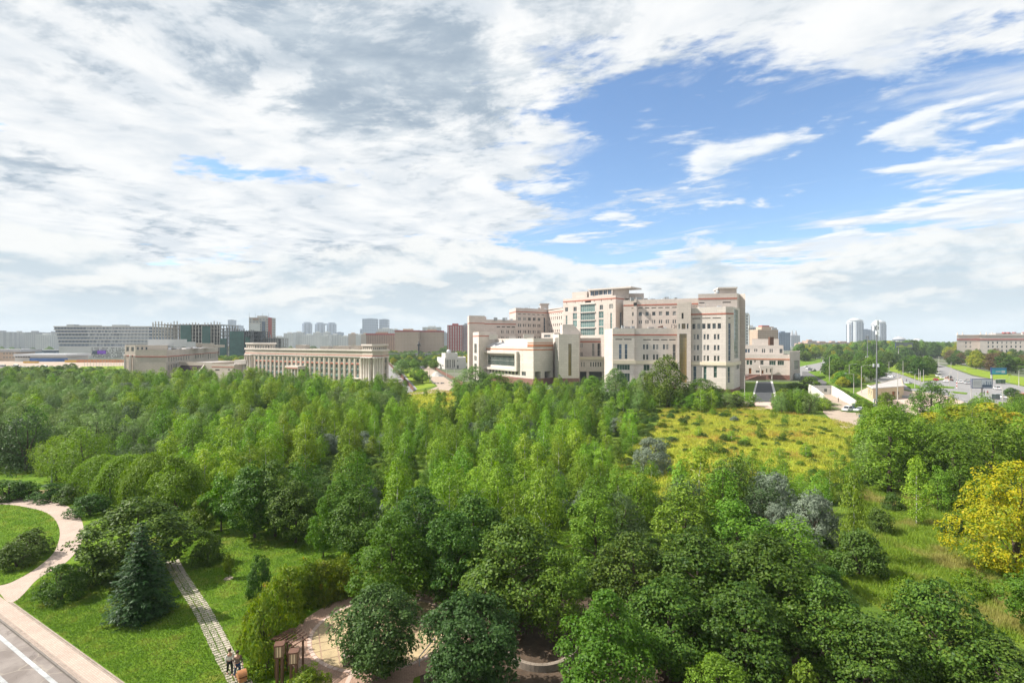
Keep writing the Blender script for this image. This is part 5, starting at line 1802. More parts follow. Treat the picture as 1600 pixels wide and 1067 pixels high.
def make_spruce(seed, h=8.0, r=2.6, m='leaf_spruce', levels=20):
    rng = np.random.default_rng(seed)
    P_l, N_l, A_l, S_l = [], [], [], []
    for i in range(levels):
        t = (i + .3) / levels
        z = .35 + (h - .5) * t ** .95
        rad = r * (1 - t) ** .85 * rng.uniform(.9, 1.08) + .08
        nb = max(5, int(15 * (1 - t) + 5))
        for k in range(nb):
            th = 2 * np.pi * (k + rng.uniform(-.3, .3)) / nb + i * 1.3
            ln = rad * rng.uniform(.82, 1.12)
            ns = max(6, int(ln * 26))
            s = rng.uniform(.08, 1, ns)
            e = np.array([np.cos(th), np.sin(th), 0])
            side = np.array([-np.sin(th), np.cos(th), 0])
            wdt = .32 * ln * (1 - s * .75)
            lat = rng.uniform(-1, 1, ns) * wdt
            zz = z - .30 * s * ln * (1 - t * .8) + .10 * (s ** 3) * ln - np.abs(lat) * .25 + rng.normal(size=ns) * .03
            p = e[None] * (s * ln)[:, None] + side[None] * lat[:, None]
            p[:, 2] += zz
            P_l.append(p)
            al = e[None] + side[None] * (np.sign(lat) * .8)[:, None] + np.array([0, 0, -.25])
            A_l.append(al)
            N_l.append(np.tile(np.array([0, 0, 1.0]), (ns, 1)) + e[None] * .35 + rng.normal(size=(ns, 3)) * .25)
            S_l.append(np.full(ns, .17) * rng.uniform(.7, 1.2, ns))
    pos, nr, al, s = np.concatenate(P_l), np.concatenate(N_l), np.concatenate(A_l), np.concatenate(S_l)
    cm = leaf_mesh('spruce_crown', pos, nr, s, .3, m, rng, al, .1)
    b = MB().path([(0, 0, -.05), (0, 0, h * .5), (0, 0, h * .98)], [.16, .09, .015], 8)
    return (cm, b.mesh('spruce_trunk', 'bark'), h, r)


def make_mound(seed, h=5.0, r=3.6, m='leaf_mound', n=17000):
    """weeping dome: strands falling from the top over the sides"""
    rng = np.random.default_rng(seed)
    th = rng.uniform(0, 2 * np.pi, n)
    s = rng.uniform(0, 1, n) ** .8
    ang = s * 1.62
    lob = 1 + .06 * np.sin(4 * th + 1) + .05 * np.sin(7 * th + 2 + 3 * s) + .05 * np.sin(9 * s + 2 * th)
    rad = r * np.sin(np.minimum(ang, 1.57)) * lob
    z = h * np.cos(np.minimum(ang, 1.57)) ** .75 - np.maximum(ang - 1.2, 0) * h * .5 + rng.normal(size=n) * .10
    pos = np.stack([rad * np.cos(th), rad * np.sin(th), np.maximum(z, .08)], 1)
    pos += rng.normal(size=(n, 3)) * .13
    out = np.stack([np.cos(th) * np.sin(ang), np.sin(th) * np.sin(ang), np.cos(ang)], 1)
    dn = np.stack([np.cos(th) * np.cos(ang), np.sin(th) * np.cos(ang), -np.sin(ang) - .2], 1)
    cm = leaf_mesh('mound_crown', pos, out + rng.normal(size=(n, 3)) * .5, .095 * rng.uniform(.7, 1.4, n), .42, m, rng, dn)
    tm = trunk_mesh('mound_trunk', h, .16, rng, 8, 1.0, r, 'bark', multi=2)
    return (cm, tm, h, r)


# ---- the kinds, near and far builds
K = {}
K['maple'] = [make_tree('maple', 10 + i, 8, 3.4, 1.0, 'oval', 200, 72, .76, .108, .68, 'leaf_maple', limbs=14, lob=.30) for i in range(4)]
K['maple_light'] = [make_tree('maple', 30 + i, 8, 3.3, 1.0, 'oval', 180, 66, .8, .11, .68, 'leaf_maple_light', limbs=14, lob=.30) for i in range(2)]
K['linden'] = [make_tree('linden', 40 + i, 6, 2.7, .7, 'round', 290, 60, .62, .095, .62, 'leaf_linden', limbs=12, lob=.22) for i in range(2)]
K['young'] = [make_tree('young_tree', 50 + i, 4, 1.5, .9, 'oval', 70, 42, .48, .105, .6, 'leaf_maple_light', limbs=6, tr=.06) for i in range(2)]
K['ash'] = [make_tree('ash', 55, 8, 2.2, 1.0, 'column', 150, 40, .6, .13, .4, 'leaf_birch_deep', limbs=9, squash=1.0)]
K['shrub'] = [make_tree('shrub', 60 + i, 2.4, 1.7, .1, 'dome', 110, 42, .42, .085, .55, 'leaf_shrub', limbs=8, multi=4, tr=.04, lob=.15) for i in range(3)]
K['hedge'] = [make_tree('hedge_shrub', 70 + i, 2.6, 1.7, .1, 'dome', 110, 44, .48, .11, .35, 'leaf_hedge', limbs=8, multi=4, tr=.04, upright=.5) for i in range(2)]
K['spruce'] = [make_spruce(80)]
K['mound'] = [make_mound(85 + i) for i in range(2)]
K['yellow'] = [make_tree('yellow_maple', 90, 9, 4.4, .6, 'oval', 330, 46, .8, .11, .62, 'leaf_yellow', limbs=12, multi=2, lob=.34)]
K['silver'] = [make_tree('silver_shrub', 95 + i, 4.5, 2.6, .4, 'dome', 150, 46, .62, .15, .26, 'leaf_silver', limbs=10, multi=3, tr=.08, upright=.8) for i in range(2)]
K['weeping'] = [make_tree('weeping_tree', 100, 8.5, 3.6, .8, 'round', 150, 46, .9, .15, .3, 'leaf_lime', limbs=10, droop=.9)]
# mid-distance thicket
K['birch'] = [make_tree('birch', 110 + i, 8, 2.1 + .25 * (i % 3), .5, ('oval', 'birch', 'round', 'oval', 'column', 'birch')[i], 130, 30, .62 + .05 * (i % 3), .12, .55, 'leaf_birch', 'birch_bark', 6, .85, (0, .1, 0, .05, 0, 0)[i], .38, .6, tr=.08, nlobe=3 + i % 4) for i in range(6)]
K['birch_deep'] = [make_tree('aspen', 120 + i, 8, 2.4 + .25 * i, .5, 'oval', 130, 30, .72, .12, .6, 'leaf_birch_deep', 'bark', 6, .85, 0, .34, .6, tr=.08) for i in range(3)]
K['willow'] = [make_tree('willow', 130 + i, 6.5, 2.7, .3, 'dome', 120, 28, .75, .17, .25, 'leaf_willow', 'bark', 8, .9, 0, .28, .6, upright=.7, multi=3, tr=.08) for i in range(3)]
K['willow_dark'] = [make_tree('willow', 140 + i, 6, 2.8, .3, 'dome', 120, 28, .75, .17, .25, 'leaf_willow_dark', 'bark', 8, .9, 0, .28, .6, upright=.5, multi=3, tr=.08) for i in range(2)]
K['broad'] = [make_tree('broadleaf', 150 + i, 14, 5.4, 1.6, 'oval', 150, 26, 1.5, .36, .6, 'leaf_birch_deep', limbs=9, tr=.25) for i in range(3)]
K['broad_dark'] = [make_tree('broadleaf', 160 + i, 14, 5.6, 1.4, 'oval', 150, 26, 1.5, .36, .6, 'leaf_maple', limbs=9, tr=.25) for i in range(3)]
K['broad_lime'] = [make_tree('broadleaf', 170 + i, 13, 5.2, 1.4, 'oval', 150, 26, 1.45, .36, .6, 'leaf_yellowgreen', limbs=9, tr=.25) for i in range(2)]
K['broad_russet'] = [make_tree('broadleaf', 175, 13, 5.2, 1.4, 'oval', 140, 26, 1.4, .36, .6, 'leaf_russet', limbs=9, tr=.25)]
K['poplar'] = [make_tree('poplar', 180 + i, 16, 5.0, 1.5, 'oval', 240, 34, 1.15, .22, .55, 'leaf_birch_deep', limbs=12, squash=1.1, tr=.25) for i in range(2)]
K['grey_poplar'] = [make_tree('poplar', 185, 14, 5.0, 1.0, 'oval', 230, 32, 1.1, .22, .5, 'leaf_willow', limbs=12, squash=1.1, tr=.22)]

tree_i = 0
TAKEN = []                                                   # (x, y, r) of the placed trees


def plant(name, label, cat, kind, pos, h, w, group=None, rot=None, parts=True, sink=0.0, z=.13):
    """place one tree: height h and crown width w in metres"""
    global tree_i
    tree_i += 1
    cm, tm, h0, r0 = K[kind][tree_i % len(K[kind])]
    e = thing(name, label, cat, (pos[0], pos[1], z - sink), random.uniform(0, 6.28) if rot is None else rot, group)
    e.scale = (w / (2 * r0), w / (2 * r0), h / h0)
    link('crown', cm, e)
    if parts:
        link('trunk', tm, e)
    TAKEN.append((pos[0], pos[1], w / 2))
    return e


def by_base(px, py, ytop, wpx):
    """foot of the tree in the photo, pixel row of its top, crown width in pixels"""
    Y = gy(py)
    return (gx(px, Y), Y), (py - ytop) * Y / F, wpx * Y / F


def by_depth(px, Y, ytop, wpx):
    return (gx(px, Y), Y), zt(ytop, Y), wpx * Y / F


def PB(name, label, cat, kind, px, py, ytop, wpx, **k):
    p, h, w = by_base(px, py, ytop, wpx)
    return plant(name, label, cat, kind, p, h, w, **k)


def PD(name, label, cat, kind, px, Y, ytop, wpx, **k):
    p, h, w = by_depth(px, Y, ytop, wpx)
    return plant(name, label, cat, kind, p, h, w, **k)


# ---- left lawn
PB('maple_tree', 'wide spreading maple behind the spruce on the left lawn', 'tree', 'maple', 218, 902, 780, 160)
PB('spruce_tree', 'dark blue-green spruce standing on the left lawn', 'tree', 'spruce', 222, 966, 812, 108)
PB('shrub', 'dense rounded shrub on the lawn left of the spruce', 'shrub', 'shrub', 96, 940, 884, 62)
PB('shrub', 'leafy shrub under the left side of the wide maple', 'shrub', 'shrub', 150, 915, 862, 56)
PB('shrub', 'larger shrub at the front of the oval lawn', 'shrub', 'shrub', 26, 888, 848, 56)
PB('shrub', 'smaller shrub behind on the oval lawn', 'shrub', 'shrub', 50, 872, 830, 56)
PB('shrub', 'low spreading hedge shrub at left edge behind the path', 'shrub', 'shrub', 12, 782, 750, 60)
PB('shrub', 'low spreading hedge shrub just left of the brown bin', 'shrub', 'shrub', 40, 779, 752, 42)
PB('shrub', 'low dark shrub right of the brown bin below the lamp post', 'shrub', 'shrub', 78, 783, 757, 52)
PB('shrub', 'low dark shrub in the middle of the path-side row', 'shrub', 'shrub', 112, 786, 756, 50)
PB('shrub', 'low dark shrub at the right end of the path-side row', 'shrub', 'shrub', 140, 805, 773, 62)
PB('weeping_willow', 'left clipped weeping dome willow of the three', 'tree', 'mound', 160, 778, 716, 80)
PB('weeping_willow', 'middle clipped weeping dome willow of the three', 'tree', 'mound', 198, 783, 716, 90)
PB('weeping_willow', 'right clipped weeping dome willow of the three', 'tree', 'mound', 240, 790, 714, 92)
PB('weeping_tree', 'bright green weeping tree behind the first lamp post', 'tree', 'weeping', 128, 762, 668, 88)
PB('weeping_tree', 'bright yellow-green broad tree left of the weeping tree', 'tree', 'weeping', 88, 752, 682, 66)
PB('dark_tree', 'big dark rounded tree at the back of the left lawn', 'tree', 'willow_dark', 40, 737, 640, 84)
PB('dark_tree', 'dark tree at the left frame edge behind the lawn', 'tree', 'willow_dark', -8, 738, 648, 70)
PB('young_tree', 'light green tree right of the dome willows', 'tree', 'maple_light', 275, 815, 712, 84)
PB('young_tree', 'small round-headed tree on a thin stem near the slab path', 'tree', 'young', 320, 835, 776, 46)
PB('shrub', 'dark round shrub under the small round-headed tree', 'shrub', 'shrub', 325, 882, 832, 46)
PB('young_tree', 'young leafy tree left of the lawn trees', 'tree', 'young', 346, 832, 744, 54)
PB('maple_tree', 'left one of two maples behind the sunny lawn', 'tree', 'maple', 398, 842, 722, 88)
PB('maple_tree', 'taller maple behind the sunny lawn', 'tree', 'maple', 430, 840, 722, 84)
PB('maple_tree', 'right one of the maples behind the sunny lawn', 'tree', 'maple', 462, 850, 752, 84)
PB('young_tree', 'slim yellow-green young tree at the right end of the sunny lawn', 'tree', 'maple_light', 505, 872, 780, 46)
PB('shrub', 'small dark pointed shrub in the middle of the sunny lawn', 'shrub', 'shrub', 406, 934, 872, 44)
e = PB('sapling', 'thin staked sapling with few leaves on the sunny lawn', 'tree', 'young', 357, 906, 866, 16)
# ---- hedge along the plaza
for px, py, yt, w, lab in ((418, 1050, 930, 80, 'large yellow-tinged shrub beside the lantern posts'), (402, 1022, 945, 56, 'leafy shrub between the slab path and the large shrub'), (440, 985, 905, 70, 'feathery shrub behind the lanterns'),
                           (455, 955, 885, 62, 'feathery yellow-green shrub at the left of the plaza hedge'), (480, 945, 880, 60, 'second shrub of the plaza hedge from the left'), (508, 938, 876, 58, 'third shrub of the plaza hedge from the left'),
                           (535, 932, 872, 54, 'last shrub of the plaza hedge beside the light maple'), (425, 960, 912, 50, 'low shrub at the back of the plaza hedge')):
    PB('hedge_shrub', lab, 'shrub', 'hedge', px, py, yt, w)
e = PB('shrub', 'low shrub with red tips at the bottom edge by the plaza', 'shrub', 'hedge', 480, 1092, 1046, 70)
# ---- trees round the plaza and across the foreground
FG = [('maple_light', 612, 952, 806, 128, 'light green maple right behind the plaza'), ('maple', 560, 880, 762, 92, 'dark maple at the right end of the lawn behind the plaza'), ('maple', 655, 900, 764, 118, 'maple behind the light green maple'),
      ('maple', 740, 905, 772, 118, 'maple in the row behind the dark foreground trees'), ('maple', 705, 950, 800, 110, 'dark maple above the low curved wall'), ('maple', 805, 985, 808, 160, 'tall dark maple in the middle foreground'),
      ('linden', 592, 1062, 922, 128, 'round dark linden standing on the plaza edge'), ('linden', 735, 1100, 936, 152, 'grey-green linden right of the handrail'), ('maple_light', 950, 1120, 930, 158, 'bright broad chestnut-like tree at bottom centre'),
      ('ash', 875, 1010, 866, 84, 'slim olive ash between the dark maple and the bright tree'), ('maple', 990, 990, 838, 150, 'big dark maple left in the foreground mass'), ('maple', 1090, 1000, 832, 165, 'big dark maple in the centre of the foreground mass'),
      ('maple', 1200, 1020, 838, 165, 'big dark maple right in the foreground mass'), ('maple', 1045, 1060, 905, 150, 'lower dark maple in front of the foreground mass'), ('maple', 1165, 1080, 915, 160, 'lower dark maple right of centre near the bottom edge'),
      ('maple', 1290, 1060, 905, 140, 'dark maple beside the sunny clearing'), ('maple', 1365, 1110, 965, 150, 'deeply shaded maple at the bottom right'), ('maple', 1462, 1085, 905, 150, 'maple with glossy leaves in front of the clearing'),
      ('maple', 1560, 1130, 1000, 160, 'dark maple in the bottom right corner'), ('maple_light', 1120, 1150, 1028, 110, 'low bright tree top at the bottom edge'), ('young', 1255, 1140, 1036, 60, 'small bright tree top at the bottom edge right of centre'),
      ('ash', 1150, 925, 790, 110, 'olive-green tree behind the foreground maples'), ('ash', 1070, 915, 765, 100, 'tall olive-green tree behind the centre maple'), ('ash', 1240, 930, 812, 90, 'olive tree left of the silver shrub'),
      ('shrub', 1342, 902, 828, 82, 'dark rounded shrub standing alone at the clearing edge'), ('maple_light', 1640, 1010, 880, 120, 'light green bush at the right frame edge'), ('ash', 930, 905, 770, 84, 'airy olive tree left of the big maples')]
for kd, px, py, yt, w, lab in FG:
    PB('linden_tree' if kd == 'linden' else 'shrub' if kd == 'shrub' else 'ash_tree' if kd == 'ash' else 'maple_tree', lab, 'shrub' if kd == 'shrub' else 'tree', kd, px, py, yt, w)
# ---- right-hand group
RG = [('yellow', 1582, 905, 722, 160, 'bright yellow maple at the right frame edge'), ('yellow', 1650, 890, 735, 140, 'yellowing maple cut by the right frame edge'), ('ash', 1390, 772, 640, 92, 'broad green tree left in the right-hand group'), ('birch_deep', 1435, 775, 655, 70, 'dense green tree second in the right-hand group'),
      ('ash', 1490, 785, 664, 92, 'big green tree in the middle of the right-hand group'), ('ash', 1550, 775, 650, 88, 'green tree right in the right-hand group'), ('ash', 1595, 765, 655, 80, 'green tree at the right frame edge behind the yellow maple'),
      ('birch', 1432, 822, 712, 42, 'slim pale birch standing free at the clearing'), ('birch', 1334, 880, 722, 48, 'tall slim birch with white stem left of the clearing'), ('willow', 1365, 752, 668, 62, 'grey-green bush left of the right-hand group'),
      ('birch_deep', 1500, 800, 720, 62, 'bushy tree in front of the right-hand group'), ('birch_deep', 1465, 800, 730, 50, 'bushy young tree beside the free birch')]
for kd, px, py, yt, w, lab in RG:
    PB('birch_tree' if 'birch' in kd else 'yellow_maple' if kd == 'yellow' else 'willow_bush' if kd == 'willow' else 'broadleaf_tree', lab, 'tree', kd, px, py, yt, w)
for px, Y, yt, w, lab in ((1455, 118, 645, 62, 'yellow-green tree left in the row before the crossing'), (1500, 122, 634, 70, 'yellow-green tree in the middle of the row before the crossing'), (1545, 118, 630, 70, 'tallest yellow-green tree before the billboard'), (1585, 110, 645, 66, 'yellow-green tree at the right end before the crossing')):
    PD('broadleaf_tree', lab, 'tree', 'broad_lime', px, Y, yt, w)
PD('broadleaf_tree', 'fresh green conical tree in front of the crossing', 'tree', 'poplar', 1455, 150, 597, 60)
for px, py, yt, w, lab in ((1395, 800, 770, 34, 'low green bush at the back of the clearing'), (1375, 835, 795, 40, 'round green bush on the left edge of the clearing'), (1490, 840, 805, 36, 'leafy bush beside the yellow maple'), (1415, 955, 905, 60, 'bush at the near edge of the clearing'), (1520, 935, 895, 56, 'leafy bush in front of the yellow maple')):
    PB('clearing_bush', lab, 'shrub', 'shrub' if w < 50 else 'hedge', px, py, yt, w)
# ---- silver shrubs
PB('silver_shrub', 'silver-grey shrub at the left end of the meadow', 'shrub', 'silver', 1020, 740, 684, 64)
PB('silver_shrub', 'large silver-leaved shrub left of the clearing', 'shrub', 'silver', 1268, 858, 768, 84)
PB('silver_shrub', 'silvery shrub behind the large silver one', 'shrub', 'silver', 1205, 818, 740, 80)
PB('silver_shrub', 'small silver shrub low by the foreground maples', 'shrub', 'silver', 1215, 845, 785, 50)
# ---- in front of the hospital
for kd, px, Y, yt, w, lab in (('poplar', 1042, 178, 556, 66, 'tall leafy poplar in front of the hospital'), ('grey_poplar', 962, 190, 576, 50, 'pale grey-green poplar left of the tall poplar'), ('grey_poplar', 1005, 185, 580, 34, 'small pale poplar touching the tall poplar'), ('grey_poplar', 742, 205, 573, 74, 'big grey willow beside the yard'),
                              ('poplar', 775, 200, 582, 60, 'green round tree right of the grey willow'), ('poplar', 925, 205, 588, 40, 'round green tree before the colonnade'), ('poplar', 1098, 182, 592, 62, 'bushy green tree before the hospital corner'), ('grey_poplar', 812, 200, 594, 40, 'pale feathery tree below the auditorium'),
                              ('poplar', 652, 300, 573, 24, 'left dark tree in the yard'), ('poplar', 660, 285, 578, 28, 'right dark tree in the yard'), ('grey_poplar', 628, 330, 562, 30, 'hazy tree behind the service road'), ('broad_dark', 1150, 178, 616, 26, 'small dark round tree at the driveway corner')):
    PD('poplar_tree', lab, 'tree', kd, px, Y, yt, w)

# ---- the thicket between park and hospital
VIEW = [(-52, -2)]


def front_edge(px):
    """near limit of the thicket as a photo row, by column"""
    xs = [-200, 0, 130, 300, 420, 560, 700, 860, 1000, 1250, 1330, 1420, 1600, 1800]
    ys = [735, 728, 745, 800, 812, 830, 855, 865, 845, 835, 790, 752, 745, 745]
    return np.interp(px, xs, ys)


def far_edge(px):
    xs = [-300, 0, 200, 380, 600, 640, 720, 760, 850, 950, 1150, 1165, 1225, 1320, 1350, 1420, 1600, 1800]
    ys = [596, 600, 603, 607, 612, 618, 618, 612, 612, 615, 627, 636, 640, 665, 672, 668, 660, 660]
    return np.interp(px, xs, ys)


rng_t = np.random.default_rng(21)
cells, gaps = [], []
Yc = 48.0
while Yc < 262:
    sp = 3.4 + Yc * .006
    half = Yc * 1.16 + 14
    for X in np.arange(-half, half, sp):
        x, y = X + rng_t.uniform(-.45, .45) * sp, Yc + rng_t.uniform(-.45, .45) * sp
        px, py = CX + x / y * F, CY + F * H / y
        if py > front_edge(px) or py < far_edge(px): continue
        if inside(x, y, MEADOW) or inside(x, y, PATCH) or inside(x, y, CLEAR) or inside(x, y, GLADE):
            if rng_t.random() > (.15 if inside(x, y, MEADOW) else .09): continue
        if 1254 < px < 1355 and py < 668: continue
        if 1420 < px and py < 655: continue
        if py < 800 and mnoise.noise(Vector((x * .045, y * .03, 5.2))) < -.42:
            gaps.append((x, y))
            continue
        if any((x - a) ** 2 + (y - b) ** 2 < (c * .75) ** 2 for a, b, c in TAKEN): continue
        cells.append((x, y, px, py))
    Yc += sp * .92
rng_t.shuffle(cells)
thick = []
for (x, y, px, py) in cells:
    v = mnoise.noise(Vector((x * .022, y * .022, 3.7)))
    v2 = mnoise.noise(Vector((x * .06, y * .06, 8.1)))
    left = np.clip((560 - px) / 500, 0, 1)
    q_ = v * .9 + left * .45 + rng_t.normal() * .16 - .05
    if q_ > .42: kd = 'willow'
    elif q_ > .30: kd = 'willow_dark'
    elif v2 > .12 or rng_t.random() < .22: kd = 'birch_deep'
    else: kd = 'birch'
    if rng_t.random() < .04: kd = 'silver'
    hh = {'birch': 7.6, 'birch_deep': 7.2, 'willow': 5.8, 'willow_dark': 5.6, 'silver': 4.0}[kd] * rng_t.uniform(.55, 1.25) * (1 + .35 * mnoise.noise(Vector((x * .03, y * .03, 15.2))))
    if inside(x, y, MEADOW): hh *= .48
    if 905 < px < 1340 and 690 < py < 805: hh *= .68
    if y > 200 and px < 600: hh *= 1.08
    if y > 150 and px > 640: hh *= .78
    ww = hh * {'birch': .50, 'birch_deep': .55, 'willow': .86, 'willow_dark': .92, 'silver': 1.1}[kd] * rng_t.uniform(.85, 1.2)
    thick.append((y, x, kd, hh, max(ww, 2.4)))
thick.sort()
GRP = {'birch': ('birch_tree', 'light green birch', 'tree', 'birches'),
       'birch_deep': ('aspen_tree', 'deep green aspen', 'tree', 'aspens'),
       'willow': ('willow_bush', 'grey-green willow', 'tree', 'grey-green willows'),
       'willow_dark': ('willow_bush', 'dark rounded willow', 'tree', 'darker willows'),
       'silver': ('silver_shrub', 'silver-grey shrub', 'shrub', 'silver shrubs')}
LIM = {'birch': 300, 'birch_deep': 260, 'willow': 200, 'willow_dark': 120, 'silver': 40}
rest = []
for (y, x, kd, hh, ww) in thick:
    if LIM[kd] > 0:
        LIM[kd] -= 1
        nm, lab, cat, grp = GRP[kd]
        px = CX + x / y * F
        zone = next(w_ for lim, w_ in ((110, 'behind the far left lawn'), (250, 'behind the dome willows'), (400, 'behind the small lawn trees'), (540, 'behind the sunny lawn maples'), (680, 'behind the plaza trees'), (820, 'behind the tall dark foreground maple'),
                                       (960, 'left of the silver shrub by the meadow'), (1120, 'between the meadow and the foreground maples'), (1260, 'just behind the large silver shrub'), (1400, 'near the tall slim birch'), (9999, 'beside the right-hand tree group')) if px < lim)
        dep = 'front rows' if y < 75 else 'middle rows' if y < 95 else 'rear rows'
        size = 'tall' if hh > 8 else 'short' if hh < 5.6 else 'mid-sized'
        e = plant(nm, size + ' ' + lab.replace('small ', '') + ' ' + zone + ', ' + dep, cat, kd, (x, y), hh, ww, size + ' ' + grp + ' ' + zone + ', ' + dep, parts=True)
    else:
        rest.append((x, y, kd, hh, ww))


def scatter(name, items, label, z=.13):
    """a mass nobody could count: crowns set out by geometry nodes on one point mesh"""
    kinds = sorted({i[2] for i in items})
    protos = []
    pc = bpy.data.collections.new(name + '_kinds')
    index = {}
    for kd in kinds:
        for j, (cm, tm, h0, r0) in enumerate(K[kd]):
            index[(kd, j)] = (len(protos), h0, r0)
            o = bpy.data.objects.new('k%03d' % len(protos), cm)
            protos.append(o)
            pc.objects.link(o)
    me = bpy.data.meshes.new(name)
    n = len(items)
    co = np.zeros((n, 3), np.float32)
    sc_ = np.zeros((n, 3), np.float32)
    ro = np.zeros(n, np.float32)
    ix = np.zeros(n, np.int32)
    for i, (x, y, kd, hh, ww) in enumerate(items):
        j = random.randrange(len(K[kd]))
        ix[i], h0, r0 = index[(kd, j)]
        co[i] = (x, y, z)
        sc_[i] = (ww / (2 * r0), ww / (2 * r0), hh / h0)
        ro[i] = random.uniform(0, 6.28)
    me.vertices.add(n)
    me.vertices.foreach_set('co', co.ravel())
    for nm, ty, dat in (('t_scale', 'FLOAT_VECTOR', sc_.ravel()), ('t_rot', 'FLOAT', ro), ('t_idx', 'INT', ix)):
        at = me.attributes.new(nm, ty, 'POINT')
        at.data.foreach_set('vector' if ty == 'FLOAT_VECTOR' else 'value', dat)
    o = link(name, me)
    o['kind'] = 'stuff'
    o['label'] = label
    ng = bpy.data.node_groups.new(name + '_nodes', 'GeometryNodeTree')
    ng.interface.new_socket('Geometry', in_out='INPUT', socket_type='NodeSocketGeometry')
    ng.interface.new_socket('Geometry', in_out='OUTPUT', socket_type='NodeSocketGeometry')
    gi, go = ng.nodes.new('NodeGroupInput'), ng.nodes.new('NodeGroupOutput')
    ci = ng.nodes.new('GeometryNodeCollectionInfo')
    ci.inputs['Collection'].default_value = pc
    ci.inputs['Separate Children'].default_value = True
    ci.inputs['Reset Children'].default_value = True
    ip = ng.nodes.new('GeometryNodeInstanceOnPoints')
    ip.inputs['Pick Instance'].default_value = True

    def attr(nm, ty):
        a = ng.nodes.new('GeometryNodeInputNamedAttribute')
        a.data_type = ty
        a.inputs['Name'].default_value = nm
        return a.outputs['Attribute']
    cb = ng.nodes.new('ShaderNodeCombineXYZ')
    ng.links.new(attr('t_rot', 'FLOAT'), cb.inputs[2])
    ng.links.new(gi.outputs[0], ip.inputs['Points'])
    ng.links.new(ci.outputs[0], ip.inputs['Instance'])
    ng.links.new(attr('t_idx', 'INT'), ip.inputs['Instance Index'])
    ng.links.new(cb.outputs[0], ip.inputs['Rotation'])
    ng.links.new(attr('t_scale', 'FLOAT_VECTOR'), ip.inputs['Scale'])
    ng.links.new(ip.outputs[0], go.inputs[0])
    md = o.modifiers.new('scatter', 'NODES')
    md.node_group = ng
    return o


scatter('distant_thicket', rest, 'far part of the dense young thicket reaching up to the stone buildings')
print('thicket', len(thick), 'rest', len(rest))

# undergrowth closing the gaps between the stems
und = []
for (x, y, px, py) in cells:
    if rng_t.random() < .75:
        und.append((x + rng_t.uniform(-2, 2), y + rng_t.uniform(-2, 2), 'shrub', rng_t.uniform(.7, 1.5), rng_t.uniform(2.2, 3.6)))
for (x, y) in gaps:
    for k in range(2):
        und.append((x + rng_t.uniform(-2, 2), y + rng_t.uniform(-2, 2), rng_t.choice(['shrub', 'hedge', 'shrub']), rng_t.uniform(.6, 1.5), rng_t.uniform(1.8, 3.2)))
for _ in range(500):
    x, y = rng_t.uniform(10, 110), rng_t.uniform(70, 190)
    if inside(x, y, MEADOW):
        und.append((x, y, rng_t.choice(['hedge', 'shrub', 'hedge']), rng_t.uniform(.35, .8), rng_t.uniform(.8, 2.2)))
for _ in range(160):
    x, y = rng_t.uniform(-32, -10), rng_t.uniform(64, 95)
    px, py = CX + x / y * F, CY + F * H / y
    if 330 < px < 620 and 690 < py < 815:
        und.append((x, y, 'shrub', rng_t.uniform(.8, 1.8), rng_t.uniform(2, 3.4)))
for _ in range(260):
    x, y = rng_t.uniform(-6, 34), rng_t.uniform(41, 60)
    px, py = CX + x / y * F, CY + F * H / y
    if px > 640 and py < 930 and not inside(x, y, CLEAR) and not inside(x, y, GLADE):
        und.append((x, y, 'shrub', rng_t.uniform(.7, 1.6), rng_t.uniform(2, 3.2)))
scatter('undergrowth', und, 'low leafy undergrowth filling the thicket floor')

# ---- trees along the avenue and beyond
rt = random.Random(77)
AV = []
def row(n, box, kinds, hs, ws, keep=lambda px, py: True):
    """scatter n trees in a pixel box of ground positions"""
    k = 0
    tries = 0
    while k < n and tries < n * 40:
        tries += 1
        Y = rt.uniform(gy(box[3]), gy(box[1]))
        px = rt.uniform(box[0], box[2])
        py = CY + F * H / Y
        if not keep(px, py): continue
        x = gx(px, Y)
        if any((x - a[0]) ** 2 + (Y - a[1]) ** 2 < 36 for a in AV): continue
        AV.append((x, Y, rt.choice(kinds), rt.uniform(*hs), rt.uniform(*ws)))
        k += 1
hb = ['broad', 'broad', 'broad_dark', 'broad', 'broad_lime', 'broad_dark']
row(16, (1298, 583, 1375, 598), ['broad_dark', 'broad_dark', 'broad'], (9, 13), (9, 13))
row(10, (1285, 596, 1340, 606), ['broad', 'broad_lime'], (4, 7), (6, 8), lambda px, py: px > 1308 + (py - 596) * .6)
row(14, (1400, 577, 1455, 592), ['broad_dark', 'broad'], (9, 12), (9, 12), lambda px, py: py < 577 + (px - 1395) * .32)
row(60, (1480, 562, 1660, 590), ['broad', 'broad_dark', 'broad_lime', 'broad', 'broad_dark', 'broad_russet'], (9, 15), (10, 14), lambda px, py: py < 570 + (px - 1480) * .17)
row(80, (1250, 551, 1660, 564), hb, (13, 19), (11, 16), lambda px, py: not (1415 < px < 1480 and py > 560))
row(60, (1252, 562, 1300, 572), hb, (8, 12), (9, 12), lambda px, py: px < 1262 and py < 565)
row(40, (1290, 562, 1400, 577), hb, (9, 13), (9, 12), lambda px, py: px > 1285 + (py - 562))
AVG = ('broadleaf_tree', 'green tree', 'tree', 'trees along the avenue')
near_av = sorted(AV, key=lambda a: a[1])
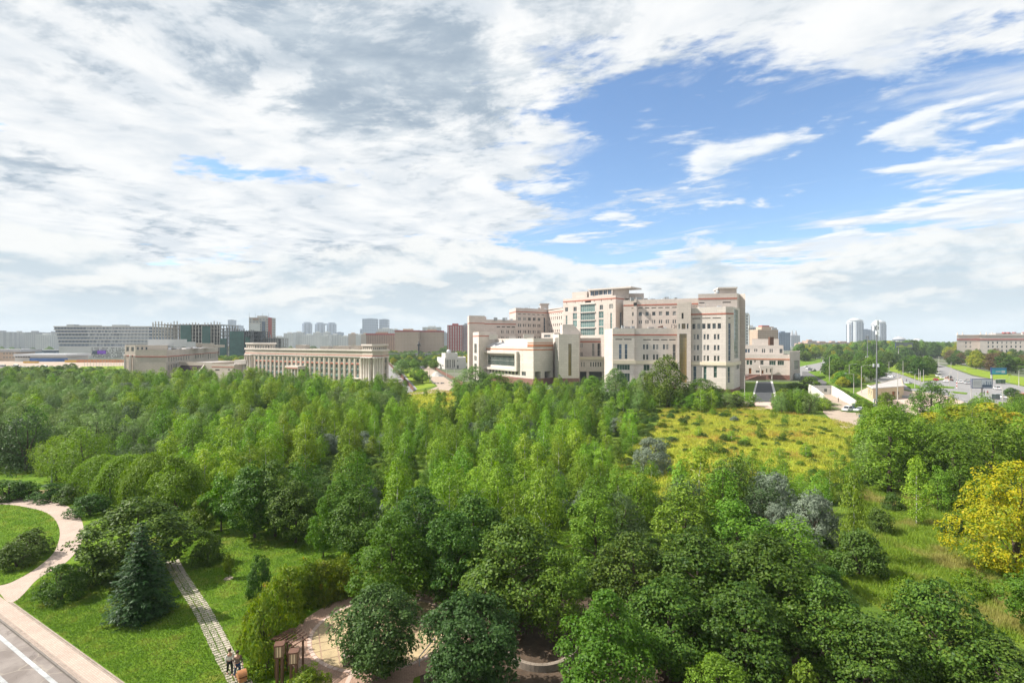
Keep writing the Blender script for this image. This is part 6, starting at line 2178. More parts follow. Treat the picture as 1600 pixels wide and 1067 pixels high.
for (x, Y, kd, hh, ww) in near_av:
    lab = {'broad': 'mid green tree', 'broad_dark': 'dark green tree', 'broad_lime': 'yellow-green tree', 'broad_russet': 'reddish brown tree beyond the avenue'}[kd]
    px = CX + x / Y * F
    zone = next(w_ for lim, w_ in ((1300, 'behind the hospital parking lot'), (1345, 'left of the thinner mast'), (1372, 'between the two masts'), (1400, 'just right of the tall mast'), (1440, 'near the dark and lime board'), (1490, 'at the head of the avenue queue'), (1530, 'below the left end of the palace-like building'), (1575, 'above the teal billboard'), (9999, 'at the right edge below the palace-like building')) if px < lim)
    dep = 'near' if Y < 400 else 'far'
    lab = lab + ', ' + zone + ', ' + dep
    plant('broadleaf_tree', lab, 'tree', kd, (x, Y), hh, ww, zone + ', ' + dep + ': ' + {'broad': 'mid green trees along the avenue', 'broad_dark': 'dark green trees along the avenue', 'broad_lime': 'yellow-green trees along the avenue', 'broad_russet': 'reddish trees beyond the avenue'}[kd], z=.15)
# far wood on the right and scraps of green between the distant buildings
far = []
for _ in range(900):
    Y = rt.uniform(700, 1500)
    px = rt.uniform(1245, 1700)
    hh = rt.uniform(15, 22) if px > 1330 else rt.uniform(12, 17)
    if 1340 < px < 1440: hh += 2.5
    far.append((gx(px, Y), Y, rt.choice(hb), hh, rt.uniform(12, 17)))
for _ in range(240):
    Y = rt.uniform(420, 900)
    px = rt.uniform(608, 735)
    py = CY + F * H / Y
    if px > 655 and Y < 520: continue
    far.append((gx(px, Y), Y, rt.choice(hb), rt.uniform(4, 8), rt.uniform(7, 11)))
for _ in range(420):
    Y = rt.uniform(270, 330)
    px = rt.uniform(-60, 195)
    far.append((gx(px, Y), Y, rt.choice(['broad', 'broad_dark', 'willow', 'birch']), rt.uniform(4.5, 7.5), rt.uniform(5, 8)))
for _ in range(120):
    Y = rt.uniform(500, 575)
    px = rt.uniform(335, 440)
    far.append((gx(px, Y), Y, rt.choice(hb), rt.uniform(5, 8), rt.uniform(7, 10)))
for _ in range(300):
    Y = rt.uniform(900, 1500)
    far.append((gx(rt.uniform(-60, 735), Y), Y, rt.choice(hb), rt.uniform(6, 12), rt.uniform(10, 15)))
scatter('distant_wood', far, 'distant belt of trees merging into one green mass')
# trees before the colonnaded building and at the far-left yard
for px, yt, w, lab in ((384, 583, 10, 'dark'), (408, 585, 9, 'dark'), (437, 586, 10, 'dark'), (449, 587, 9, 'dark'), (463, 590, 10, 'dark')):
    PD('conifer', 'small dark conifer in the row before the colonnaded building', 'tree', 'spruce', px, 268, yt, w, group='conifers before the colonnaded building')
for px, yt, w, lab in ((92, 571, 14, 'left'), (103, 569, 13, 'middle'), (113, 567, 13, 'right')):
    PD('broadleaf_tree', lab + ' one of three hazy trees beside the tennis court at left', 'tree', 'broad_dark', px, 400, yt, w)
for i in range(14):
    PD('yard_bush', 'low rounded bush in the verge of the yard beyond the service road', 'shrub', 'broad', 622 + i * 6 + rt.uniform(-3, 3), rt.uniform(420, 520), 561 + rt.uniform(0, 4), 14, group='bushes of the yard verge')
for px, Y, yt in ((870, 262, 596), (903, 262, 597), (990, 232, 592), (1015, 230, 596), (1170, 200, 622)):
    PD('shrub', 'small rounded tree on the hospital lawn strip', 'tree', 'broad', px, Y, yt, 16, group='small trees on the hospital lawn strip')
for i in range(26):
    px = rt.uniform(1216, 1310)
    PD('willow_bush', 'pale rounded willow bush between the meadow and the white ramp walls', 'shrub', rt.choice(['willow', 'birch', 'willow', 'birch_deep']), px, rt.uniform(160, 185), 606 + max(0, px - 1262) * .55 + rt.uniform(0, 8), 26, group='willow bushes by the ramp')
for i in range(30):
    px = 975 + i * 8.4 + rt.uniform(-4, 4)
    PD('hospital_shrub', 'leafy bush in the green belt between the meadow and the hospital front', 'shrub', rt.choice(['birch_deep', 'birch', 'willow', 'birch_deep']), px, rt.uniform(166, 186), rt.uniform(604, 624), rt.uniform(20, 32), group='bushes along the hospital front') if not 1174 < px < 1216 else None
for i in range(18):
    t = i / 17
    PD('bank_shrub', 'trimmed green shrub on the bank beside the white ramp wall', 'shrub', 'broad', 1306 + t * 56 + rt.uniform(-2, 2), 232 - t * 62, 603 + t * 27, 13, group='shrubs on the ramp bank')
for px, Y, yt, w, lab in ((1348, 172, 626, 30, 'leafy shrub under the tall mast'), (1385, 165, 613, 30, 'thin tree beside the beige kiosk'), (1360, 165, 640, 40, 'leafy bush at the foot of the tall mast'), (1330, 168, 642, 30, 'leafy bush beside the parked cars'), (1405, 160, 645, 46, 'leafy bush before the paved corner'),
                          (1580, 205, 606, 24, 'small dark street tree right of the big billboard'), (1596, 190, 616, 26, 'round clipped bush at the right edge near the crossing'), (1265, 232, 588, 34, 'shrub mass behind the left ramp wall'), (1240, 236, 598, 40, 'shrub left of the ramp')):
    PD('street_shrub', lab, 'shrub', 'broad_dark' if 'dark' in lab else 'broad', px, Y, yt, w)

# ---- grass
def grass(name, poly, n, hgt, wid, m, label, z=.15, seed=1, clump=None):
    """single blades in one mesh"""
    r_ = np.random.default_rng(seed)
    P = np.array(poly)
    lo, hi = P.min(0), P.max(0)
    pts = r_.uniform(lo, hi, (n * 4, 2))
    x, y = pts[:, 0], pts[:, 1]
    ins = np.zeros(len(pts), bool)
    j = len(P) - 1
    for i in range(len(P)):
        xi, yi, xj, yj = P[i, 0], P[i, 1], P[j, 0], P[j, 1]
        cnd = ((yi > y) != (yj > y)) & (x < (xj - xi) * (y - yi) / (yj - yi + 1e-12) + xi)
        ins ^= cnd
        j = i
    pts = pts[ins][:n]
    n = len(pts)
    th = r_.uniform(0, 6.28, n)
    h_ = hgt * r_.uniform(.5, 1.3, n)
    if clump:
        h_ *= np.array([.45 + 1.1 * max(0, mnoise.noise(Vector((p[0] * clump, p[1] * clump, 1.0))) + .45) for p in pts])
    w_ = wid * r_.uniform(.6, 1.3, n)
    v = np.zeros((n, 3, 3))
    v[:, 0, 0], v[:, 0, 1] = pts[:, 0] - np.cos(th) * w_, pts[:, 1] - np.sin(th) * w_
    v[:, 1, 0], v[:, 1, 1] = pts[:, 0] + np.cos(th) * w_, pts[:, 1] + np.sin(th) * w_
    v[:, 2, 0], v[:, 2, 1] = pts[:, 0] + r_.normal(size=n) * h_ * .35, pts[:, 1] + r_.normal(size=n) * h_ * .35
    v[:, :, 2] = z
    v[:, 2, 2] += h_
    me = np_mesh(name, v.reshape(-1, 3), None, m, np.arange(n * 3).reshape(n, 3))
    return tag(link(name, me), label, None, None, 'stuff')


def blade_mat(name, cols):
    m, nt, b = new_mat(name)
    pos = objcoord(nt)
    g = nt.nodes.new('ShaderNodeNewGeometry')
    c = n_mix(nt, S(nt, g.outputs['Random Per Island']), cols[0], cols[1])
    c = n_mix(nt, n_noise(nt, pos, cols[3], 5, .6).step(.5, .64), c, cols[2])
    nt.links.new(c.s, b.inputs['Base Color'])
    b.inputs['Roughness'].default_value = .7
    t = nt.nodes.new('ShaderNodeBsdfTranslucent')
    nt.links.new(c.s, t.inputs[0])
    mx = nt.nodes.new('ShaderNodeMixShader')
    mx.inputs[0].default_value = .35
    nt.links.new(b.outputs[0], mx.inputs[1])
    nt.links.new(t.outputs[0], mx.inputs[2])
    nt.links.new(mx.outputs[0], nt.nodes['Material Output'].inputs[0])


blade_mat('blade_lawn', [(0.075, 0.165, 0.010), (0.145, 0.24, 0.020), (0.21, 0.235, 0.035), .5])
blade_mat('blade_meadow', [(0.25, 0.31, 0.028), (0.42, 0.40, 0.05), (0.40, 0.27, 0.055), .06])
blade_mat('blade_clear', [(0.13, 0.25, 0.014), (0.27, 0.36, 0.028), (0.33, 0.31, 0.08), .13])
lawn_a = [along(-3, -1.65), along(18, -1.65), G(392, 1090), G(345, 1000), G(300, 925), G(275, 890), G(240, 870), G(150, 872), G(118, 882), G(104, 884), G(64, 908), G(24, 942)]
lawn_b = [G(290, 900), G(322, 950), G(345, 990), G(372, 1040), G(400, 1040), G(430, 980), G(520, 925), G(550, 880), G(470, 845), G(380, 830), G(300, 815), G(270, 850)]
grass('lawn_grass', lawn_a, 60000, .10, .025, 'blade_lawn', 'short mown grass of the left lawn', seed=2)
grass('lawn_grass', lawn_b, 45000, .11, .025, 'blade_lawn', 'short grass of the sunny lawn right of the slab path', seed=3)
grass('oval_grass', oval, 30000, .10, .03, 'blade_lawn', 'short grass of the oval lawn', z=.172, seed=4)
grass('meadow_grass', smooth_pts(MEADOW, 4, True), 90000, .55, .05, 'blade_meadow', 'tall yellow meadow grass before the hospital', seed=5, clump=.35)
grass('meadow_grass', smooth_pts(PATCH, 4, True), 9000, .6, .09, 'blade_meadow', 'dry orange grass patch near the yard', seed=6, clump=.3)
grass('clearing_grass', smooth_pts(CLEAR, 4, True), 130000, .5, .03, 'blade_clear', 'tall green grass of the right-hand clearing', seed=7, clump=.5)

# ================================================================== small things
# ---- park lamps with clustered globes
def park_lamp(label, px, py, ytop):
    p = G(px, py)
    h = (py - ytop) * p[1] / F
    t = thing('park_lamp', label, 'lamp', (*p, .15), group='cluster lamps along the park path')
    MB().lathe((0, 0, 0), [(.14, 0), (.14, .5), (.09, .6), (.06, h * .8), (.05, h)], 10).build('post', 'steel', t, True)
    for k in range(5):
        a = 2 * math.pi * k / 5
        c = (math.cos(a) * .42, math.sin(a) * .42, h * .86)
        if k == 4: c = (0, 0, h)
        MB().tube((0, 0, h * .78), c, .025, .02, 6).build('arm', 'iron', t)
        MB().lathe((c[0], c[1], c[2]), [(.05, -.02), (.17, .08), (.19, .2), (.14, .34), (.04, .38)], 10).build('globe', 'globe', t, True)
        MB().lathe((c[0], c[1], c[2] + .36), [(.2, 0), (.05, .1)], 10).build('cap', 'iron', t)
park_lamp('left cluster lamp on the lawn behind the hedge shrubs', 81, 756, 722)
park_lamp('middle cluster lamp half hidden by the dome willows', 139, 771, 731)
park_lamp('right cluster lamp in front of the dome willows', 172, 780, 745)
t = thing('litter_bin', 'brown litter bin by the path between two hedge shrubs', 'bin', (*G(48, 778), .163))
MB().lathe((0, 0, 0), [(.28, 0), (.32, .75), (.3, .8)], 12).build('drum', 'wood_brown', t)
MB().lathe((0, 0, .8), [(.34, 0), (.34, .06), (.2, .09)], 12).build('rim', 'iron', t)
t = thing('garden_steps', 'few stone steps beside the brown litter bin', 'steps', (*G(56, 774), .15))
for i in range(3):
    MB().box(-.9, .9, i * .35, i * .35 + .36, 0, .12 * (i + 1)).build('step', 'tan_slab', t)

# ---- lantern posts and pergola at the plaza
def lantern(label, px, ytop, ylow, Y):
    p = W(px, Y)
    h = zt(ytop, Y)
    t = thing('lantern_post', label, 'lamp', (*p, .16), R(12))
    zl = zt(ylow, Y)
    for sx_, sy_ in ((-1, -1), (1, -1), (1, 1), (-1, 1)):
        MB().box(sx_ * .15 - .06, sx_ * .15 + .06, sy_ * .15 - .06, sy_ * .15 + .06, 0, zl).build('post', 'wood_brown', t)
    MB().box(-.2, .2, -.2, .2, zl, zl + .12).build('collar', 'wood_brown', t)
    MB().box(-.24, .24, -.24, .24, zl + .12, h - .1).build('glass_box', 'lantern_glass', t)
    for sx_, sy_ in ((-1, -1), (1, -1), (1, 1), (-1, 1)):
        MB().box(sx_ * .25 - .035, sx_ * .25 + .035, sy_ * .25 - .035, sy_ * .25 + .035, zl + .05, h).build('corner_bar', 'wood_brown', t)
    for k in (-.16, 0, .16):
        MB().box(k - .02, k + .02, -.275, -.245, zl + .13, h - .11).build('bar', 'wood_brown', t)
    MB().box(-.3, .3, -.3, .3, h - .1, h - .02).build('lid', 'wood_brown', t)
    return t
lantern('nearer left wooden lantern post at the plaza entrance', 437, 1008, 1030, 33.8)
lantern('nearer right wooden lantern post at the plaza entrance', 459, 1019, 1040, 33.2)
pg = thing('pergola', 'brown slatted pergola arch behind the lantern posts', 'pergola', (*W(452, 35.0), .16), R(-28))
for x in (-.75, .75):
    for y in (-.45, .45):
        MB().box(x - .05, x + .05, y - .05, y + .05, 0, 2.45).build('post', 'wood_brown', pg)
for y in (-.45, .45):
    b = MB()
    pts = [(-1.0 + 2.0 * i / 10, y, 2.45 + .28 * math.sin(math.pi * i / 10)) for i in range(11)]
    b.path(pts, [.04] * 11, 6)
    b.build('arch_rail', 'wood_brown', pg)
for i in range(9):
    x = -.95 + 1.9 * i / 8
    z = 2.5 + .28 * math.sin(math.pi * (x + 1) / 2)
    MB().box(x - .025, x + .025, -.8, .8, z, z + .05).build('slat', 'wood_brown', pg)
t = thing('stone_planter', 'small brick planter block under the round linden', 'planter', (*G(545, 1040), .17), R(10))
MB().box(-.35, .35, -.35, .35, 0, .6).build('body', 'wall_concrete', t)
MB().box(-.4, .4, -.4, .4, .6, .68).build('coping', 'paving_pink', t)
t = thing('handrail', 'blue-grey metal handrail on the grass right of the plaza', 'handrail', (*G(669, 1036), .15), R(48))
MB().path([(-.75, 0, 0), (-.75, 0, .65), (.6, 0, 1.35), (.6, 0, 0)], [.035] * 4, 8).build('rail', 'steel', t)
MB().tube((-.75, 0, .3), (.6, 0, .95), .02, n=6).build('mid_rail', 'steel', t)
st_ = thing('tree_stake', 'pale wooden stake ring at the foot of the sapling', 'stake', (*G(357, 906), .15))
MB().lathe((0, 0, 0), [(.42, 0), (.36, .05), (.1, .07)], 12).build('mulch_ring', 'sand', st_)
MB().tube((.12, 0, 0), (.12, 0, 1.3), .025, n=6).build('stake', 'slab', st_)


# ---- people
def person(label, loc, rz, top='cloth_brown', legs='cloth_navy', hair='hair', h=1.74, stride=.28, arms=.15, group=None, push=False):
    """one continuous skinned body; clothes and hair as children"""
    s = h / 1.74
    root = thing('person', label, 'person', loc, rz, group)

    def skin(name, V, E, rad, m, lv=1):
        me = bpy.data.meshes.new(name)
        me.from_pydata([tuple(c * s for c in v) for v in V], E, [])
        me.materials.append(MATS[m])
        o = link(name, me, root)
        md = o.modifiers.new('skin', 'SKIN')
        for i, r_ in enumerate(rad):
            r_ = r_ if isinstance(r_, tuple) else (r_, r_)
            me.skin_vertices[0].data[i].radius = (r_[0] * s, r_[1] * s)
        me.skin_vertices[0].data[0].use_root = True
        sb_ = o.modifiers.new('sub', 'SUBSURF')
        sb_.levels = sb_.render_levels = lv
        return o
    f = stride
    ah = .42 if push else arms
    hz = 1.02 if push else .82
    V = [(0, 0, .95), (0, 0, 1.15), (0, 0, 1.38), (0, 0, 1.50), (0, -.01, 1.60), (0, -.01, 1.72),
         (.10, 0, .90), (.11, -f * .5, .50), (.11, -f * .4, .08), (.11, -f * .4 - .16, .03),
         (-.10, 0, .90), (-.11, f * .3, .50), (-.11, f * .9, .10), (-.11, f * .9 - .15, .03),
         (.19, 0, 1.40), (.24, .03, 1.14), (.22, -ah, hz), (.21, -ah - .10, hz - .03),
         (-.19, 0, 1.40), (-.24, .03, 1.14), (-.22, -ah * (1 if push else -.6), hz), (-.21, -ah * (1 if push else -.6) - .10, hz - .03)]
    E = [(0, 1), (1, 2), (2, 3), (3, 4), (4, 5), (0, 6), (6, 7), (7, 8), (8, 9), (0, 10), (10, 11), (11, 12), (12, 13), (2, 14), (14, 15), (15, 16), (16, 17), (2, 18), (18, 19), (19, 20), (20, 21)]
    rad = [(.14, .10), (.13, .095), (.15, .10), .055, (.08, .095), (.07, .085), .085, .06, .042, .04, .085, .06, .042, .04, .055, .044, .032, .035, .055, .044, .032, .035]
    skin('body', V, E, rad, 'skin')
    T = [0, 1, 2, 14, 15, 16, 18, 19, 20]
    mp = {v: i for i, v in enumerate(T)}
    skin('jacket', [V[i] for i in T], [(mp[a], mp[b]) for a, b in E if a in mp and b in mp], [(.165, .125), (.155, .12), (.17, .125), .075, .06, .05, .075, .06, .05], top)
    T = [0, 6, 7, 8, 10, 11, 12]
    mp = {v: i for i, v in enumerate(T)}
    skin('trousers', [V[i] for i in T], [(mp[a], mp[b]) for a, b in E if a in mp and b in mp], [(.155, .115), .10, .075, .06, .10, .075, .06], legs)
    hb_ = MB()
    hb_.lathe((0, .015 * s, 1.60 * s), [(.06 * s, -.02 * s), (.095 * s, .03 * s), (.108 * s, .09 * s), (.10 * s, .15 * s), (.06 * s, .19 * s), (.015 * s, .2 * s)], 12)
    hb_.build('hair', hair, root, True)
    return root


pd_ = Vector(cl[-25]) - Vector(cl[-60])
hd = math.atan2(pd_.y, pd_.x) + math.pi / 2
pA, pB = G(371, 1063), G(359, 1058)
person('person in a brown jacket and navy trousers pushing a pram on the slab path', (*pA, .18), hd, 'cloth_brown', 'cloth_navy', push=True)
person('dark-haired person in black with white top walking beside the pram', (*pB, .18), hd, 'cloth_white', 'cloth_black', h=1.66)
pr = thing('pram', 'brown hooded pram on the slab path', 'pram', (*G(377, 1078), .18), hd)
b = MB()
b.hexa([(-.2, -.38, .5), (.2, -.38, .5), (.2, .32, .5), (-.2, .32, .5), (-.25, -.45, .78), (.25, -.45, .78), (.25, .38, .78), (-.25, .38, .78)])
b.build('basket', 'cloth_tan', pr)
b = MB()
for i in range(5):
    a0, a1 = math.pi * (.08 + .1 * i), math.pi * (.08 + .1 * (i + 1))
    p = lambda a, x: (x, -.08 - .36 * math.cos(a), .78 + .36 * math.sin(a))
    b.hexa([p(a0, -.26), p(a0, .26), (.26, -.05, .78), (-.26, -.05, .78), p(a1, -.26), p(a1, .26), (.26, -.05, .8), (-.26, -.05, .8)])
b.build('hood', 'cloth_tan', pr)
for sx_ in (-.26, .26):
    for y in (-.32, .3):
        MB().tube((sx_ - .02, y, .15), (sx_ + .02, y, .15), .15, n=14).build('wheel', 'rubber', pr)
for sx_ in (-.22, .22):
    MB().tube((sx_, -.32, .15), (sx_, .2, .52), .018, n=6).build('strut', 'iron', pr)
    MB().tube((sx_, .3, .6), (sx_, .62, 1.02), .018, n=6).build('push_bar', 'iron', pr)
MB().tube((-.22, .62, 1.02), (.22, .62, 1.02), .02, n=6).build('handle', 'iron', pr)
for i, (px, py, c, lab) in enumerate(((1310, 629, 'cloth_black', 'dark-clothed person walking down the white-walled ramp'), (1411, 600, 'cloth_black', 'person in black crossing at the avenue, left of a pair'), (1416.5, 597.5, 'cloth_navy', 'person in navy crossing at the avenue'),
                                      (1406.5, 594, 'cloth_navy', 'person in navy farther up the side street'), (1538, 617, 'cloth_black', 'person in black waiting under the big billboard'), (1543, 617.5, 'cloth_red', 'person in red standing under the big billboard'), (1574, 622.5, 'cloth_black', 'person in black at the right bus shelter'))):
    person(lab, (*G(px, py), .2), rt.uniform(0, 6), c, 'cloth_black', h=1.75)


# ---- vehicles
def car_proto(van=False, h=1.45, L=4.4):
    Wd = .88
    parts = {}
    b = MB()
    pr_ = [(-L / 2, .35), (-L / 2, .72), (-L / 2 + .15, .82), (-L * .22, .92), (L * .30, .95), (L / 2 - .05, .9), (L / 2, .6), (L / 2, .35), (L * .4, .22), (-L * .4, .22)]
    if van:
        pr_ = [(-L / 2, .35), (-L / 2, .95), (-L / 2 + .35, 1.05), (-L * .3, 1.1), (L * .30, 1.1), (L / 2 - .02, 1.1), (L / 2, .6), (L / 2, .35), (L * .4, .25), (-L * .4, .25)]
    k = len(pr_)
    for y, ins in ((-Wd, 0), (Wd, 0)):
        b.v += [(x, y * (1 if z < .8 else .95), z) for x, z in pr_]
    b.f = [tuple(range(k)), tuple(reversed(range(k, 2 * k)))] + [(i, i + k, (i + 1) % k + k, (i + 1) % k) for i in range(k)]
    b.m = [0] * len(b.f)
    zc0 = pr_[3][1] - .02
    if van:
        cab = [(-L * .34, zc0), (L / 2 - .03, zc0), (L / 2 - .1, h - .05), (-L * .2, h - .05)]
    else:
        cab = [(-L * .24, zc0), (L * .36, zc0), (L * .22, h - .06), (-L * .07, h - .06)]
    g = MB()
    g.v = [(x, s * Wd * (.93 if z < 1.15 else .78), z) for s in (-1, 1) for x, z in cab]
    g.f = [(0, 1, 2, 3), (7, 6, 5, 4), (0, 4, 5, 1), (1, 5, 6, 2), (2, 6, 7, 3), (3, 7, 4, 0)]
    g.m = [0] * 6
    r_ = MB()
    x0, x1 = cab[3][0] - .05, cab[2][0] + .05
    w = Wd * .79
    r_.hexa([(x0, -w, h - .07), (x1, -w, h - .07), (x1, w, h - .07), (x0, w, h - .07), (x0 + .1, -w * .9, h), (x1 - .1, -w * .9, h), (x1 - .1, w * .9, h), (x0 + .1, w * .9, h)])
    for s in (-1, 1):
        for (xa, za), (xb, zb) in ((cab[0], cab[3]), (cab[1], cab[2])):
            r_.tube((xa, s * Wd * .93, za), (xb, s * Wd * .79, zb), .045, n=5)
    wh = MB().tube((0, -.1, 0), (0, .1, 0), .32, n=16).mesh('tyre', 'rubber')
    rim = MB().tube((0, -.105, 0), (0, .105, 0), .2, n=12).mesh('rim', 'steel')
    return b, g, r_, wh, rim, L, Wd


CARS = {'car': car_proto(), 'suv': car_proto(h=1.7, L=4.7), 'van': car_proto(True, 2.3, 5.6)}
CMESH = {}


def car(label, px, py, heading, colour, kind='car', group=None, cat='car', z=.2):
    b, g, r_, wh, rim, L, Wd = CARS[kind]
    key = (kind, colour)
    if key not in CMESH:
        CMESH[key] = (b.mesh('body', colour), g.mesh('window_band', 'glass'), r_.mesh('roof', colour))
    bm, gm, rm = CMESH[key]
    t = thing({'car': 'car', 'suv': 'car', 'van': 'van'}[kind], label, cat, (*G(px, py), z), heading, group)
    link('body', bm, t)
    link('window_band', gm, t)
    link('roof', rm, t)
    for x in (-L * .31, L * .31):
        for y in (-Wd + .06, Wd - .06):
            o = link('wheel', wh, t)
            o.location = (x, y, .32)
            o2 = link('rim', rim, o)
    for y in (-.6, .6):
        MB().box(-L / 2 - .01, -L / 2 + .06, y - .16, y + .16, .6, .74).build('headlight', 'head_lamp', t)
        MB().box(L / 2 - .06, L / 2 + .02, y - .14, y + .14, .66, .82).build('tail_light', 'tail_lamp', t)
    return t


av = Vector(G(1600, 612)) - Vector(G(1480, 588))
ha = math.atan2(av.y, av.x)
for px, py, c, kd, h_, lab in ((1466, 589, 'car_white', 'van', ha, 'white van leading the queue on the avenue'), (1472, 592, 'car_white', 'car', ha, 'white car beside the white van'), (1480, 594.5, 'car_orange', 'suv', ha, 'orange car in the avenue queue'), (1484, 591.5, 'car_black', 'car', ha, 'black car behind the orange car'),
                               (1489, 595.5, 'car_black', 'suv', ha, 'black off-roader in the avenue queue'), (1495, 597, 'car_silver', 'car', ha, 'silver car at the tail of the avenue queue'), (1478, 597.5, 'car_white', 'suv', ha, 'white car nearest in the avenue queue'), (1512, 598, 'car_black', 'suv', ha, 'black car left of the big billboard'), (1511, 600.5, 'car_silver', 'car', ha, 'pale car below the black one by the billboard'),
                               (1462, 595, 'car_red', 'car', ha, 'red car at the front of the near lane'), (1380, 586, 'car_black', 'suv', ha + .5, 'black car driving on the side street'), (1446, 571, 'car_white', 'van', ha, 'white van far up the avenue'), (1452, 573.5, 'car_white', 'van', ha, 'second white van up the avenue'), (1440, 568, 'car_red', 'car', ha, 'red car far up the avenue'),
                               (1568, 623, 'car_white', 'car', ha, 'white car beside the right bus shelter'), (1530, 604, 'car_silver', 'car', ha, 'silver car passing behind the big billboard'), (1558, 609, 'car_white', 'suv', ha, 'white car right of the big billboard on the avenue'), (1583, 613, 'car_black', 'car', ha, 'black car near the right edge of the avenue'), (1593, 618, 'car_red', 'car', ha, 'red car at the right frame edge of the avenue'), (1500, 599, 'car_white', 'car', ha, 'white car just ahead of the marker post'), (1460, 585, 'car_silver', 'suv', ha, 'silver car behind the white van at the queue head'), (1430, 566, 'car_white', 'car', ha, 'white car at the far top of the avenue'), (1418, 600, 'car_silver', 'car', ha + .5, 'silver car turning at the first traffic island'), (1393, 590, 'car_white', 'car', ha + .5, 'white car on the side street behind the black one'),
                               (1326, 643, 'car_white', 'suv', R(-150), 'white car parked at the foot of the ramp'), (1337, 640.5, 'car_blue', 'suv', R(20), 'dark blue car parked beside the white one'), (1345, 644, 'car_silver', 'car', R(20), 'silver car parked under the trees by the ramp'), (1356, 655, 'car_blue', 'car', R(-30), 'dark car half hidden by bushes near the mast'),
                               (1263, 577, 'car_white', 'car', R(30), 'white car left in the hospital parking lot'), (1267, 579, 'car_black', 'car', R(30), 'black car second in the hospital parking lot'), (1271, 580.5, 'car_black', 'suv', R(30), 'black car third in the hospital parking lot'), (1290, 573.5, 'car_black', 'suv', R(-60), 'black car alone at the right of the parking lot'),
                               (1259, 574.5, 'car_silver', 'car', R(30), 'silver car at the back of the parking lot'), (1280, 559.8, 'car_blue', 'car', R(0), 'blue car far behind the parking lot'), (659, 577.5, 'car_silver', 'van', R(70), 'grey van parked in the sandy yard'),
                               (818, 606, 'car_white', 'car', R(10), 'white car left in front of the auditorium'), (823, 608.5, 'car_white', 'car', R(10), 'white car right in front of the auditorium'), (862, 610.5, 'car_white', 'car', R(0), 'white car below the hospital entrance'),
                               (621, 612, 'car_black', 'car', R(40), 'black car at the end of the service road')):
    car(lab, px, py, h_, c, kd, None, 'van' if kd == 'van' else 'car')
for i in range(18):
    car('small parked vehicle in the works yard at far left', -20 + i * 5.6 + rt.uniform(-1, 1), 574 + rt.uniform(0, 6), rt.uniform(-.3, .3), rt.choice(['car_white', 'car_white', 'car_silver', 'car_blue', 'car_black']), rt.choice(['car', 'van', 'suv']), 'vehicles in the works yard')

# ---- ramp walls, kiosk, fences
def wall_run(name, label, pts, hs, th=.4, m='white_wall', cope=None):
    t = thing(name, label, 'wall')
    b = MB()
    for i in range(len(pts) - 1):
        a, c = Vector(pts[i]), Vector(pts[i + 1])
        d = (c - a).normalized()
        n = Vector((-d.y, d.x)) * th / 2
        b.prism([tuple(a - n), tuple(c - n), tuple(c + n), tuple(a + n)], 0, [hs[i], hs[i + 1], hs[i + 1], hs[i]])
        e = MB()
        n2 = n * 1.4
        e.hexa([(*(a - n2), hs[i] + .01), (*(c - n2), hs[i + 1] + .01), (*(c + n2), hs[i + 1] + .01), (*(a + n2), hs[i] + .01), (*(a - n2), hs[i] + .16), (*(c - n2), hs[i + 1] + .16), (*(c + n2), hs[i + 1] + .16), (*(a + n2), hs[i] + .16)])
        e.build('coping', cope or m, t)
    b.build('wall', m, t)
    return t
w = wall_run('ramp_wall', 'white back wall of the ramp with a small dark window', [G(1266, 616.5), G(1299.5, 617)], [3.6, 3.7])
o = link('window', window_mesh('w', 1.4, 1.4), w)
o.location = (gx(1286.5, gy(617.2)), gy(617.2) - .3, 1.3)
wall_run('ramp_wall', 'long white right wall of the ramp sloping towards the parked cars', [G(1300, 617.5), G(1315, 625), G(1337, 637)], [3.7, 3.2, 2.2])
wall_run('ramp_wall', 'white left wall of the ramp behind the willow bushes', [G(1262, 613), G(1274, 620), G(1287, 630)], [3.6, 3.4, 2.9])
ksk = thing('kiosk', 'low beige flat roofed kiosk building beside the tall mast', 'building')
kA, kB, kC = G(1356, 621), G(1364, 626.5), G(1412, 622)
block(ksk, [kA, kB, kC, W(1408, 260)], 0, 4.6, {0: [('g', 1356.5, 1363.5, 2, .5, 610, 617, 'w')], 1: [('r', 1394, 611.5, 1399, 619.5, 'door'), ('r', 1402, 611, 1405, 617, 'w')]}, 'beige_plaster', parapet=.2)
band(ksk, [kA, kB, kC], 4.5, 4.9, .35, 'white_wall', 'roof_edge', .3)
t = thing('metal_barrier', 'low grey metal parapet beside the beige kiosk', 'barrier')
for i in range(5):
    a, c = Vector(G(1404, 622)).lerp(Vector(G(1425, 623)), i / 5), Vector(G(1404, 622)).lerp(Vector(G(1425, 623)), (i + .94) / 5)
    MB().prism([tuple(a), tuple(c), (c.x, c.y + .12), (a.x, a.y + .12)], .1, 1.25).build('panel', 'steel', t)


def fence(name, label, pts, h, m='fence_brown', step=2.5):
    t = thing(name, label, 'fence')
    for i in range(len(pts) - 1):
        a, c = Vector(pts[i]), Vector(pts[i + 1])
        n = max(1, int((c - a).length / step))
        for k in range(n):
            p, q = a.lerp(c, k / n), a.lerp(c, (k + .95) / n)
            d = (q - p).normalized()
            nn = Vector((-d.y, d.x)) * .03
            MB().prism([tuple(p - nn), tuple(q - nn), tuple(q + nn), tuple(p + nn)], .1, h).build('panel', m, t)
            MB().box(p.x - .07, p.x + .07, p.y - .07, p.y + .07, .1, h + .15).build('post', m, t)
    return t
fence('panel_fence', 'brown panel fence between the service road and the yard', [G(606, 568), G(627, 590), G(646, 612)], 2.0)
fence('panel_fence', 'brown panel fence below the white pavilion', [G(674, 573), G(690, 584), G(712, 596), G(724, 604)], 2.0, step=3.5)
t = thing('soil_heap', 'grey heap of earth in the sandy yard', 'heap')
c = G(682, 588)
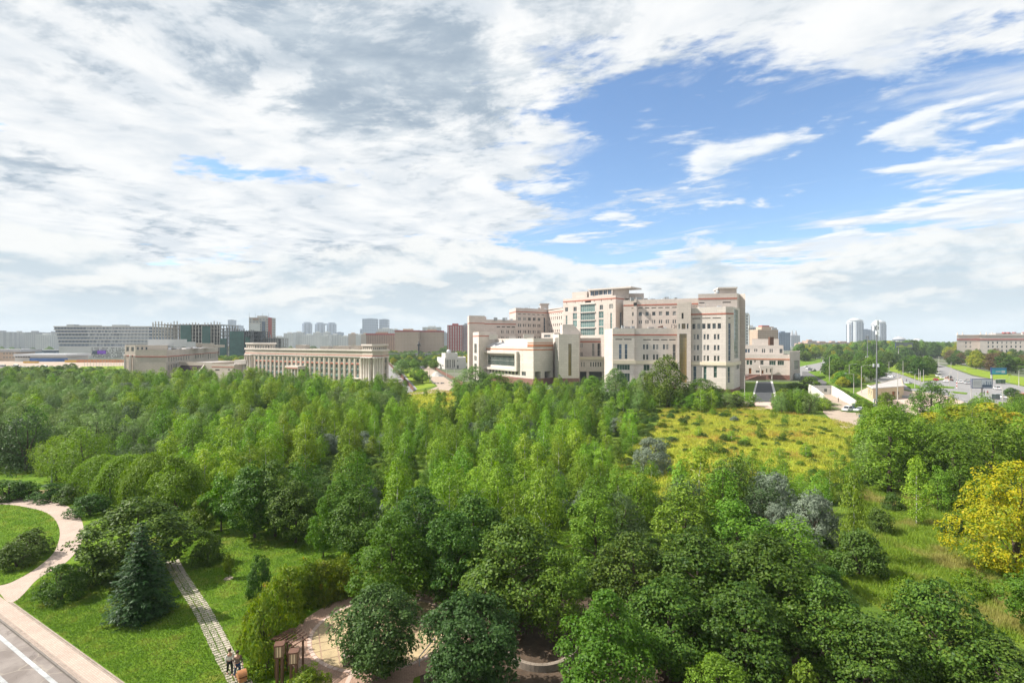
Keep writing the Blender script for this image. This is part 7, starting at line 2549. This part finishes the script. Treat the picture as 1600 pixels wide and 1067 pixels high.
MB().lathe((*c, .17), [(5.2, 0), (3.6, .7), (2.0, 1.9), (1.2, 2.6), (.3, 3.0)], 11).build('earth', 'concrete', t)
MB().lathe((c[0] + 2.5, c[1] - 1.5, .17), [(3.6, 0), (2.0, .6), (.7, 1.2), (.2, 1.3)], 9).build('earth', 'concrete_dark', t)
t = thing('debris_pile', 'flat pile of rubble on the sandy yard near the footpath', 'heap')
c = G(684, 600)
for i in range(7):
    MB().box(c[0] - 3 + i * .9, c[0] - 2.2 + i * .9, c[1] + rt.uniform(-.8, .8), c[1] + rt.uniform(1, 1.8), .17, rt.uniform(.35, .8)).build('rubble', 'concrete_dark' if i % 2 else 'concrete', t)


# ---- masts, street lamps, billboards
def mast(label, px, py, ytop, r0, gear):
    p = G(px, py)
    h = (py - ytop) * p[1] / F
    t = thing('telecom_mast', label, 'mast', (*p, .15))
    MB().path([(0, 0, 0), (0, 0, h * .5), (0, 0, h)], [r0, r0 * .75, r0 * .45], 12).build('pole', 'concrete_dark', t)
    for (ya, yb, rg, n, m) in gear:
        za, zb = (py - yb) * p[1] / F, (py - ya) * p[1] / F
        if n == 1:
            MB().lathe((0, 0, za), [(rg * .9, 0), (rg, .05), (rg, zb - za - .05), (rg * .9, zb - za)], 14).build('antenna_drum', m, t)
        else:
            for k in range(n):
                a = 2 * math.pi * (k + .25) / n
                cx_, cy_ = math.cos(a) * rg, math.sin(a) * rg
                MB().box(cx_ - .2, cx_ + .2, cy_ - .15, cy_ + .15, za, zb).build('antenna_panel', m, t)
                MB().tube((0, 0, (za + zb) / 2), (cx_, cy_, (za + zb) / 2), .05, n=5).build('bracket', 'steel', t)
    MB().tube((0, 0, h), (0, 0, h + 1.2), .04, .02, 5).build('lightning_rod', 'steel', t)
    return t
mast('tall telecom mast with white antenna drums rising past the horizon', 1370, 643, 501, .30, ((501, 509.5, .55, 1, 'white_metal'), (518, 524, .42, 1, 'white_metal'), (511, 516, .5, 3, 'steel'), (569, 574, .8, 3, 'white_metal'), (624, 630, .7, 3, 'white_metal'), (632, 637, .6, 3, 'steel')))
mast('thinner dark mast left of the tall telecom mast', 1355.5, 588, 525, .35, ((525, 530, .7, 3, 'concrete_dark'), (557, 559, .8, 3, 'white_metal'), (566, 568, .7, 3, 'white_metal')))


def street_lamp(label, px, py, ytop, arm, group='street lamps along the avenue'):
    """arm: signed length of the bracket in metres; zero for a plain pole"""
    p = G(px, py)
    h = (py - ytop) * p[1] / F
    t = thing('street_lamp', label, 'street lamp', (*p, .15), group=group)
    MB().path([(0, 0, 0), (0, 0, h * .85), (0, 0, h * .97)], [.16, .10, .08], 8).build('post', 'concrete', t)
    if arm:
        MB().path([(0, 0, h * .93), (arm * .25, 0, h * .985), (arm, 0, h)], [.06, .05, .04], 6).build('arm', 'steel', t)
        MB().hexa([(arm - .1 * np.sign(arm), -.16, h - .06), (arm + .7 * np.sign(arm), -.16, h - .04), (arm + .7 * np.sign(arm), .16, h - .04), (arm - .1 * np.sign(arm), .16, h - .06),
                   (arm - .1 * np.sign(arm), -.14, h + .1), (arm + .7 * np.sign(arm), -.14, h + .06), (arm + .7 * np.sign(arm), .14, h + .06), (arm - .1 * np.sign(arm), .14, h + .1)]).build('lamp_head', 'white_metal', t)
    return t
for px, py, yt, arm, lab in ((1402.5, 635, 582, 4.2, 'bracket street lamp in front of the beige kiosk'), (1346, 615, 571, 3.5, 'curved street lamp on the bank above the ramp'), (1327, 600, 569, 3.2, 'curved street lamp half hidden by dark trees'), (1334, 616, 584, -3.0, 'plain pole with a side lamp above the ramp'),
                             (1296, 596, 556, 0, 'thin lamp post at the parking verge'), (1282, 584, 560, -2.2, 'lamp post in the parking lot'), (1389, 585, 565, 2, 'thin post on the verge of the side street'), (1411, 592, 563, 0, 'tall thin post before the dark avenue trees'),
                             (1429.5, 607, 584, 2.2, 'short lamp post on the first traffic island'), (1438, 612, 579, 0, 'first of three plain poles at the crossing'), (1443, 601, 577, 0, 'second of three plain poles at the crossing'), (1435.5, 599, 576, 0, 'third of three plain poles at the crossing'),
                             (1467, 586, 556, 0, 'tall pole on the far side of the avenue'), (1486, 584, 565, 0, 'slim pole farther along the far side of the avenue'), (1442.5, 566, 554, 0, 'slim pole far up the avenue'), (1452.5, 573, 558, 0, 'slim pole up the avenue beside the vans'), (1483.5, 604, 580, 0, 'pole with traffic lights behind the queue'),
                             (1496.5, 609, 578, 3, 'bracket lamp in the middle of the crossing'), (1517.5, 622, 592, 0, 'pole at the left edge of the big billboard'), (1566.5, 634, 604, 0, 'pale pole right of the big billboard'), (1592, 605, 578, 1.5, 'lamp post at the right edge by the bus shelter'), (1432, 563, 556, 0, 'tiny far pole left of the vans'),
                             (1163.5, 630, 587, .6, 'white lamp post at the hospital corner by the driveway'), (671.5, 597, 575, 0, 'lamp post in the sandy yard'), (697.5, 590, 573, 0, 'left thin post on the verge below the pavilion'), (710, 592, 573, 0, 'right thin post on the verge below the pavilion'), (640.5, 611.5, 604, 0, 'short post at the end of the brown fence')):
    street_lamp(lab, px, py, yt, arm, None)


def billboard(label, px0, px1, y0, y1, ybase, m0, post_px, panels=None, turn=0.0):
    Y = gy(ybase)
    t = thing('billboard', label, 'billboard')
    A, B = W(px0, Y + turn), W(px1, Y - turn)
    z0, z1 = zt(y1, Y), zt(y0, Y)
    MB().prism([off(A, B, -.25, .18), off(A, B, math.hypot(B[0] - A[0], B[1] - A[1]) + .25, .18), off(A, B, math.hypot(B[0] - A[0], B[1] - A[1]) + .25, -.5), off(A, B, -.25, -.5)], z0 - .25, z1 + .25).build('frame', 'car_blue', t)
    L = math.hypot(B[0] - A[0], B[1] - A[1])
    for (f0, f1, g0, g1, m) in panels or [(0, 1, 0, 1, m0)]:
        d = .22 if (f0, f1, g0, g1) == (0, 1, 0, 1) or g1 - g0 > .95 else .25
        MB().prism([off(A, B, L * f0, d), off(A, B, L * f1, d), off(A, B, L * f1, .1), off(A, B, L * f0, .1)], z0 + (z1 - z0) * g0, z0 + (z1 - z0) * g1).build('poster', m, t)
    p = W(post_px, Y + .4)
    MB().lathe((p[0], p[1], .1), [(.42, 0), (.4, z0)], 10).build('post', 'concrete', t)
    return t
billboard('big two-part billboard with white text half and city picture half at the crossing', 1519, 1549.5, 592.8, 605.5, 621, 'white_wall', 1534,
          [(0, .46, 0, 1, 'apt_white'), (.47, 1, 0, 1, 'tower_pale'), (.49, .98, .05, .35, 'tower_blue_dark'), (.56, .6, .35, .6, 'tower_blue'), (.68, .74, .35, .8, 'tower_blue'), (.80, .84, .35, .7, 'tower_blue'), (.9, .95, .35, .75, 'tower_blue'),
           (.05, .40, .72, .76, 'apt_grey'), (.05, .42, .60, .64, 'apt_grey'), (.05, .36, .48, .52, 'apt_grey'), (.05, .40, .36, .40, 'apt_grey')])
billboard('teal and blue billboard on the far side of the avenue', 1549.5, 1572, 575, 584.5, 600, 'bush_teal', 1549.3, [(0, 1, 0, 1, 'bush_teal'), (.0, 1, .75, .9, 'blue_sheet'), (.25, .6, .35, .5, 'apt_white'), (.65, .9, .2, .6, 'tower_pale')])
billboard('dark and lime advertising board on a tall white post left of the avenue', 1399.5, 1426, 535.5, 543.2, 563, 'concrete_dark', 1404, [(0, 1, 0, 1, 'concrete_dark'), (.02, .98, .05, .32, 'lime_sheet'), (.2, .45, .3, .55, 'lime_sheet'), (.7, .95, .3, .6, 'lime_sheet')])
for px0, px1, y0, y1, yb, lab in ((1382, 1398.5, 560, 564.5, 568, 'long blue direction sign beyond the side street'), (1314, 1323.5, 549, 552, 560, 'small blue sign far among the trees'), (1335, 1340, 560.5, 564, 572, 'small blue sign before the yellow-green trees')):
    Y = gy(yb)
    t = thing('road_sign', lab, 'sign')
    MB().prism(back(W(px0, Y), W(px1, Y), .2), zt(y1, Y), zt(y0, Y)).build('board', 'blue_sheet', t)
    for x in (px0 + 1, px1 - 1.5):
        MB().tube((gx(x, Y + .3), Y + .3, 0), (gx(x, Y + .3), Y + .3, zt(y0, Y)), .12, n=6).build('post', 'steel', t)
    b = MB()
    for k in range(3):
        b.prism(back(W(px0 + 1 + (px1 - px0) * k * .3, Y - .03), W(px0 + 1 + (px1 - px0) * (k * .3 + .2), Y - .03), .05), zt(y0 + (y1 - y0) * .65, Y), zt(y0 + (y1 - y0) * .4, Y))
    b.build('lettering', 'apt_white', t)


def shelter(label, px0, px1, ybase):
    Y = gy(ybase)
    t = thing('bus_shelter', label, 'bus shelter')
    A, B = W(px0, Y), W(px1, Y)
    L = math.hypot(B[0] - A[0], B[1] - A[1])
    MB().prism([off(A, B, 0, .9), off(A, B, L, .9), off(A, B, L, -1), off(A, B, 0, -1)], 2.5, 2.65).build('roof', 'steel', t)
    for i in range(4):
        MB().prism([off(A, B, L * i / 4 + .05, -.85), off(A, B, L * (i + 1) / 4 - .05, -.85), off(A, B, L * (i + 1) / 4 - .05, -.9), off(A, B, L * i / 4 + .05, -.9)], .4, 2.4).build('glass_panel', 'glass_teal', t)
    for i in range(5):
        c = off(A, B, L * i / 4, -.95)
        MB().tube((*c, .15), (*c, 2.5), .05, n=6).build('post', 'steel', t)
    MB().prism([off(A, B, L * .2, -.3), off(A, B, L * .8, -.3), off(A, B, L * .8, -.7), off(A, B, L * .2, -.7)], .5, .58).build('bench', 'wood_brown', t)
shelter('dark bus shelter on the far side below the teal billboard', 1558, 1573.5, 600.5)
shelter('glazed bus shelter right of the big billboard', 1553, 1566, 626)
t = thing('lime_sign', 'small lime coloured sign above the far bus shelter', 'sign', (gx(1577, 280), 280, .2))
MB().box(-.9, .9, -.05, .05, 4.0, 4.9).build('board', 'lime_sheet', t)
MB().tube((0, .1, 0), (0, .1, 4.8), .06, n=6).build('post', 'steel', t)
for px, py, h in ((1495, 607.5, 3.4),):
    t = thing('marker_post', 'red and white marker post on the traffic island', 'post', (*G(px, py), .3))
    for k in range(5):
        MB().tube((0, 0, h * k / 5), (0, 0, h * (k + 1) / 5), .22, n=8).build('ring', 'car_red' if k % 2 else 'white_metal', t)
# tennis court fence at far left
t = thing('court_fence', 'tall thin mesh fence round the tennis court at left', 'fence')
cA, cB = Vector(G(132, 574)), Vector(G(196, 573))
for i in range(15):
    p = cA.lerp(cB, i / 14)
    MB().tube((p.x, p.y, 0), (p.x, p.y, 7.5), .09, n=5).build('post', 'steel', t)
for z in (2.5, 5, 7.4):
    MB().tube((cA.x, cA.y, z), (cB.x, cB.y, z), .05, n=5).build('wire', 'steel', t)

# ------------------------------------------------------------------ haze
hz_m = bpy.data.materials.new('haze')
hz_m.use_nodes = True
hn = hz_m.node_tree
hn.nodes.clear()
ho = hn.nodes.new('ShaderNodeOutputMaterial')
pv = hn.nodes.new('ShaderNodeVolumePrincipled')
pv.inputs['Color'].default_value = (0.80, 0.90, 1.0, 1)
pv.inputs['Density'].default_value = 0.00011
pv.inputs['Anisotropy'].default_value = 0.0
hn.links.new(pv.outputs[0], ho.inputs['Volume'])
MATS['haze'] = hz_m
hz = MB().box(-7200, 7200, -500, 7200, -1.0, 230.0).build('haze', 'haze')
tag(hz, 'pale blue summer haze filling the air over the city', None, None, 'stuff')
